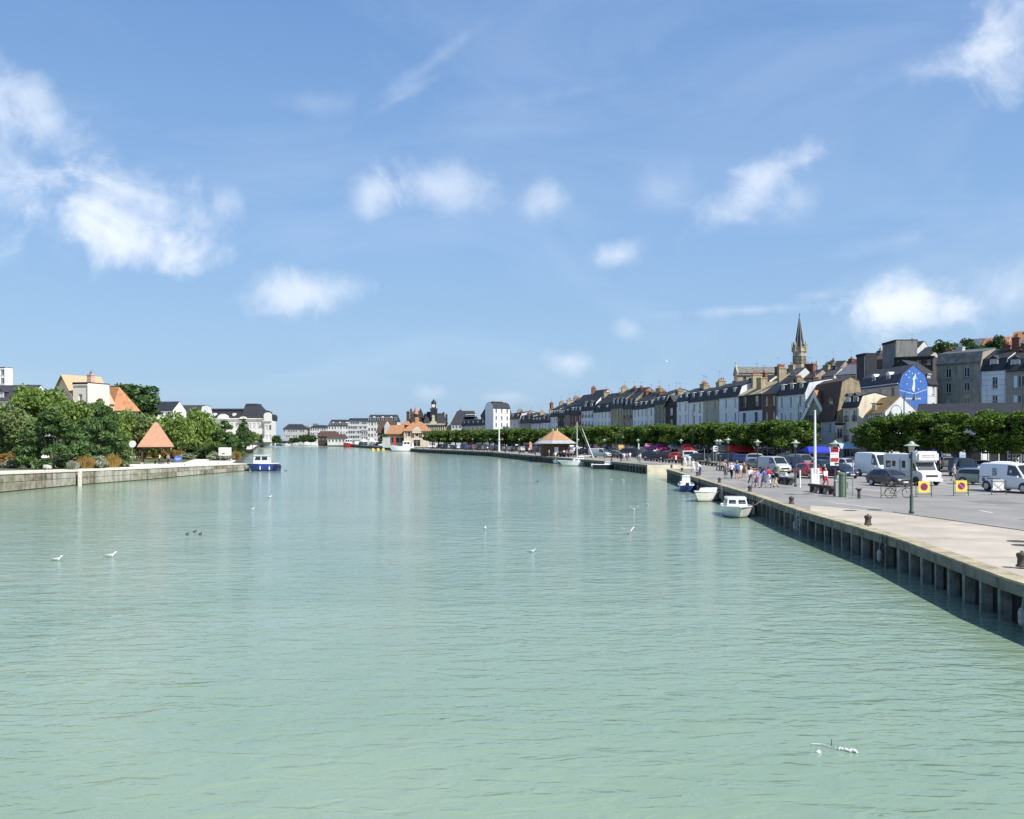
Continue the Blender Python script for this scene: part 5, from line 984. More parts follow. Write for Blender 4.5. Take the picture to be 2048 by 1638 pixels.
#            x, zlow, zbelt, ztop, wlow, wbelt, wtop   (unit: real metres of a base car)
ST = dict(
 hatch=[(-2.03,.38,.72,.80,.70,.76,.66),(-1.98,.24,.88,.98,.78,.83,.66),(-1.72,.19,.95,1.34,.83,.86,.60),(-1.25,.17,.95,1.46,.85,.87,.58),(-.3,.17,.93,1.49,.85,.87,.60),(.40,.17,.92,1.42,.85,.87,.57),(1.12,.17,.93,.98,.85,.87,.74),(1.72,.20,.80,.86,.83,.84,.66),(1.98,.26,.62,.70,.76,.78,.58),(2.05,.34,.52,.58,.62,.66,.5)],
 estate=[(-2.22,.38,.75,.84,.70,.76,.66),(-2.16,.24,.90,1.05,.78,.82,.64),(-1.98,.19,.95,1.38,.82,.85,.58),(-1.55,.17,.95,1.46,.84,.86,.57),(-.3,.17,.93,1.48,.85,.86,.58),(.45,.17,.92,1.40,.85,.86,.56),(1.18,.17,.92,.96,.85,.86,.74),(1.9,.20,.78,.84,.82,.84,.66),(2.16,.26,.62,.69,.75,.78,.58),(2.24,.34,.52,.58,.62,.66,.5)],
 suv=[(-2.1,.45,.85,.95,.74,.80,.70),(-2.05,.32,1.02,1.2,.82,.87,.68),(-1.85,.26,1.08,1.58,.87,.90,.64),(-1.4,.25,1.08,1.68,.88,.91,.62),(-.3,.25,1.06,1.70,.89,.91,.64),(.45,.25,1.05,1.62,.89,.91,.61),(1.08,.25,1.06,1.12,.89,.91,.78),(1.78,.28,.98,1.03,.87,.89,.72),(2.05,.34,.80,.88,.80,.83,.64),(2.12,.44,.64,.70,.66,.70,.55)],
 van=[(-2.42,.40,1.0,1.9,.84,.88,.80),(-2.38,.30,1.1,1.94,.90,.93,.82),(-2.2,.26,1.1,1.98,.92,.95,.80),(-1.0,.24,1.1,2.0,.93,.95,.80),(.2,.24,1.08,2.0,.93,.95,.80),(.95,.24,1.06,1.93,.93,.95,.76),(1.72,.24,1.05,1.12,.93,.94,.80),(2.15,.26,.95,1.0,.90,.92,.70),(2.38,.32,.72,.80,.82,.85,.62),(2.44,.40,.60,.66,.68,.72,.54)],
 tallvan=[(-2.72,.40,1.0,2.5,.92,.96,.90),(-2.68,.30,1.2,2.55,.96,1.0,.90),(-2.5,.28,1.2,2.6,.97,1.02,.88),(-1.0,.28,1.2,2.62,.98,1.02,.88),(.6,.28,1.18,2.6,.98,1.02,.88),(1.15,.28,1.15,2.45,.98,1.02,.82),(2.0,.28,1.12,1.2,.97,1.0,.84),(2.45,.30,.98,1.05,.94,.96,.74),(2.68,.36,.76,.84,.86,.89,.66),(2.75,.44,.64,.70,.72,.76,.58)],
 mpv=[(-2.08,.40,.8,1.0,.72,.78,.70),(-2.03,.26,.98,1.5,.82,.86,.72),(-1.9,.20,1.0,1.72,.85,.88,.70),(-1.2,.18,1.0,1.8,.86,.89,.68),(-.2,.18,1.0,1.8,.86,.89,.68),(.5,.18,.99,1.68,.86,.89,.64),(1.22,.18,1.0,1.06,.86,.88,.74),(1.75,.20,.90,.95,.84,.86,.68),(2.02,.26,.72,.78,.77,.80,.6),(2.1,.34,.58,.64,.64,.68,.52)])
GL = dict(hatch=(2,6), estate=(2,6), suv=(2,6), van=(4,6), tallvan=(4,6), mpv=(2,6))
def ring8(s):
    x, zl, zb, zt, wl, wb, wt = s; tall = zt - zb > .12
    h = [(0,zl),(wl*.9,zl),(wl,zl+.14),(wb,(zl+zb)/2+.06),(wb*.985,zb),(wt,zt-(.07 if tall else .02)),(wt*.8,zt),(0,zt+.02)]
    return [(x, y, z) for y, z in h] + [(x, -y, z) for y, z in h[-2:0:-1]]
def lerp3(a, c, t): return tuple(a[i]+(c[i]-a[i])*t for i in range(3))
def bil(q, u_, v_): return lerp3(lerp3(q[0], q[1], u_), lerp3(q[3], q[2], u_), v_)
PROTO = {}
def proto(kind):
    if kind in PROTO: return PROTO[kind]
    S = ST[kind]; R = [ring8(s) for s in S]; out_ = {}
    g = MB(); g.loft(R); me = g.mesh('body', PT['white'], smooth=False)
    bm = bmesh.new(); bm.from_mesh(me)
    bmesh.ops.bevel(bm, geom=[e for e in bm.edges if e.calc_face_angle(0) > .5], offset=.045, segments=2, affect='EDGES', profile=.6)
    bm.to_mesh(me); bm.free(); me.polygons.foreach_set('use_smooth', [True]*len(me.polygons)); me.update(); out_['body'] = me
    i0, i1 = GL[kind]
    for sd, nm in ((1,'L'),(-1,'R')):
        g = MB(); vs = []; fs = []
        for i in range(i0, i1+1):
            a, c = Vector(R[i][4]), Vector(R[i][5]); tt0, tt1 = .12, .93
            if i == i1: tt0 = tt1 = .5; a = Vector(R[i][4]); a, c = lerp(Vector(R[i-1][4]), a, .82), lerp(Vector(R[i-1][4]), a, .82); a = a + Vector((0,0,.03)); c = a + Vector((0,-.01,.10))
            p_, q_ = (lerp(a, c, tt0), lerp(a, c, tt1)) if i < i1 else (a, c)
            if i == i0: sh_ = Vector((.12,0,0)); p_, q_ = p_+sh_, q_+sh_
            vs += [(p_.x, sd*(p_.y+.014), p_.z), (q_.x, sd*(q_.y+.014), q_.z)]
        for i in range(i1-i0): fs.append((2*i, 2*i+2, 2*i+3, 2*i+1))
        g.add(vs, fs); out_['side'+nm] = g.mesh('side_window', carglass)
    w0, w1 = R[5], R[6]
    def strip_glass(ra, rb, lo, hi, off):
        cols = []
        for k in (5, 6, 7, 8, 9):
            a, c = Vector(ra[k]), Vector(rb[k]); cols.append((lerp(a, c, lo)+off, lerp(a, c, hi)+off))
        ctr = cols[2]; cols = [(Vector((p_.x, p_.y*.90, p_.z)), Vector((q_.x, q_.y*.90, q_.z))) for p_, q_ in cols]
        g = MB(); vs = [v_ for c_ in cols for v_ in c_]; g.add(vs, [(2*i, 2*i+1, 2*i+3, 2*i+2) for i in range(4)]); return g
    out_['screen'] = strip_glass(w0, w1, .08, .93, Vector((.02,0,.02))).mesh('windscreen', carglass)
    if kind in ('van', 'tallvan'):
        g = MB(); z0, z1 = (1.15,1.7) if kind == 'van' else (1.4,2.1); g.box(S[0][0]-.012, S[0][0]+.02, -.6, .6, z0, z1); out_['rear'] = g.mesh('rear_window', carglass)
    else: out_['rear'] = strip_glass(R[2], R[1], .12, .95, Vector((-.025,0,.02))).mesh('rear_window', carglass)
    xf, xr = S[-1][0], S[0][0]; wf = S[-2][5]; zf = S[-2][2]; zbk = S[1][2]
    g = MB(); g.loft([[(-.16,-.13,-.07),(.05,-.10,-.06),(.05,-.10,.05),(-.16,-.13,.08)],[(-.30,.13,-.05),(-.03,.13,-.04),(-.03,.13,.05),(-.30,.13,.09)]]); out_['lamp'] = g.mesh('headlight', lampM)
    g = MB(); g.box(-.05,.05,-.09,.09,-.18,.14); out_['tail'] = g.mesh('tail_light', tailM)
    g = MB(); g.box(-.015,.015,-.26,.26,-.055,.055); out_['plate'] = g.mesh('number_plate', plateM)
    g = MB(); g.box(-.06,.08,-.04,.12,-.06,.08); out_['mirror'] = g.mesh('mirror', PT['white'])
    g = MB(); g.box(-.03,.03,-.5,.5,-.09,.09); out_['grille'] = g.mesh('grille', trimB)
    r = {'hatch':.31,'estate':.31,'suv':.36,'van':.34,'tallvan':.36,'mpv':.32}[kind]; out_['wheel'], out_['rim'] = tyre_mesh(r, .2)
    g = MB(); g.loft([[((r+.06)*math.cos(math.pi*k/10), yy_, (r+.06)*math.sin(math.pi*k/10)) for k in range(11)]+[(-(r+.06),yy_,-.12),((r+.06),yy_,-.12)] for yy_ in (-.02,.05)]); out_['arch'] = g.mesh('wheel_arch', trimB)
    out_['d'] = dict(xf=xf, xr=xr, wf=wf, zf=zf, zb=zbk, r=r, S=S, wb=(S[7][0]-.35, S[1][0]+.75 if kind != 'tallvan' else S[1][0]+1.0)); PROTO[kind] = out_; return out_
def car(kind, label, pos, deg, colour, group='cars parked along the quay', detail=2, scale=1.0, name=None, cat='car'):
    pr = proto(kind); d = pr['d']; P_ = PT[colour]
    nm = name or {'hatch':'hatchback_car','estate':'estate_car','suv':'suv_car','van':'van','tallvan':'van','mpv':'people_carrier'}[kind]
    o = thing(nm, label, 'van' if 'van' in kind else cat, (pos[0], pos[1], QZ+.012), math.radians(deg), group); o.scale = (scale,)*3
    put('body', pr['body'], o, mats=[P_]); put('side_window', pr['sideL'], o); put('side_window', pr['sideR'], o); put('windscreen', pr['screen'], o); put('rear_window', pr['rear'], o)
    S = d['S']; wy = S[4][4]
    for x in d['wb']:
        for s_ in (1, -1):
            w = put('wheel', pr['wheel'], o, (x, s_*(wy-.075), d['r']), 0 if s_ < 0 else math.pi); put('rim', pr['rim'], w)
            if detail > 1: put('wheel_arch', pr['arch'], o, (x, s_*(wy+.012), d['r']), 0 if s_ < 0 else math.pi)
    for s_ in (1, -1):
        L_ = put('headlight', pr['lamp'], o, (S[-2][0]+.03, s_*(d['wf']*.74), d['zf']-.0)); L_.scale = (1, s_, 1)
        if detail > 1: put('tail_light', pr['tail'], o, (S[1][0]-.0, s_*(S[1][5]-.09), d['zb']-.12)); m_ = put('mirror', pr['mirror'], o, (S[6][0]-.35, s_*(S[6][5]+.03), S[6][2]+.05), mats=[P_]); m_.scale = (1, s_, 1)
    put('number_plate', pr['plate'], o, (d['xf']+.005, 0, .42)); 
    if detail > 1: put('number_plate', pr['plate'], o, (d['xr']-.005, 0, .55)); put('grille', pr['grille'], o, (S[-2][0]+.05, 0, d['zf']-.08))
    return o
def cpx(px, Y): return ((px-CX)/F*Y, Y)
gN = 'vehicles in the near car park'
b_ = car('van', 'white panel van with dark letter B on its side by the cross-braced barrier', cpx(2030,71), -78, 'white', gN, scale=1.12)
letM = mat('letter_grey', (.10,.11,.13), .5, .05)
def text_part(name, txt, par, size, mtx, m):
    cu = bpy.data.curves.new(name, 'FONT'); cu.body = txt; cu.size = size; cu.align_x = 'CENTER'; cu.extrude = .004; ob = bpy.data.objects.new(name, cu); COL.objects.link(ob)
    dg = bpy.context.evaluated_depsgraph_get(); me = bpy.data.meshes.new_from_object(ob.evaluated_get(dg)); bpy.data.objects.remove(ob); bpy.data.curves.remove(cu); me.materials.clear(); me.materials.append(m); me.transform(mtx)
    o = bpy.data.objects.new(name, me); COL.objects.link(o); o.parent = par; return o
sideM = lambda x, y, z: Matrix.Translation((x, y, z)) @ Matrix.Rotation(0, 4, 'Z') @ Matrix.Rotation(math.radians(90), 4, 'X')
text_part('letter_mark', 'B', b_, .75, sideM(-.85, -.97, 1.12), letM)
for k, (x0, x1, z) in enumerate(((-2.1,-1.2,.98),(-1.6,-.3,.86))): g = MB(); g.box(x0, x1, -.965, -.955, z, z+.05); g.build('side_stripe', letM, b_)
g = MB(); g.loft([[(-1.9+.16*math.cos(a), yy_, .78+.16*math.sin(a)) for a in [2*math.pi*k/12 for k in range(12)]] for yy_ in (-.95,-.965)]); g.build('round_emblem', letM, b_)
car('estate', 'pale green estate car standing next to the white van with letter B', cpx(1966,82), -58, 'green', gN)
car('hatch', 'dark grey hatchback parked in front of the white camper', cpx(1778,80), -72, 'darkgrey', gN)
car('tallvan', 'high roofed white van parked behind the camper', cpx(1752,100), -80, 'white', gN)
car('van', 'dark blue van beside the walking man in pale blue shirt', cpx(1926,101), -100, 'navy', gN)
sb = car('suv', 'grey car with pale roof box and bicycles on its rear', cpx(1891,124), 78, 'grey', gN)
g = MB(); g.loft([[(x, y*w, z) for y, z in ((-.36,1.76),(-.4,1.9),(-.28,2.06),(.28,2.06),(.4,1.9),(.36,1.76))] for x, w in ((-1.5,.8),(-1.3,1),(.3,1),(.7,.5))]); g.build('roof_box', PT['silver'], sb)
car('estate', 'white car with low roof behind the pale green estate', cpx(1990,107), 160, 'white', gN)
car('hatch', 'silver hatchback under the plane trees left of the low white car', cpx(1948,113), 170, 'silver', gN)
car('hatch', 'bright red saloon car parked beside the white flagpole', cpx(1621,96), -80, 'red', gN, scale=1.06)
car('van', 'silver passenger van next to the strolling group', cpx(1549,109), -76, 'silver', gN)
car('van', 'dark navy van between silver van and red saloon', cpx(1584,113), -80, 'navy', gN)
car('estate', 'dark olive estate car left of the silver passenger van', cpx(1517,122), -80, 'olive', gN)
car('suv', 'dark teal off-roader behind the woman in red trousers', cpx(1648,105), -80, 'teal', gN)
car('hatch', 'navy hatchback behind the red and white sign', cpx(1679,96), -72, 'navy', gN, scale=1.03)
car('suv', 'silver off-roader behind the navy hatchback', cpx(1694,113), -76, 'silver', gN)
car('mpv', 'dark grey people carrier left of the high roofed van', cpx(1715,115), -80, 'darkgrey', gN)
car('van', 'grey van behind the red saloon', cpx(1604,125), -80, 'grey', gN)
car('hatch', 'white hatchback partly hidden behind the red saloon', cpx(1622,128), -60, 'white', gN)
car('suv', 'navy off-roader with roof rails near the blue awnings', cpx(1660,126), -60, 'navy', gN)
car('hatch', 'black hatchback under the plane trees behind the camper', cpx(1838,112), -70, 'black', gN)
gM = 'cars in the middle of the quay'
MID = [('suv','navy off-roader parked behind the low timber rail',1306,178,-28,'navy'),('estate','black estate with chrome roof rails beside the little red car',1338,176,-22,'black'),('hatch','little red hatchback next to the white box van car',1359,174,-30,'red'),
 ('mpv','white box van car with rounded side windows',1388,172,-18,'white'),('hatch','dark blue hatchback in front of the white box van car',1402,164,-30,'teal'),('estate','black estate car left of the double lamp',1427,163,-15,'black'),
 ('hatch','white hatchback behind the double lamp',1448,166,-25,'white'),('suv','dark blue off-roader with bright wheels near the red awning',1469,155,-24,'navy'),('estate','blue estate car below the red awning',1494,153,-30,'blue'),('suv','silver off-roader left of the silver passenger van',1519,147,-34,'silver'),
 ('suv','white off-roader with its back to the kiosk',1150,236,60,'white'),('estate','black estate car right of the white off-roader',1167,226,-30,'black'),('van','silver van parked beside the sailing boat',1200,196,-36,'silver'),('hatch','dark blue hatchback behind the silver van',1227,222,-40,'teal'),
 ('hatch','grey hatchback beside the trio in white shirts',1236,196,-40,'grey'),('estate','white estate behind the trio in white shirts',1250,216,-20,'white'),('van','black van near the yellow awning',1266,196,-20,'black'),('mpv','dark blue people carrier behind the kiosk motorbikes',1136,238,-30,'navy'),
 ('suv','black off-roader between silver van and black estate',1182,220,-35,'black'),('hatch','navy hatchback by the pink awnings',1288,190,-28,'navy')]
for k, l, px, Y, dg_, c in MID: car(k, l, cpx(px, Y), dg_, c, gM)
# second and far rows, smaller in the picture
R3_ = random.Random(11); n = 0
COLW = ['black','black','navy','navy','darkgrey','teal','grey','silver','white','blue','maroon','darkgrey','white']
WORD = dict(navy='dark navy', darkgrey='dark grey', teal='dark teal', maroon='maroon'); KW = dict(hatch='hatchback', estate='estate car', suv='off-roader', mpv='people carrier', van='van')
for x, y, a in walk(offs([(24,158),(8.7,202),(-5.7,274),(-35,349),(-42,378)], 13), 2.9):
    px = CX + x/y*F
    if px > 1080 and not (px < 1120): continue
    k = R3_.choice(['hatch','estate','suv','hatch','mpv','estate']); c = R3_.choice(COLW)
    car(k, f'{WORD.get(c, c)} {KW[k]} in the far row of cars between kiosk and town hall', (x+R3_.uniform(-.3,.3), y), math.degrees(a)-100+R3_.uniform(-6,6), c, 'cars in the far row', 1)
for x, y, a in walk(offs([(24,150),(12,202),(-5.7,274),(-35,349)], 23), 3.3):
    px = CX + x/y*F; k = R3_.choice(['hatch','estate','suv','van','mpv']); c = R3_.choice(COLW)
    if R3_.random() < .25: continue
    car(k, f'{WORD.get(c, c)} {KW[k]} parked in the back row under the plane trees', (x, y), math.degrees(a)+80+R3_.uniform(-6,6), c, 'cars in the back row', 1)
# vehicles on the fishing harbour quay
for i, px in enumerate((716,724,733,741,748,757,765)):
    Y = 560-i*17; k = ('van','mpv','van','hatch','tallvan','van','suv')[i]; c = ('white','black','white','white','white','navy','white')[i]
    car(k, f'{WORD.get(c, c)} {KW.get(k, "high roofed van")} parked on the quay between net sheds and trawler', cpx(px, Y), 30+i*25, c, 'vehicles on the fishing quay', 1)
for i, px in enumerate((562,570,577,584,592)):
    car(('suv','van','van','suv','mpv')[i], ('black','dark navy','black','dark grey','black')[i]+(' off-roader',' van',' van',' off-roader',' people carrier')[i]+' parked at the harbour mouth', cpx(px, 684), 10*i, ('black','navy','black','darkgrey','black')[i], 'vehicles at the harbour mouth', 1)
# camper
cm = thing('camper_van', 'white camper with overhanging sleeping cab and wide windscreen facing the barriers', 'camper', (*cpx(1824,83), QZ+.012), math.radians(-82), gN)
cmW = mat('camper_white', (.73,.73,.71), .45, .04, 1.5)
def rb(name, x0, x1, w, z0, z1, m, par, bev=.08, taper=1.0):
    g = MB(); g.box(x0, x1, -w/2, w/2, z0, z1); me = g.mesh(name, m); bm = bmesh.new(); bm.from_mesh(me); bmesh.ops.bevel(bm, geom=list(bm.edges), offset=bev, segments=3, affect='EDGES'); bm.to_mesh(me); bm.free(); me.update(); return put(name, me, par)
rb('living_cabin', -3.0, 1.3, 2.15, .55, 2.75, cmW, cm); rb('sleeping_cab', .9, 2.55, 2.15, 2.05, 3.0, cmW, cm, .18)
g = MB(); g.loft([[(x, y*w, z) for y, z in ((-1,zl),(-1,zh),(1,zh),(1,zl))] for x, w, zl, zh in ((1.25,.98,.5,2.1),(1.9,.97,.45,2.06),(2.35,.95,.45,1.32),(2.95,.92,.5,1.15),(3.05,.88,.55,.95))]); cbm = g.build('cab', cmW, cm)
g = MB(); g.add([(1.93,-.86,2.03),(1.93,.86,2.03),(2.375,.86,1.36),(2.375,-.86,1.36)], [(0,1,2,3)]); g.build('windscreen', mat('screen_glass', (.10,.11,.12), .05, .0, spec=.7), cm)
for s_ in (-1, 1):
    g = MB(); g.add([(1.4,s_*.985,1.3),(2.2,s_*.972,1.3),(1.92,s_*.982,1.95),(1.4,s_*.985,1.95)], [(0,1,2,3)]); g.build('side_window', carglass, cm)
    for x0, x1, z0, z1 in ((-2.5,-1.7,1.5,2.1),(-1.45,-.9,1.6,2.1),(.15,.7,1.5,2.15)):
        g = MB(); g.box(x0, x1, s_*1.075-.012, s_*1.075+.012, z0, z1); g.build('cabin_window', carglass, cm)
    g = MB(); g.box(1.3, 1.75, s_*1.075-.012, s_*1.075+.012, 2.35, 2.75); g.build('bed_window', carglass, cm)
    g = MB(); g.box(-3.0, 1.2, s_*1.078-.008, s_*1.078+.008, 1.12, 1.18); g.build('side_stripe', mat('stripe_grey', (.4,.42,.44), .5), cm)
    L_ = put('headlight', proto('van')['lamp'], cm, (3.0, s_*.72, .86)); L_.scale = (1, s_*1.2, 1.2)
    g = MB(); g.box(2.02, 2.12, s_*1.14-.12, s_*1.14+.12, 1.35, 1.75); g.build('mirror', trimB, cm)
    for x in (-1.9, 2.2):
        pv_ = proto('tallvan'); w = put('wheel', pv_['wheel'], cm, (x, s_*.93, .36), 0 if s_ < 0 else math.pi); put('rim', pv_['rim'], w); put('wheel_arch', pv_['arch'], cm, (x, s_*1.06, .36), 0 if s_ < 0 else math.pi)
for k in range(2): g = MB(); g.box(2.555, 2.57, -.6, .6, 2.5+k*.16, 2.55+k*.16); g.build('front_stripe', mat('stripe_grey', (.4,.42,.44), .5), cm)
g = MB(); g.box(3.0, 3.07, -.55, .55, .78, .96); g.build('grille', trimB, cm); g = MB(); g.box(2.85, 3.16, -.98, .98, .38, .62); g.build('bumper', cmW, cm); put('number_plate', proto('van')['plate'], cm, (3.175, 0, .5))
g = MB(); g.box(-.3, .0, -1.09, -1.076, .6, 2.3); g.build('door_outline', mat('stripe_grey', (.4,.42,.44), .5), cm)
# ------------------------------------------------------------------ boats
gelW = mat('gelcoat_white', (.76,.77,.76), .3, .03, 2, coat=.3); gelB = mat('gelcoat_blue', (.02,.06,.32), .35, .05, 2, coat=.3); gelK = mat('gelcoat_black', (.015,.017,.025), .3, .05, 2, coat=.3); gelR = mat('gelcoat_red', (.35,.03,.03), .35, .05, 2); antif = mat('dark_antifouling', (.02,.05,.045), .7, .2, 3)
def hull_rings(L, B, fb, draft, sheer, tran=.85, n=11, full=.5):
    R = []
    for i in range(n):
        t_ = i/(n-1); bb = B/2*(tran + (1-tran)*math.sin(min(1, t_/full)*math.pi/2)) if t_ < full else B/2*max(.015, (1-((t_-full)/(1-full))**2.1))
        zs = fb + sheer*max(0, t_-.25)**2/.56 + .04*(1-t_); kz = -draft*(1-t_**3*1.15); x = -L/2 + L*t_ + (0.0)
        rake = lambda z: x + (.16*L*t_**4)*(z/ max(fb, .1))
        h = [(0,kz),(bb*.55,kz*.55),(bb*.86,.02),(bb*.93,fb*.35),(bb,zs)]
        R.append([(rake(z), y, z) for y, z in h[::-1]] + [(rake(z), -y, z) for y, z in h[1:]])
    return R
def boat(label, px, py, deg, L, B, fb, m, name='motorboat', sheer=.3, draft=.35, tran=.85, cat='boat', deckm=None, stripe=None, pos=None, group=None, full=.5):
    p = pos or gp(px, py, 0); o = thing(name, label, cat, (p[0], p[1], 0), math.radians(deg), group); R = hull_rings(L, B, fb, draft, sheer, tran, full=full)
    g = MB(); vs = [q for r in R for q in r]; k = len(R[0]); fs = []
    for i in range(len(R)-1):
        for j in range(k-1): a = i*k+j; fs.append((a, a+1, a+k+1, a+k))
    fs.append(tuple(range(k))); g.add(vs, fs); h = g.build('hull', m, o, smooth=True)
    g = MB(); D_ = [(r[0], r[-1]) for r in R]; vs = []
    for a, c in D_: vs += [(a[0], a[1]*.93, a[2]-.09), (c[0], c[1]*.93, c[2]-.09)]
    g.add(vs, [(2*i, 2*i+1, 2*i+3, 2*i+2) for i in range(len(R)-1)]); g.build('deck', deckm or gelW, o)
    g = MB(); g.tube([r[0] for r in R], .045, 5); g.tube([r[-1] for r in R][::-1], .045, 5); g.tube([R[0][0], R[0][-1]], .045, 5); g.build('gunwale', stripe or gelW, o)
    g = MB(); w = [(r[2][0], r[2][1], r[2][2]) for r in R]; w2 = [(r[-3][0], r[-3][1], r[-3][2]) for r in R]; g.tube(w, .04, 4); g.tube(w2, .04, 4); g.build('waterline_band', antif, h)
    return o
def cabin(o, x0, x1, w0, w1, z0, z1, rake0=.1, rake1=.3, m=None, win=True, name='cabin', roofm=None, overh=.06):
    g = MB(); g.loft([[(x0,-w0,z0),(x0,w0,z0),(x1,w0*.86,z0),(x1,-w0*.86,z0)], [(x0+rake0,-w1,z1),(x0+rake0,w1,z1),(x1-rake1,w1*.86,z1),(x1-rake1,-w1*.86,z1)]]); c = g.build(name, m or gelW, o)
    g = MB(); g.loft([[(x0+rake0-overh,-w1-overh,z1),(x0+rake0-overh,w1+overh,z1),(x1-rake1+overh,w1*.86+overh,z1),(x1-rake1+overh,-w1*.86-overh,z1)], [(x0+rake0,-w1+.04,z1+.07),(x0+rake0,w1-.04,z1+.07),(x1-rake1,w1*.86-.04,z1+.07),(x1-rake1,-w1*.86+.04,z1+.07)]]); g.build('cabin_roof', roofm or gelW, c)
    if win:
        h = z1-z0
        for s_ in (-1, 1):
            a = lambda u_, v_: (lerp(lerp(x0, x1, u_), lerp(x0+rake0, x1-rake1, u_), v_), s_*(lerp(lerp(w0, w0*.86, u_), lerp(w1, w1*.86, u_), v_)+.012), lerp(z0, z1, v_))
            g = MB(); g.add([a(.1,.45), a(.46,.45), a(.46,.85), a(.1,.85)], [(0,1,2,3)]); g.build('side_window', carglass, c)
            g = MB(); g.add([a(.54,.45), a(.92,.45), a(.86,.85), a(.54,.85)], [(0,1,2,3)]); g.build('side_window', carglass, c)
            f = lambda u_, v_: (lerp(x1, x1-rake1, v_)+.012, lerp(w0*.86, w1*.86, v_)*u_*s_, lerp(z0, z1, v_))
            g = MB(); g.add([f(.12,.42), f(.88,.42), f(.88,.86), f(.12,.86)], [(0,1,2,3)]); g.build('front_window', carglass, c)
    return c
def outboard(o, x, m=None):
    g = MB(); g.box(x-.36, x, -.17, .17, .45, .95); g.box(x-.3, x-.1, -.07, .07, -.35, .45); me = g.mesh('outboard_motor', m or trimB); put('outboard_motor', me, o)
def fender(o, p): g = MB(); g.lathe([(.03,.3),(.11,.22),(.12,-.22),(.03,-.3)], 8, p); g.tube([(p[0],p[1],p[2]+.28),(p[0],p[1],p[2]+.6)], .012, 4); g.build('fender', mat('fender_white', (.7,.66,.5), .6, .1), o)
def moor(o, pts): g = MB(); g.tube(pts, .018, 4); g.build('mooring_rope', mat('rope', (.35,.32,.25), .9, .1), o)
b1 = boat('white cabin cruiser moored bow first nearest along the timber quay', 0, 0, -99, 4.6, 2.15, .62, gelW, 'cabin_boat', .22, .4, pos=(15.95,65.0))
cabin(b1, -1.5, .9, .85, .72, .62, 1.22, .1, .5); fender(b1, (.3,1.12,.35)); moor(b1, [(2.0,.3,.8),(2.6,1.0,.95),(2.4,1.7,1.35)])
g = MB()
for s_ in (-1, 1): g.tube([(.8,s_*.75,.75),(1.6,s_*.45,1.02),(2.2,s_*.05,1.08)], .015, 5)
g.build('bow_rail', steelM, b1)
b2 = boat('white open day boat with low cuddy second from the slipway', 0, 0, 234, 3.7, 1.7, .72, mat('gelcoat_cream', (.70,.70,.64), .35, .05, 2), 'day_boat', .25, .35, pos=(17.15,80.3), tran=.7)
cabin(b2, -1.1, 1.0, .62, .52, .72, 1.06, .25, .5, win=False); moor(b2, [(-1.8,.3,.8),(-2.2,.8,1.0),(-2.2,1.4,1.35)])
g = MB(); g.box(.0,.5,-.66,-.64,.8,.98); g.build('side_window', carglass, b2)
b3 = boat('small blue and white motorboat with black outboard moored stern out', 0, 0, 82, 4.4, 1.65, .62, gelB, 'motorboat', .35, .3, pos=(18.2,95.6), stripe=gelW)
cabin(b3, .1, 1.3, .45, .40, .65, 1.5, .05, .2); outboard(b3, -2.3); g = MB(); g.box(-1.9,-1.4,-.7,.7,.55,.75); g.build('bench_seat', gelW, b3)
b4 = boat('little white dinghy cabin boat tied below the kiosk', 1115, 927, 100, 4.2, 1.8, .6, gelW, 'small_boat', .25); cabin(b4, -.9, 1.0, .65, .5, .6, 1.15, .1, .4)
b5 = boat('white sailing boat with tall bare mast near the kiosk', 1158, 932, 192, 6.2, 2.1, .85, gelW, 'sailing_boat', .3, .5); cabin(b5, -.9, 1.6, .75, .6, .85, 1.4, .1, .5); cabin(b5, -.8, .3, .6, .5, 1.4, 1.85, .05, .3, name='sprayhood')
g = MB(); g.tube([(.4,0,.9),(.4,0,8.7)], [.09,.05], 6); ms = g.build('mast', white, b5); g = MB(); g.tube([(-2.9,.1,1.6),(-.6,.1,7.4)], [.12,.05], 6); g.build('furled_sail', mat('sailcloth', (.68,.66,.58), .8, .05), ms)
g = MB(); g.tube([(3.0,0,1.1),(.4,0,8.6)], .018, 4); g.tube([(.4,0,8.6),(-3.0,0,1.0)], .018, 4); g.build('stays', steelM, ms); g = MB(); g.tube([(.4,-.7,6.0),(.4,.7,6.0)], .03, 5); g.build('spreader', white, ms)
g = MB(); g.tube([(.3,0,1.9),(-2.8,0,2.05)], .06, 5); g.build('boom', white, b5); outboard(b5, -3.1)
b6 = boat('black hulled sports boat with white deck near the slipway', 1216, 938, -8, 5.2, 2.1, .75, gelK, 'sports_boat', .35, .3, stripe=gelW); cabin(b6, -.6, .9, .7, .5, .8, 1.25, .1, .6); outboard(b6, -2.6, gelW); g = MB(); g.loft([[(.6,-.7,.85),(1.8,-.35,.98),(1.8,.35,.98),(.6,.7,.85)],[(.3,-.6,1.15),(1.2,-.3,1.12),(1.2,.3,1.12),(.3,.6,1.15)]]); g.build('foredeck', gelW, b6)
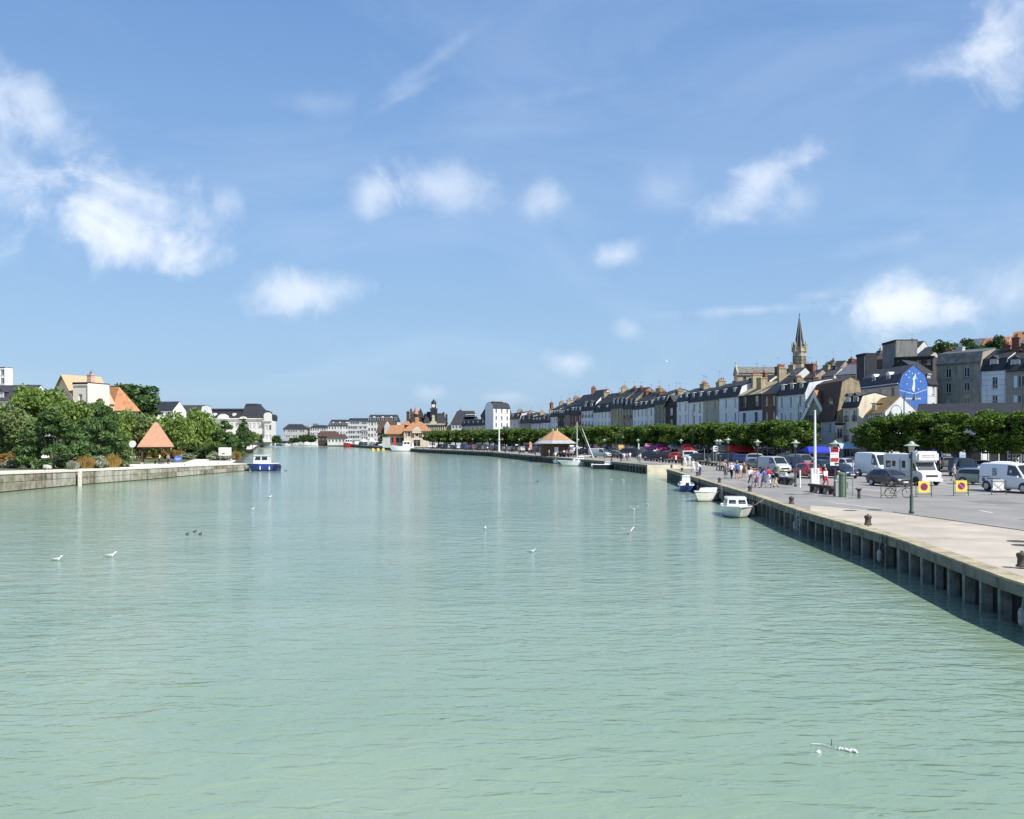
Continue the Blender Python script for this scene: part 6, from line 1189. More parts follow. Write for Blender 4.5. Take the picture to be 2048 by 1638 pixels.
# barge by the left bank
b7 = boat('blue barge with white cabin and canopy frame at the end of the promenade', 0, 0, 184, 4.5, 2.3, 1.2, gelB, 'barge', .1, .4, pos=(at(528,941,153).x+.2, 153.0), tran=.95, full=.62)
c_ = cabin(b7, -.8, 1.8, 1.05, 1.0, 1.2, 2.6, .02, .1, name='cabin', overh=.12)
g = MB(); 
for x in (-.7, -1.6):
    for s_ in (-1, 1): g.tube([(x,s_*.95,.95),(x,s_*.95,2.25)], .03, 5)
for s_ in (-1, 1): g.tube([(-.7,s_*.95,2.25),(-1.7,s_*.95,2.25)], .03, 5)
g.tube([(-1.6,-.95,2.25),(-1.6,.95,2.25)], .03, 5); g.build('canopy_frame', steelM, b7)
g = MB(); g.loft([[(-2.0+rr*math.cos(a), 1.05+yy_, .75+rr*math.sin(a)) for a in [2*math.pi*k/12 for k in range(12)]] for rr, yy_ in ((.36,0),(.42,.12),(.36,.24))]); g.build('tyre_fender', rubber, b7); outboard(b7, -2.25); fender(b7, (.6,1.25,.5)); fender(b7, (-.9,1.25,.45))
g = MB(); g.lathe([(.02,-.1),(.25,-.05),(.25,.08),(.02,.12)], 8, (0,0,.02)); p = gp(572,942,0); tag(g.build('mooring_float', mat('float_grey', (.12,.10,.09), .8, .2), loc=(p.x,p.y,0)), 'small dark mooring float drifting beside the blue barge', 'float')
# fishing boats
b8 = boat('large white trawler with tall wheelhouse moored by the red figure', 0, 0, 200, 8.6, 3.4, 1.9, gelW, 'trawler', .9, .6, pos=(at(806,903,376).x, 376), stripe=gelW)
cabin(b8, -2.8, .3, 1.2, 1.1, 1.9, 4.2, .05, .3); g = MB(); g.tube([(-1,0,4.2),(-1,0,7.2)], .08, 5); g.tube([(-2.2,0,4.5),(-1,0,6.6)], .05, 5); g.build('mast', white, b8)
g = MB(); g.box(-4.1,-3.5,-1.4,1.4,1.9,3.3); g.build('net_gantry', white, b8)
b9 = boat('red and white fishing boat facing the river at the shed quay', 0, 0, -100, 9, 5.2, 2.0, gelR, 'fishing_boat', .9, .6, pos=(at(696,894,556).x, 556), stripe=gelW); cabin(b9, -2.4, 1.2, 1.8, 1.6, 2.0, 4.8, .05, .4); g = MB(); g.tube([(-1.5,0,4.8),(-1.5,0,7.5)], .08, 5); g.build('mast', white, b9)
b10 = boat('long white motor yacht berthed left of the net sheds', 0, 0, 190, 14, 4.0, 1.6, gelW, 'motor_yacht', 1.0, .6, pos=(at(618,891,648).x, 646)); cabin(b10, -4, 2.6, 1.6, 1.4, 1.7, 3.4, .2, 1.6); cabin(b10, -3, .5, 1.2, 1.0, 3.47, 4.6, .2, .9, name='flybridge')
for i, (px, L, l) in enumerate(((572,5,'small white fishing boat by the dark quayside vans near the harbour mouth'),(586,6,'small grey workboat at the far harbour steps'),(649,4.5,'little white sloop hull with conical buoy beside the net shed'))):
    bb = boat(l, px, 891.3, 185+i*9, L, 2.0, .9, gelW if i != 1 else mat('gelcoat_grey', (.4,.42,.42), .5, .05), 'small_boat', .3, pos=(at(px,891,640).x, 642+i*2)); cabin(bb, -.8, .9, .7, .6, .9, 1.9, .1, .3)
for i, px in enumerate((752,760,768)):
    p = at(px, 901, 420); g = MB(); g.box(-1.0,1.0,-.6,.6,-.2,.5); g.box(-.8,.8,-.5,.5,.5,.9); tag(g.build('yellow_pontoon', mat('pontoon_yellow', (.62,.47,.12), .7, .1), loc=(p.x+.5,415+i*3-8,0), rz=-1.2), 'yellow floating pontoon block along the trawler quay', 'pontoon', 'yellow pontoons at the trawler quay')
# ------------------------------------------------------------------ gulls and flotsam
gullW = mat('gull_white', (.72,.72,.70), .8, .05, 8); gullG = mat('gull_grey', (.33,.34,.36), .8, .08, 8); gullD = mat('duck_dark', (.08,.075,.07), .8, .2, 8); beakM = mat('beak_yellow', (.55,.33,.05), .5)
g = MB(); g.loft([[(x, w*math.cos(a), z+h*math.sin(a)) for a in [2*math.pi*k/8 for k in range(8)]] for x, w, h, z in ((-.26,.01,.01,.12),(-.17,.06,.04,.10),(-.05,.10,.08,.07),(.08,.09,.08,.08),(.14,.05,.06,.14),(.17,.045,.05,.20),(.21,.04,.04,.23),(.25,.01,.01,.225))]); gb = g.mesh('body', gullW, True)
g = MB(); g.loft([[(.24,-.012,.222),(.24,.012,.222),(.24,0,.24)],[(.31,-.003,.215),(.31,.003,.215),(.31,0,.22)]]); gk = g.mesh('beak', beakM)
g = MB(); g.loft([[(-.3,.03,.13),(-.3,.05,.12),(-.3,.04,.10)],[(-.08,.085,.15),(-.08,.118,.11),(-.08,.11,.05)],[(.08,.07,.14),(.08,.10,.11),(.08,.095,.06)]]); gwf = g.mesh('wing', gullG)
g = MB(); g.loft([[(-.06,.05,.12),(.08,.05,.13),(.06,.05,.15)],[(-.1,.28,.34),(.05,.3,.36),(.03,.3,.37)],[(-.22,.52,.42),(-.18,.54,.42),(-.19,.54,.43)]]); gwr = g.mesh('wing', gullW)
def gull(label, px, py, deg, raised=False, s=1.25, dark=False, group='gulls on the water'):
    p = gp(px, py, 0); o = thing('gull' if not dark else 'duck', label, 'gull' if not dark else 'duck', (p.x, p.y, -.02), math.radians(deg), group); o.scale = (s*.62,)*3
    put('body', gb, o, mats=[gullW if not dark else gullD]); put('beak', gk, o)
    for s_ in (1, -1): w = put('wing', gwr if raised else gwf, o, mats=[gullW if raised else (gullD if dark else gullG)]); w.scale = (1, s_, 1)
gull('brown speckled gull swimming left before the promenade wall', 114, 1121, 10, s=1.5); gull('plump pale gull floating with its head raised', 221, 1114, 15, s=1.7)
for px, py in ((375,1069),(390,1064),(401,1069)): gull('small dark duck swimming in a trio', px, py, 80, s=1.1, dark=True, group='ducks swimming in a trio')
gull('white gull flapping low over the water', 1258, 1068, -60, True, 1.5); gull('white gull with lifted wings below the black sports boat', 1268, 1020, -100, True, 1.2); gull('upright white gull next to the wing lifting gull', 1295, 1011, -90, False, 1.3)
gull('white gull alone in the channel off the barge', 539, 995, 20, s=1.4); gull('tiny white gull closer to the promenade off the barge', 505, 1019, 40, s=1.1); gull('dark duck alone in mid river', 1075, 964, -70, s=1.4, dark=True, group='ducks on the river')
for px, py in ((1223,960),(1247,961),(622,905),(1027,923),(1064,1104),(970,1058)): gull('tiny white gull resting far out on the river', px, py, rnd.uniform(0,360), s=1.15, group='far gulls on the river')
p = at(1336, 725, 160); o = thing('gull', 'lone gull flying high above the terrace roofs', 'gull', p, 1.0); put('body', gb, o); put('beak', gk, o)
for s_ in (1, -1): w = put('wing', gwr, o); w.scale = (1, s_, 1)
p = gp(1637, 1505, 0); g = MB(); g.lathe([(.01,-.04),(.04,-.02),(.045,.015),(.01,.045)], 10); tag(g.build('fishing_float', white, loc=(p.x,p.y,0)), 'small round white float beside the drifting plastic strip', 'float')
p, q = gp(1672,1499,0), gp(1714,1507,0); g = MB(); R9 = random.Random(2)
pts = [lerp(p, q, k/9)+Vector((0,R9.uniform(-.05,.05),.02+R9.uniform(0,.03))) for k in range(10)]; g.tube([x-p for x in pts], [.006,.012,.022,.028,.022,.03,.027,.022,.032,.02], 6); g.tube([(-.35,.25,.02),(-.2,.2,.03),(0,0,.03)], .012, 4)
tag(g.build('plastic_strip', gelW, loc=p), 'crumpled white plastic strip drifting on the green water', 'litter')
p = gp(1663, 1492, 0); g = MB(); g.tube([(0,0,-.1),(.0,0,.12)], .006, 4); tag(g.build('float_stick', ironM, loc=(p.x,p.y,0)), 'thin dark stick standing up from the drifting litter', 'stick')
# ------------------------------------------------------------------ street furniture
lampG = mat('lamp_green', (.035,.06,.045), .5, .1, 5); lampS = mat('lamp_shade', (.33,.37,.32), .45, .08, 5); lampW = mat('lamp_glass', (.45,.48,.43), .3, .05)
LZt = 4.0
g = MB(); g.lathe([(.14,0),(.14,.1),(.10,.15),(.095,1.0),(.065,1.05),(.055,3.35),(.10,3.4)], 10); lpm = g.mesh('pole', lampG, True)
g = MB(); g.lathe([(.13,3.4),(.17,3.7),(.17,3.78)], 10); lgm = g.mesh('lantern', lampW)
g = MB(); g.lathe([(.40,3.74),(.41,3.77),(.17,3.86),(.12,3.95),(.05,4.02)], 16); lsm = g.mesh('shade', lampS)
def lamp(label, px, py, h=1.0, group='green quay lamps with disc shades', pos=None):
    p = pos or gp(px, py, QZ); o = thing('quay_lamp', label, 'street lamp', (p[0], p[1], QZ+.01), 0, group); o.scale = (1, 1, h); put('pole', lpm, o); l_ = put('lantern', lgm, o); put('shade', lsm, o); return o
lamp('green quay lamp with disc shade standing alone on the pale apron edge', 1823, 1027)
lamp('green quay lamp with disc shade carrying the red and white sign', 1670, 992); lamp('green quay lamp at the end of the dark bench', 1591, 973); lamp('green quay lamp before the silver passenger van', 1515, 957); lamp('green quay lamp beside the seated pink shirted visitor', 1456, 944, 1.05)
lamp('green quay lamp left of twin lamp pair with white parking panel', 1434, 941); lamp('green quay lamp right of twin lamp pair with white parking panel', 1440, 942); lamp('green quay lamp behind the group in white', 1362, 927)
for i, px in enumerate((1276,1209)): lamp(('green quay lamp near the pink awnings','green quay lamp beside the silver van')[i], px, (921,917)[i])
for px, Y in ((1156,215),(1079,262),(1038,285),(1005,300),(980,312),(945,330),(923,342),(901,352),(882,362)): lamp('green quay lamp in the far row between kiosk and town hall', 0, 0, pos=((px-CX)/F*Y, Y), group='far quay lamps')
def crook(label, px, top, Y, side=1, double=False):
    p = ((px-CX)/F*Y, Y); h = hz(top, Y)-QZ; o = thing('street_light', label, 'street lamp', (p[0], p[1], QZ), 0, 'tall crook street lights'); g = MB(); g.tube([(0,0,0),(0,0,1.2),(0,0,h-1)], [.14,.09,.07], 7); g.build('pole', lampG, o)
    for s_ in ((side,) if not double else (side,)):
        g = MB(); g.tube([(0,0,h-1)] + [(s_*(.75-.75*math.cos(a)), 0, h-1+.9*math.sin(a)) for a in np.linspace(.3,2.6,7)] + [(s_*1.5,0,h-.9)], .05, 5); g.build('crook', lampG, o)
        g = MB(); g.lathe([(.08,h-.9),(.2,h-1.15),(.45,h-1.55),(.4,h-1.57)], 10, (s_*1.5,0,0)); g.build('lamp_shade', lampG, o)
crook('tall crook street light before the white shuttered house', 1386, 809, 178); crook('tall crook street light before the three dormer townhouse', 1597, 796, 150); crook('tall crook street light with hanging bell left of the timbered corner house', 1571, 820, 152, -1); crook('tall crook street light in front of the bright white gable', 1808, 778, 128); crook('bell shaped street light against the white gable', 1803, 809, 127, -1); crook('dark tall street light at the brown grey shuttered house', 2046, 760, 112); crook('slim tall street light near the yellow awning', 1232, 862, 205)
g = MB(); g.tube([(0,0,.9),(0,0,hz(833,98)-QZ)], [.14,.08], 8); fp = gp(1630, 970, QZ); fo = thing('flagpole', 'tall white flagpole with boxed white foot behind the long bench', 'flagpole', (fp.x, fp.y, QZ+.01)); g.build('pole', white, fo)
g = MB(); 
for s_ in (-1, 1): g.box(s_*.17, s_*.36, -.14, .14, 0, 1.5)
g.box(-.168,.168,-.13,.13,0,.95); g.build('foot_plates', white, fo); g = MB(); g.lathe([(.05,0),(.11,.08),(.02,.18)], 8, (0,0,hz(833,98)-QZ)); g.build('pole_cap', white, fo)
p = (at(988,904,274).x, 276); o = thing('white_mast', 'slender tall white mast standing on the quay before the plane trees', 'mast', (p[0]+1.5, p[1], QZ)); g = MB(); g.tube([(0,0,0),(0,0,4),(0,0,hz(841,276)-QZ)], [.32,.2,.12], 8); g.build('pole', white, o); g = MB(); g.lathe([(.5,0),(.5,.25),(.34,.3)], 10); g.build('base', conc, o); g = MB(); g.lathe([(.3,3.3),(.42,3.6),(.3,3.9)], 8); g.build('lamp_ring', lampW, o)
def post(name, label, px, py, r, h, m, cap=None, group=None):
    p = gp(px, py, QZ); g = MB(); g.lathe([(r*1.25,0),(r*1.25,.06),(r,.08),(r,h-.03),(r*.8,h)], 10); o = g.build(name, m, None, loc=(p.x,p.y,QZ+.008)); tag(o, label, 'post', group)
post('white_marker_post', 'short white marker post beside the bench lamp', 1600, 975, .07, 1.45, white); post('thin_pole', 'thin grey sign pole near the green waste tube', 1706, 995, .045, 2.6, steelM); post('thin_pole', 'thin pale hooped pole near the double lamp', 1409, 925, .05, 2.4, steelM); post('thin_pole', 'thin pale pole left of the double lamp', 1432, 929, .05, 1.9, steelM)
post('white_pillar', 'tall white pillar sign by the red awning', 1384, 909, .18, 3.6, white); post('white_pillar', 'tall white pillar beside the black van near the pink awnings', 1277, 915, .16, 3.0, white)
binG = mat('bin_green', (.13,.20,.13), .6, .12, 4)
def tube_bin(label, px, py, s=1.0):
    p = gp(px, py, QZ); o = thing('waste_tube', label, 'bin', (p.x,p.y,QZ+.008), 0, 'green cylindrical bins'); g = MB(); g.lathe([(.26*s,0),(.27*s,.05),(.27*s,1.55*s),(.30*s,1.56*s),(.29*s,1.68*s),(.12*s,1.76*s)], 14); g.build('body', binG, o); g = MB(); g.box(.2*s,.36*s,-.12,.12,.6*s,1.1*s); g.build('side_box', binG, o)
tube_bin('tall green cylindrical bin beside the hatted man and grey cabinet', 1685, 994); tube_bin('green cylindrical bin behind the strolling children', 1554, 963, .85); tube_bin('green cylindrical bin by the low rail near the white box van car', 1418, 927, .8)
p = gp(1673, 992, QZ); g = MB(); g.box(-.22,.22,-.16,.16,0,1.05); g.box(-.25,.25,-.19,.19,1.05,1.1); tag(g.build('grey_cabinet', mat('cabinet_grey', (.36,.37,.36), .6, .08, 4), loc=(p.x+.05,p.y-.2,QZ+.01)), 'grey metal cabinet at the foot of the signed lamp', 'cabinet')
# red and white advertising board on the lamp
p = gp(1668, 992, QZ); sx = at(1668, 915, p.y); o = thing('advertising_board', 'tall red and white advertising board with arrow on the green lamp', 'sign', (sx.x-.02, p.y-.14, hz(931, p.y)), .0); hb_ = (931-893)/F*p.y; wb_ = 17/F*p.y
redS = mat('sign_red', (.50,.03,.04), .5, .05); g = MB(); g.box(-wb_/2, wb_/2, -.03, .03, 0, hb_); g.build('panel', white, o)
def band(z0, z1, m=redS, x0=None, x1=None, name='red_band'): g = MB(); g.box(x0 if x0 is not None else -wb_/2+.03, x1 if x1 is not None else wb_/2-.03, -.042, -.031, z0*hb_, z1*hb_); return g.build(name, m, o)
band(.70, .98); band(.22, .40)
t_ = text_part('lettering', 'LA', o, .26, Matrix.Translation((-.26, -.05, hb_*.86)) @ Matrix.Rotation(math.radians(90), 4, 'X'), white)
for k in range(4): band(.86, .93+.012*(k % 2), white, -.06+k*.12, .02+k*.12, 'lettering_mark'); bm_ = o.children[-1]; bm_.location.y = -.012
for k in range(6): band(.76, .815+.01*(k % 2), white, -.36+k*.125, -.27+k*.125, 'lettering_mark'); o.children[-1].location.y = -.012
for k in range(7): band(.33, .36, white, -.36+k*.105, -.29+k*.105, 'lettering_mark'); o.children[-1].location.y = -.012; band(.26, .29, white, -.33+k*.1, -.26+k*.1, 'lettering_mark'); o.children[-1].location.y = -.012
for k in range(5): band(.57, .595, mat('faint_print', (.55,.50,.48), .6), -.26+k*.11, -.18+k*.11, 'print_mark')
g = MB(); zc_ = hb_*.11; g.yprism([(-.02,zc_),(.12,zc_+.13),(.12,zc_+.05),(.34,zc_+.05),(.34,zc_-.05),(.12,zc_-.05),(.12,zc_-.13)], -.045, -.031); g.build('arrow', mat('arrow_dark', (.16,.03,.03), .5), o)
# mooring bollards
g = MB(); g.lathe([(.26,0),(.26,.08),(.20,.12),(.19,.5),(.24,.62),(.24,.74),(.2,.80),(.07,.82),(.07,.92),(.02,.94)], 12); bolm = g.mesh('mooring_bollard', rustM, True)
for px, py in ((2044,1137),(1736,1052),(1583,1010),(1500,985),(1439,967),(1395,953),(1364,944),(1343,937)):
    p = gp(px, py, QZ); o = put('mooring_bollard', bolm, None, (p.x,p.y,QZ+.06), rnd.random(), (.72,.72,.55)); tag(o, 'dark iron mooring bollard on the cap of the timber quay', 'bollard', 'bollards on the near quay')
for (x, y, a) in walk(offs(QE2[1:6], .45), 19, 3): o = put('mooring_bollard', bolm, None, (x,y,QZ+.06), rnd.random(), (.75,.75,.6)); tag(o, 'dark iron mooring bollard on the quay beyond the slipway', 'bollard', 'bollards on the far quay')
p = gp(1718, 997, QZ); g = MB(); g.lathe([(.13,0),(.11,.1),(.10,.45),(.16,.62),(.22,.68),(.10,.70)], 8); g.tube([(0,0,.5),(-.22,0,.72)], .06, 6); tag(g.build('capstan_post', rustM, loc=(p.x,p.y,QZ+.008)), 'small dark iron post with a flared top near the thin sign pole', 'bollard')
p = gp(95,938,2.0); p2 = gp(207,934,1.8)
for q, y in ((-49.9,100.5),(-49.0,113),(-46.2,133),(-45.4,146)):
    g = MB(); g.tube([(0,-.14,0),(0,-.14,.22),(0,.14,.22),(0,.14,0)], .035, 6); tag(g.build('mooring_ring', rustM, loc=(q-1.4,y,lz(y)+.02)), 'small dark mooring hoop on the pale promenade edge', 'mooring hoop', 'mooring hoops on the promenade')
# benches and low rails of heavy dark beams
def beam_bench(label, a, c, legs, px=True, h=.5, name='timber_bench', cat='bench', group=None):
    a, c = (gp(*a, QZ), gp(*c, QZ)) if px else (Vector((*a, QZ)), Vector((*c, QZ))); d = c-a; L = d.length; o = thing(name, label, cat, (a.x,a.y,QZ+.008), math.atan2(d.y, d.x), group)
    g = MB(); g.box(0, L, -.2, .2, h-.18, h); g.build('beam', woodD, o)
    for k in range(legs): x = L*(k+.5)/legs; g = MB(); g.box(x-.16, x+.16, -.17, .17, 0, h-.181); g.build('support', mat('support_grey', (.30,.29,.27), .9, .2, 4) if k % 2 else woodD, o)
    return o
beam_bench('long dark timber bench in front of the white flagpole', (1621,983), (1668,990), 5, h=.62); beam_bench('dark timber bench with the seated dark haired visitor', (1556,966), (1589,971), 4, h=.6); beam_bench('dark timber bench where the pink shirted visitor sits', (1437,940), (1470,944), 4, h=.6)
beam_bench('long low timber rail behind the slipway', (1288,921), (1362,927), 12, name='timber_rail', cat='barrier'); beam_bench('low timber rail by the bins left of the double lamp', (1398,928), (1434,933), 6, name='timber_rail', cat='barrier'); beam_bench('low timber rail along the path beside the silver van', (1211,913.5), (1250,918), 7, name='timber_rail', cat='barrier'); beam_bench('low timber rail below the kiosk', (1092,907), (1126,910), 6, name='timber_rail', cat='barrier')
for i, (x, y, a) in enumerate(walk(offs([(8.7,202),(-5.7,274),(-35,349)], 6), 14)): beam_bench('low dark timber rail in the far run beyond the kiosk', (x,y), (x+9*math.cos(a), y+9*math.sin(a)), 4, False, .55, 'timber_rail', 'barrier', 'far timber rails')
# barriers, signs, bicycle
tubeM = mat('barrier_tube', (.10,.085,.06), .5, .2, 5, metal=.3); yelM = mat('sign_yellow', (.80,.68,.10), .5, .03); purM = mat('sign_purple', (.13,.03,.22), .5); redM = mat('ring_red', (.58,.03,.04), .5)
def barrier(label, px0, px1, py, sign):
    a, c = gp(px0, py, QZ), gp(px1, py, QZ); Wb = (c-a).length; o = thing('crowd_barrier', label, 'barrier', (a.x,a.y,QZ+.008), 0, 'metal barriers on the car park'); hB = 1.08
    for x in (0, Wb): g = MB(); g.tube([(x,0,0),(x,0,hB)], .028, 6); g.build('upright', tubeM, o)
    for z in (.16, hB-.04): g = MB(); g.tube([(0,0,z),(Wb,0,z)], .02, 6); g.build('rail', tubeM, o)
    for x0, x1 in ((0,Wb),(Wb,0)): g = MB(); g.tube([(x0,.0,.16),(x1,.0,hB-.04)], .014, 5); g.build('brace', tubeM, o)
    if sign:
        s_ = .40; xc = Wb/2; zc_ = .72; yy_ = -.05 if sign == 'y' else .05; g = MB(); g.box(xc-s_, xc+s_, yy_-.008, yy_+.008, zc_-s_, zc_+s_); pn = g.build('sign_panel', yelM if sign == 'y' else white, o)
        if sign == 'y':
            for r0, m_, y_ in ((.27,redM,-.062),(.205,purM,-.066)): g = MB(); g.loft([[(xc+r0*math.cos(q), yq, zc_+r0*math.sin(q)) for q in [2*math.pi*k/20 for k in range(20)]] for yq in (y_, y_+.004)]); g.build('sign_disc', m_, pn)
            M_ = Matrix.Translation((xc, -.07, zc_)) @ Matrix.Rotation(math.radians(45), 4, 'Y'); g = MB(); g.box(-.24,.24,-.003,.003,-.03,.03, M=M_); g.build('sign_slash', redM if px0 < 1900 else mat('slash_pink', (.6,.25,.5), .5), pn)
    return o
barrier('metal barrier with yellow no parking sign beside the tall lamp', 1832, 1863, 994, 'y'); barrier('metal barrier with yellow no parking sign before the walking man', 1907, 1937, 992, 'y'); barrier('cross-braced metal barrier with blank white panel before the white van', 1983, 2012, 990, 'w'); barrier('bare metal barrier that the bicycle leans on', 1762, 1792, 996, None)
bp_ = gp(1795, 996, QZ); bk = thing('bicycle', 'dark city bicycle leaning on the bare metal barrier', 'bicycle', (bp_.x, bp_.y-.14, QZ+.01), .06)
for x in (-.62, .62):
    g = MB(); R_ = .345; g.loft([[((R_+.022*math.cos(b2_))*math.cos(a)+x, .022*math.sin(b2_), R_+.01+(R_+.022*math.cos(b2_))*math.sin(a)) for b2_ in [0,1.57,3.14,4.71]] for a in [2*math.pi*k/24 for k in range(25)]], True, False); w = g.build('wheel', rubber, bk)
    g = MB()
    for k in range(10): a = k*math.pi/5; g.tube([(x,0,R_+.01),(x+R_*math.cos(a),0,R_+.01+R_*math.sin(a))], .004, 3)
    g.build('spokes', alloy, w)['kind'] = 'stuff'
    g = MB(); g.loft([[(x+(R_+.05)*math.cos(a), yq, R_+.01+(R_+.05)*math.sin(a)) for yq in (-.03,.03)] for a in np.linspace(.2,2.9,9)], False, False); g.build('mudguard', trimB, bk)
g = MB(); J = dict(b=(-.62,0,.355), c=(-.15,0,.30), s=(-.30,0,.85), h=(.42,0,.88), f=(.62,0,.355))
for a, c in (('b','c'),('b','s'),('c','s'),('c','h'),('s','h'),('h','f')): g.tube([J[a],J[c]], .018, 6)
g.build('frame', mat('bike_green', (.03,.04,.03), .4), bk); g = MB(); g.tube([(-.30,0,.85),(-.33,0,.98)], .014, 5); g.loft([[(-.48,-.09,1.0),(-.48,.09,1.0),(-.48,.07,.96),(-.48,-.07,.96)],[(-.2,-.03,1.0),(-.2,.03,1.0),(-.2,.02,.97),(-.2,-.02,.97)]]); g.build('saddle', trimB, bk)
g = MB(); g.tube([(.42,0,.88),(.38,0,1.08)], .015, 5); g.tube([(.22,-.26,1.1),(.36,-.2,1.1),(.38,0,1.08),(.36,.2,1.1),(.22,.26,1.1)], .013, 5); g.build('handlebar', alloy, bk); g = MB(); g.box(.5,.78,-.13,.13,.78,.98); g.build('front_basket', tubeM, bk); g = MB(); g.loft([[(-.15+.09*math.cos(a), yq, .30+.09*math.sin(a)) for a in [2*math.pi*k/10 for k in range(10)]] for yq in (-.05,-.03)]); g.tube([(-.15,-.06,.30),(-.03,-.1,.16)], .01, 4); g.build('crankset', alloy, bk)
# motorbikes beside the kiosk
for i, px in enumerate((1118,1125,1132)):
    Y = 203-i*1.0; o = thing('motorbike', 'dark motorbike parked in a line beside the kiosk', 'motorbike', (at(px,912,Y).x, Y, QZ+.01), 2.2+i*.1, 'motorbikes beside the kiosk'); 
    for x in (-.7,.7): w = put('wheel', tyre_mesh(.32,.14)[0], o, (x,0,.32))
    g = MB(); g.loft([[(x, y*w, z) for y, z in ((-.16,zl),(-.16,zh),(.16,zh),(.16,zl))] for x, w, zl, zh in ((-.85,.5,.7,.85),(-.3,1,.45,.82),(.25,1.1,.4,1.0),(.6,.6,.7,.95))]); g.build('body', PT[('black','navy','darkgrey')[i]], o); g = MB(); g.tube([(.7,0,.32),(.5,0,.95),(.42,0,1.1)], .04, 5); g.tube([(.4,-.34,1.12),(.42,.34,1.12)], .02, 5); g.build('fork', steelM, o)
# signs
def panel(label, px, py0, py1, wpx, Y, m, deg=0, name='sign_board', cat='sign', z0=None, legs=True, base=QZ, lines=None):
    a = at(px, py0, Y); b__ = at(px, py1, Y); w = wpx*Y/F; o = thing(name, label, cat, (a.x, Y, base), math.radians(deg)); g = MB(); g.box(-w/2, w/2, -.04, .04, b__.z-base, a.z-base); pn = g.build('panel', m, o)
    if legs:
        for s_ in (-1, 1): g = MB(); g.tube([(s_*w*.4,.06,0),(s_*w*.4,.06,a.z-base-.1)], .04, 5); g.build('leg', steelM, o)
    for (x0, x1, z0_, z1_, mm) in (lines or ()): g = MB(); g.box(lerp(-w/2,w/2,x0), lerp(-w/2,w/2,x1), -.055, -.041, lerp(b__.z,a.z,z0_)-base, lerp(b__.z,a.z,z1_)-base); g.build('print_mark', mm, pn)
    return o
panel('white parking panel with dark symbol under the twin lamps', 1431, 892, 903, 9, 150, white, lines=((.3,.75,.25,.4,trimB),(.3,.45,.4,.8,trimB),(.45,.75,.65,.8,trimB)))
panel('large white notice board with dark print beside the silver hedge', 450, 895, 911, 25, 168, white, base=lz(168), lines=((.25,.5,.15,.3,trimB),))
panel('blue folding display stand right of the pavilion', 356, 912, 923, 14, 147, mat('display_blue', (.05,.13,.50), .6, .1, 4), base=lz(147), legs=False, lines=((.1,.9,.55,.62,white),(.2,.8,.3,.36,white)))
panel('red and white stacked round signs on a thin post by the slipway', 1352, 911, 920, 4, 160, mat('signal_red', (.62,.05,.04), .5), lines=((.1,.9,.55,.95,white),(.1,.9,.1,.4,white)))
p = at(265, 888, 158); o = thing('round_sign', 'round white sign disc left of the pavilion eaves', 'sign', (p.x,158,lz(158))); g = MB(); zz = hz(888,158)-lz(158); r = 7*158/F; g.loft([[(r*math.cos(a), yq, zz+r*math.sin(a)) for a in [2*math.pi*k/18 for k in range(18)]] for yq in (-.05,.05)]); g.build('disc', white, o); g = MB(); g.tube([(0,.08,0),(0,.08,zz)], .05, 5); g.build('pole', steelM, o)
panel('tall pale blue information totem beside the dark blue van', 1925, 893, 917, 12, 124, mat('totem_blue', (.50,.60,.70), .5, .05), legs=False, lines=((.55,.9,.75,.95,mat('totem_mark', (.06,.25,.55), .5)),(.1,.9,.25,.28,frameG),(.1,.9,.18,.21,frameG)))
for px in (2018,2028,2035): panel('narrow white menu board with dark photos near the beige parasol', px, 900, 926, 6, 128, white, legs=False, name='menu_board', lines=((.2,.8,.7,.88,trimB),(.2,.8,.42,.6,trimB),(.2,.8,.12,.3,trimB)))['group'] = 'menu boards near the beige parasol'
sh = thing('shop_booth', 'white fronted shop with bright blue lettered fascia under the plane trees', 'shop', (at(1985,930,134).x, 134, QZ)); g = MB(); g.box(-1.6,1.6,0,3,0,2.2); g.build('shop_room', trimB, sh); g = MB(); g.box(-1.7,1.7,-.2,0,2.2,2.7); g.build('canopy', white, sh); g = MB(); g.box(-1.5,1.55,-.3,-.21,2.7,3.5); fs_ = g.build('fascia', mat('fascia_blue', (.03,.13,.48), .5, .05), sh)
for k in range(9): g = MB(); g.box(-1.4+k*.33,-1.2+k*.33,-.325,-.301,2.9,3.15+.1*(k%2)); g.build('fascia_letter', white, fs_)
for x in (-1.65,-.6,.9,1.65): g = MB(); g.box(x-.05,x+.05,-.1,-.01,0,2.2); g.build('door_frame', white, sh)
g = MB(); g.box(-1.5,-.8,-.06,-.02,.4,1.9); g.build('poster', white, sh)
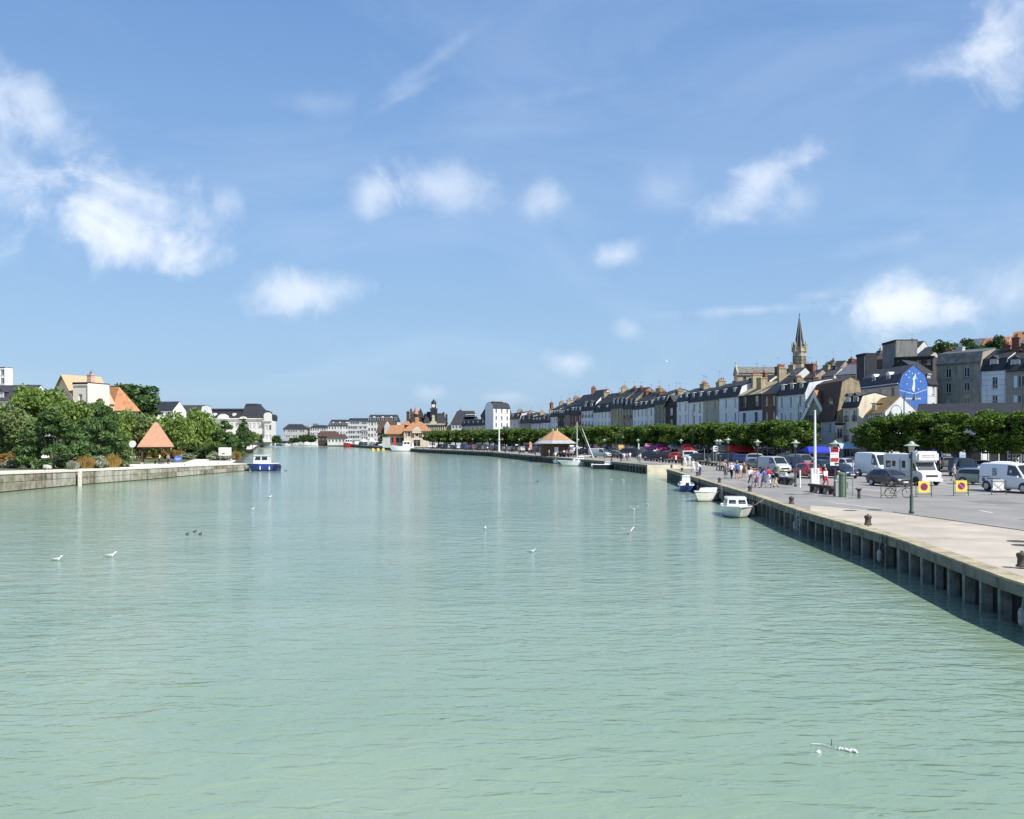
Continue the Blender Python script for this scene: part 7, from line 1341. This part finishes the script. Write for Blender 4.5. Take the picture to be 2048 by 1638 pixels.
# awnings and parasols of the restaurants
def awning(label, px0, px1, py0, py1, Y, m, name='awning'):
    a, c = (px0-CX)/F*Y, (px1-CX)/F*Y; z1, z0 = hz(py0, Y), hz(py1, Y); w = c-a; o = thing(name, label, 'awning', ((a+c)/2, Y, QZ), 0, 'restaurant awnings'); g = MB(); h0, h1 = z0-QZ, z1-QZ
    g.loft([[(-w/2,-1.4,h0),(w/2,-1.4,h0),(w/2,-1.4,h0-.02),(-w/2,-1.4,h0-.02)],[(-w*.36,1.2,h1),(w*.36,1.2,h1),(w*.36,1.2,h1-.04),(-w*.36,1.2,h1-.04)],[(-w/2,3.6,h0),(w/2,3.6,h0),(w/2,3.6,h0-.02),(-w/2,3.6,h0-.02)]]); g.build('canopy', m, o)
    for s_ in (-1,1): g = MB(); g.add([(s_*w/2,-1.4,h0),(s_*w*.36,1.2,h1),(s_*w/2,3.6,h0)], [(0,1,2)]); g.build('side_panel', m, o)
    g = MB(); g.box(-w/2,w/2,-1.43,-1.405,h0-.28,h0); g.build('valance', m, o)
    for s_ in (-1,1): g = MB(); g.tube([(s_*w*.47,-1.3,0),(s_*w*.47,-1.3,h0)], .05, 5); g.build('post', steelM, o)
cl = lambda n, c: mat('cloth_'+n, c, .85, .08, 1.2)
awning('large red restaurant awning behind the blue estate car', 1457, 1508, 884, 901, 168, cl('red', (.66,.045,.035))); awning('small red awning right of the white pillar sign', 1367, 1386, 888, 899, 182, cl('red', (.66,.045,.035))); awning('magenta awning next to the paler pink awning', 1312, 1338, 887, 897, 194, cl('magenta', (.42,.04,.17))); awning('pale pink awning left of the magenta awning', 1289, 1311, 887, 897, 197, cl('pink', (.40,.13,.22)))
awning('cream awning between red awning and twin lamps', 1428, 1462, 889, 900, 172, cl('cream', (.62,.58,.46))); awning('grey parasol roof between magenta and red awnings', 1340, 1362, 888, 895, 190, cl('grey', (.40,.41,.41))); awning('yellow awning beside the black van', 1236, 1250, 890, 897, 208, cl('yellow', (.45,.27,.07))); awning('bright blue awning behind the flagpole', 1612, 1664, 893, 903, 142, cl('blue', (.02,.04,.42))); awning('deep blue awning above the camper roof', 1833, 1868, 889, 899, 128, cl('blue', (.02,.04,.42)))
awning('beige parasol canopy beside the menu boards', 2030, 2060, 893, 905, 126, cl('beige', (.58,.53,.44))); awning('white parasols beside the red awning', 1530, 1560, 886, 894, 160, cl('white', (.66,.68,.68)))
aw = thing('shop_awning', 'pale blue shop awning with dark lettering below the narrow cream house', 'awning', (at(1697,900,146).x, 146, QZ)); g = MB(); w = 41*146/F; h1, h0 = hz(885,146)-QZ, hz(897,146)-QZ; g.loft([[(-w/2,-1.2,h0),(w/2,-1.2,h0),(w/2,-1.2,h0-.03),(-w/2,-1.2,h0-.03)],[(-w/2+.1,.4,h1),(w/2-.1,.4,h1),(w/2-.1,.4,h1-.05),(-w/2+.1,.4,h1-.05)]]); g.build('canopy', cl('paleblue', (.34,.45,.60)), aw)
d_ = Vector((0,1.6,h1-h0)).normalized(); text_part('lettering', 'AQ.', aw, .55, Matrix.Translation((.1,-.75,lerp(h0,h1,.18)+.03)) @ Matrix.Rotation(math.atan2(h1-h0,1.6), 4, 'X'), mat('letter_navy', (.02,.03,.16), .5))
for i, px in enumerate((727,744,772)):
    Y = 520-i*36; x = (px-CX)/F*Y; o = thing('market_tent', 'white peaked market tent on the fishing quay', 'tent', (x, Y, QZ), .3*i, 'white tents on the fishing quay'); g = MB(); g.lathe([(2.3,2.2),(2.2,2.5),(.2,4.0),(.05,4.2)], 4); g.build('canopy', cl('white', (.66,.68,.68)), o)
    for a in range(4): g = MB(); g.tube([(2.1*math.cos(a*math.pi/2), 2.1*math.sin(a*math.pi/2), 0), (2.1*math.cos(a*math.pi/2), 2.1*math.sin(a*math.pi/2), 2.25)], .05, 5); g.build('pole', steelM, o)
# dark railing at the end of the promenade
r_ = thing('bank_railing', 'dark panelled railing at the end of the left bank promenade', 'railing', (at(494,905,250).x, 250, lz(250))); g = MB(); g.box(-1.6,1.6,-.04,.04,.15,1.25); g.build('panel', ironM, r_)
for k in range(5): g = MB(); g.tube([(-1.6+k*.8,.05,0),(-1.6+k*.8,.05,1.35)], .04, 5); g.build('post', ironM, r_)
# ------------------------------------------------------------------ people
skinM = mat('skin', (.52,.32,.22), .6, .05, 6)
def limb(a, b, t): return tuple(lerp(a[i], b[i], t) for i in range(3))
def skeleton(pose):
    J = dict(pelvis=(0,0,.95), chest=(.0,0,1.27), neck=(.0,0,1.47), head=(.03,0,1.60), top=(.02,0,1.73))
    if pose == 'walk': A = dict(lh=(0,.09,.93), lk=(.20,.10,.52), lf=(.30,.10,.08), lt=(.46,.10,.04), rh=(0,-.09,.93), rk=(.02,-.10,.50), rf=(-.30,-.10,.12), rt=(-.17,-.10,.04), ls=(0,.19,1.40), le=(-.12,.24,1.12), lw=(-.06,.24,.88), rs=(0,-.19,1.40), re=(.10,-.24,1.13), rw=(.24,-.23,.93))
    elif pose == 'stand': A = dict(lh=(0,.09,.93), lk=(.02,.11,.50), lf=(0,.12,.08), lt=(.16,.14,.04), rh=(0,-.09,.93), rk=(.03,-.11,.50), rf=(-.02,-.13,.08), rt=(.14,-.16,.04), ls=(0,.19,1.40), le=(-.03,.25,1.11), lw=(.10,.20,.90), rs=(0,-.19,1.40), re=(-.02,-.25,1.11), rw=(.13,-.16,.95))
    elif pose == 'lean':
        J = dict(pelvis=(-.08,0,.93), chest=(.14,0,1.18), neck=(.32,0,1.31), head=(.43,0,1.38), top=(.53,0,1.47)); A = dict(lh=(-.08,.09,.91), lk=(-.02,.11,.49), lf=(-.04,.12,.08), lt=(.12,.13,.04), rh=(-.08,-.09,.91), rk=(.04,-.11,.49), rf=(0,-.12,.08), rt=(.16,-.13,.04), ls=(.25,.18,1.24), le=(.30,.22,.96), lw=(.38,.18,.74), rs=(.25,-.18,1.24), re=(.32,-.20,.97), rw=(.42,-.12,.76))
    else:
        J = dict(pelvis=(0,0,.66), chest=(.10,0,.96), neck=(.22,0,1.13), head=(.29,0,1.24), top=(.33,0,1.36)); A = dict(lh=(.0,.09,.65), lk=(.42,.12,.64), lf=(.44,.12,.12), lt=(.60,.13,.06), rh=(.0,-.09,.65), rk=(.42,-.11,.63), rf=(.38,-.12,.12), rt=(.54,-.13,.06), ls=(.15,.18,1.06), le=(.26,.24,.82), lw=(.42,.12,.76), rs=(.15,-.18,1.06), re=(.28,-.23,.82), rw=(.44,-.08,.78))
    J.update(A); return J
BONES = [('pelvis','chest','torso'),('chest','neck','torso'),('neck','head','head'),('head','top','head'),('pelvis','lh','hip'),('lh','lk','thigh'),('lk','lf','shin'),('lf','lt','foot'),('pelvis','rh','hip'),('rh','rk','thigh'),('rk','rf','shin'),('rf','rt','foot'),('chest','ls','torso'),('ls','le','upper'),('le','lw','fore'),('chest','rs','torso'),('rs','re','upper'),('re','rw','fore')]
RAD = dict(pelvis=.135, chest=.145, neck=.06, head=.098, top=.07, lh=.10, rh=.10, lk=.062, rk=.062, lf=.045, rf=.045, lt=.04, rt=.04, ls=.075, rs=.075, le=.045, re=.045, lw=.034, rw=.034)
_pc = {}
def body(pose):
    if pose in _pc: return _pc[pose]
    J = skeleton(pose); names = list(J); vs = [J[n_] for n_ in names]; ed = [(names.index(a), names.index(c)) for a, c, z in BONES]
    me = bpy.data.meshes.new('skel'); me.from_pydata(vs, ed, []); ob = bpy.data.objects.new('skel', me); COL.objects.link(ob)
    bm = bmesh.new(); bm.from_mesh(me); sk = bm.verts.layers.skin.verify(); bm.verts.ensure_lookup_table()
    for i, n_ in enumerate(names): bm.verts[i][sk].radius = (RAD[n_], RAD[n_]); bm.verts[i][sk].use_root = n_ == 'pelvis'
    bm.to_mesh(me); bm.free()
    ob.modifiers.new('s', 'SKIN').use_smooth_shade = True; sd = ob.modifiers.new('d', 'SUBSURF'); sd.levels = 1; sd.render_levels = 1
    dg = bpy.context.evaluated_depsgraph_get(); bme = bpy.data.meshes.new_from_object(ob.evaluated_get(dg)); bpy.data.objects.remove(ob); bpy.data.meshes.remove(me)
    co = [v_.co.copy() for v_ in bme.vertices]; zone = []
    for p_ in bme.polygons:
        c = p_.center; best = None
        for a, b__, z in BONES:
            A, B_ = Vector(J[a]), Vector(J[b__]); d = B_-A; t_ = max(0, min(1, (c-A).dot(d)/d.length_squared)); dist = (c-(A+d*t_)).length - lerp(RAD[a], RAD[b__], t_)*.9
            if best is None or dist < best[0]: best = (dist, z, t_)
        zone.append((best[1], best[2]))
    faces = [tuple(p_.vertices) for p_ in bme.polygons]; nor = [v_.normal.copy() for v_ in bme.vertices]
    g = MB(); g.add(co, faces)
    for w, e in (('lw','le'),('rw','re')):           # palm and five fingers
        W_, E_ = Vector(J[w]), Vector(J[e]); d = (W_-E_).normalized(); s_ = d.cross(Vector((0,1,0))).normalized(); y_ = Vector((0,1 if w == 'rw' else -1,0))
        g.tube([W_, W_+d*.09], [.034,.036], 6)
        for k in range(4): b0 = W_+d*.085+s_*(-.027+.018*k); g.tube([b0, b0+d*(.045+.008*(k in (1,2)))+y_*.006, b0+d*.075+y_*.022], [.0095,.009,.007], 5)
        b0 = W_+d*.03+s_*.034; g.tube([b0, b0+d*.035+s_*.02, b0+d*.065+s_*.022+y_*.012], [.011,.010,.007], 5)
    H_ = Vector(J['head']); T_ = (Vector(J['top'])-H_).normalized(); fw = Vector((1,0,0)) - T_*T_.x; fw.normalize(); sd_ = T_.cross(fw)
    g.tube([H_+fw*.085+T_*.03, H_+fw*.125-T_*.015], [.01,.018], 5)
    for s_ in (-1, 1): g.tube([H_+sd_*s_*.09+T_*.03, H_+sd_*s_*.105-T_*.03], [.02,.014], 5)
    r = dict(mesh=g.mesh('body', skinM, True), co=co, faces=faces, nor=nor, zone=zone, J=J, fw=fw, T=T_, H=H_, sd=sd_, cache={}); _pc[pose] = r; return r
def cloth(B_, key, pred, infl, nm):
    k = (key, infl)
    if k not in B_['cache']:
        g = MB(); used = {}; vs = []; fs = []
        for f, z in zip(B_['faces'], B_['zone']):
            if not pred(z, sum((B_['co'][i] for i in f), Vector())/len(f)): continue
            idx = []
            for i in f:
                if i not in used: used[i] = len(vs); vs.append(B_['co'][i] + B_['nor'][i]*infl)
                idx.append(used[i])
            fs.append(tuple(idx))
        g.add(vs, fs); B_['cache'][k] = g.mesh(nm, white, True, fix=False)
    return B_['cache'][k]
CM = {}
def cm_(c):
    if c not in CM: CM[c] = mat('cloth_%d' % len(CM) + 'w', c, .85, .06, 8)
    return CM[c]
Wh, Nv, Bk, Bl, Rd, Pk, Li, Gr, Be, Jn, Br = (.74,.74,.73), (.02,.025,.07), (.015,.015,.017), (.03,.14,.5), (.55,.03,.07), (.62,.30,.32), (.36,.28,.42), (.22,.22,.23), (.55,.48,.36), (.07,.11,.20), (.14,.07,.04)
PB, Ye = (.50,.58,.72), (.62,.55,.25)
def person(label, px, py, deg, pose='stand', top=Wh, bot=Nv, hair=Br, h=1.72, sleeve='short', legs='long', skirt=None, hat=None, bag=None, group='people strolling on the quay', pos=None, z=None, shoes=Bk, seat=0):
    p = pos or gp(px, py, QZ); B_ = body(pose); o = thing('person', label, 'person', (p[0], p[1], (QZ if z is None else z)+.012+seat), math.radians(deg), group); s = h/1.82; o.scale = (s, s, s)
    put('body', B_['mesh'], o)
    sl = {'short': .65, 'long': 9, 'none': -1}[sleeve]
    put('shirt', cloth(B_, 'top'+sleeve, lambda z_, c: z_[0] == 'torso' or (z_[0] == 'upper' and z_[1] < (1.01 if sl > 1 else sl)) or (z_[0] == 'fore' and sl > 1 and z_[1] < .9), .014, 'shirt'), o, mats=[cm_(top)])
    lg = legs; put('trousers' if lg == 'long' else 'shorts', cloth(B_, 'bot'+lg, lambda z_, c: z_[0] == 'hip' or (z_[0] == 'thigh' and (lg == 'long' or z_[1] < .8)) or (z_[0] == 'shin' and lg == 'long' and z_[1] < .9) or (z_[0] == 'torso' and z_[1] < .12), .017, 'trousers'), o, mats=[cm_(bot)])
    put('shoes', cloth(B_, 'shoe', lambda z_, c: z_[0] == 'foot', .012, 'shoes'), o, mats=[cm_(shoes)])
    H_, T_, fw = B_['H'], B_['T'], B_['fw']
    put('hair', cloth(B_, 'hair', lambda z_, c: z_[0] == 'head' and ((c-H_).dot(T_) > .05 or ((c-H_).dot(fw) < -.02 and (c-H_).dot(T_) > -.07)), .016, 'hair'), o, mats=[cm_(hair)])
    if skirt:
        g = MB(); P_ = Vector(B_['J']['pelvis']); g.loft([[(P_.x+r*1.0*math.cos(a), P_.y+r*math.sin(a), zz) for a in [2*math.pi*k/12 for k in range(12)]] for r, zz in ((.16,P_.z+.08),(.20,P_.z-.1),(.27,P_.z-.45))], True, False); g.build('skirt', cm_(skirt), o)
    if hat: 
        g = MB(); q = B_['H']+T_*.085; g.lathe([(.17,0),(.17,.012),(.10,.02),(.095,.09),(.03,.10)], 12, tuple(q)); g.build('hat', cm_(hat), o)
    if bag:
        g = MB(); C_ = Vector(B_['J']['chest']); g.box(C_.x-.28, C_.x-.13, -.15, .15, C_.z-.2, C_.z+.18); g.build('backpack', cm_(bag), o)
    return o
person('woman in white shirt and open dark cardigan walking with black trousers', 1501, 968, -80, 'walk', Wh, Bk, (.5,.45,.36), 1.62, 'long')
person('woman in lilac top with mauve skirt among the walkers', 1514, 976, -85, 'walk', Li, Li, Bk, 1.66, 'short', 'short', (.14,.07,.13)); person('woman in blue top with grey blue skirt among the walkers', 1528, 975, 100, 'walk', Bl, Nv, Bk, 1.7, 'short', 'short', (.07,.08,.14)); person('walker in red jacket and white trousers', 1537, 970, 95, 'walk', Rd, Wh, Bk, 1.7, 'long')
person('child in navy jacket with pale jeans among the walkers', 1546, 976, 200, 'walk', Nv, (.28,.34,.42), Bk, 1.42, 'long'); person('walker in navy jacket with yellow trousers', 1553, 975, 190, 'walk', Nv, Ye, Bk, 1.55, 'long'); person('pale pink dressed walker behind the lilac dressed woman', 1508, 972, 95, 'walk', Pk, Wh, Br, 1.6)
person('dark haired visitor in white top sitting hunched on the timber bench', 1573, 969, 200, 'sit', Wh, Nv, Bk, 1.7, 'long', group='seated people', seat=.0)
person('woman in white top and red trousers behind the long bench', 1651, 973, -75, 'walk', Wh, Rd, (.55,.38,.16), 1.68, 'long'); person('man with straw hat in white jacket and blue vest beside the bin', 1677, 988, -100, 'stand', Wh, Be, Gr, 1.78, 'long', 'long', None, (.52,.46,.33)); person('blond visitor in black jacket behind the woman in red trousers', 1649, 962, 60, 'stand', Bk, Bk, (.5,.38,.2), 1.7, 'long')
person('man in pale blue shirt and beige trousers striding past the dark blue van', 1908, 962, -20, 'walk', PB, Be, Gr, 1.78, 'short')
person('man in white shirt and jeans bending over a black bag', 1400, 951, 185, 'lean', Wh, Jn, Gr, 1.78, 'long'); person('person all in white with a black shoulder bag near the quay edge', 1386, 945, -70, 'walk', Wh, Wh, Bk, 1.7, 'short', bag=Bk)
person('person in white shirt and white trousers behind the slipway', 1370, 933, -60, 'walk', Wh, Wh, Br, 1.7, 'long'); person('person in pale blue shirt in the white clad group', 1379, 931, 100, 'stand', (.55,.66,.75), Wh, Br, 1.72); person('dark clothed person beside the white clad group', 1364, 932, 120, 'stand', Bk, Bk, Bk, 1.6, 'long')
person('visitor in pink shirt sitting on the timber bench by the lamp', 1446, 941, -60, 'sit', (.68,.24,.26), Be, Gr, 1.7, group='seated people'); person('visitor in patterned beige top sitting beside the pink shirted visitor', 1454, 943, -80, 'sit', (.45,.36,.28), Pk, Br, 1.65, group='seated people')
person('woman in long grey patterned dress in the talking group', 1452, 958, 80, 'stand', (.16,.15,.16), Gr, (.3,.3,.3), 1.6, 'short', 'short', (.10,.10,.11)); person('white haired man in white shirt and dark trousers in the talking group', 1463, 958, 60, 'walk', Wh, Bk, (.6,.6,.6), 1.74); person('man in bright blue shirt and navy shorts in the talking group', 1474, 958, 95, 'stand', Bl, Nv, Br, 1.8, 'short', 'short'); person('woman in white and pink in the talking group', 1481, 957, 100, 'stand', Wh, Pk, Br, 1.64, 'short', 'short'); person('woman in dark brown dress with clasped hands in the talking group', 1488, 955, -95, 'stand', Br, Br, (.4,.22,.1), 1.72, 'none', 'short', (.04,.02,.015))
person('visitor in white shirt in the trio by the slipway rail', 1248, 923, 90, 'stand', Wh, Be, Bk, 1.72, 'short', 'short', group='trio by the slipway rail'); person('visitor in blue shirt in the trio by the slipway rail', 1254, 922, 90, 'stand', (.16,.28,.52), Jn, Br, 1.6); person('white topped visitor on the right of the trio by the rail', 1260, 922, 110, 'walk', Wh, Be, Bk, 1.75, 'short', 'short'); person('black dressed visitor left of the trio by the rail', 1242, 923.5, 95, 'stand', Bk, Bk, Bk, 1.75, 'long')
person('visitor in white tee carrying a pale bag near the slipway', 1280, 925.5, -90, 'walk', (.55,.56,.55), Gr, Gr, 1.75); person('visitor in brown jacket behind the low rail', 1285, 918, 90, 'stand', (.22,.13,.05), Be, Bk, 1.74, 'long'); person('visitor in white shirt next to the brown jacket', 1289, 918, 90, 'stand', Wh, Be, (.5,.4,.2), 1.74, 'short')
for i, (px, c, Y) in enumerate(((1128,Wh,205),(1134,Rd,204),(1098,Be,206))): person(('visitor in white by the kiosk motorbikes','visitor in red top by the kiosk motorbikes','visitor in beige coat left of the kiosk door')[i], 0, 0, 90+i*40, ('stand','walk','stand')[i], c, Jn, Br, 1.7, pos=((px-CX)/F*Y, Y))
for i, (px, c, Y, l) in enumerate(((944,(.12,.02,.03),300,'visitor in maroon coat on the far quay'),(950,(.14,.03,.03),299,'companion in rust red coat on the far quay'),(975,Wh,288,'visitor in white near the white mast'),(982,Jn,286,'visitor in denim near the white mast'),(1009,Be,278,'visitor in beige right of the white mast'),(1041,(.66,.42,.36),258,'visitor in salmon top on the far quay'),(1058,Wh,250,'visitor in white by the orange banner'),(866,Wh,345,'visitor in white by the far parked cars'),(873,Bk,344,'visitor in black by the far parked cars'))):
    person(l, 0, 0, 60+i*37, 'walk' if i % 2 else 'stand', c, Nv, Bk, 1.72, pos=((px-CX)/F*Y, Y), group='people on the far quay')
zl_ = lambda Y: lz(Y)
person('walker with dark backpack in white shirt before the pavilion', 0, 0, 70, 'walk', Wh, Bk, Bk, 1.78, 'short', 'long', None, None, Bk, 'people by the pavilion', (at(318,928,146).x, 146), lz(146)); person('person in grey top standing under the pavilion eaves', 0, 0, -60, 'stand', Gr, Nv, Br, 1.72, 'short', 'long', None, None, None, 'people by the pavilion', (at(338,922,148).x, 147.6), lz(148))
p = (at(324,928,146).x, 146.1); dgm = mat('dog_fur', (.05,.035,.025), .9, .2, 8); d_ = thing('dog', 'small dark dog walking beside the backpacker', 'dog', (p[0], p[1], lz(146)+.012), 1.2); g = MB()
g.loft([[(x, w*math.cos(a), z+h*math.sin(a)) for a in [2*math.pi*k/8 for k in range(8)]] for x, w, h, z in ((-.3,.04,.05,.38),(-.22,.09,.10,.37),(0,.09,.10,.36),(.2,.10,.13,.36),(.3,.06,.08,.46),(.36,.06,.07,.53),(.44,.045,.045,.52),(.52,.02,.02,.50))])
for x, s_ in ((.18,1),(.18,-1),(-.2,1),(-.2,-1)): g.tube([(x,s_*.06,.34),(x+(.03 if x > 0 else -.04),s_*.06,.17),(x,s_*.06,.01)], [.045,.03,.025], 6)
g.tube([(-.3,0,.4),(-.42,0,.5),(-.46,0,.58)], [.025,.02,.01], 5)
for s_ in (-1,1): g.tube([(.34,s_*.05,.58),(.33,s_*.06,.66)], [.025,.008], 4)
g.build('body', dgm, d_, smooth=True)
for i, Y in enumerate((252,)): 
    o = thing('orange_banner', 'upright orange feather banner on the quay left of the kiosk', 'banner', ((1059-CX)/F*Y, Y, QZ)); g = MB(); g.tube([(0,0,0),(0,0,3.2)], .04, 5); g.build('pole', steelM, o); g = MB(); g.yprism([(0,1.0),(.7,1.1),(.75,2.6),(.3,3.2),(0,3.2)], -.02, .02); g.build('cloth', mat('banner_orange', (.66,.30,.20), .8), o)
# ------------------------------------------------------------------ put each empty at the foot of its thing
bpy.context.view_layer.update()
for o in [o for o in COL.objects if o.type == 'EMPTY' and o.parent is None]:
    for k in ('_w', '_ze'):
        if k in o: del o[k]
    if o.location.length > 1e-6 or o.rotation_euler.z: continue
    lo, hi = Vector((1e9,)*3), Vector((-1e9,)*3)
    for c in o.children_recursive:
        if c.type == 'MESH':
            for b_ in c.bound_box:
                w = c.matrix_world @ Vector(b_)
                for i in range(3): lo[i] = min(lo[i], w[i]); hi[i] = max(hi[i], w[i])
    p = Vector(((lo.x+hi.x)/2, (lo.y+hi.y)/2, max(lo.z, 0)))
    o.location = p
    for c in o.children: c.location = c.location - p
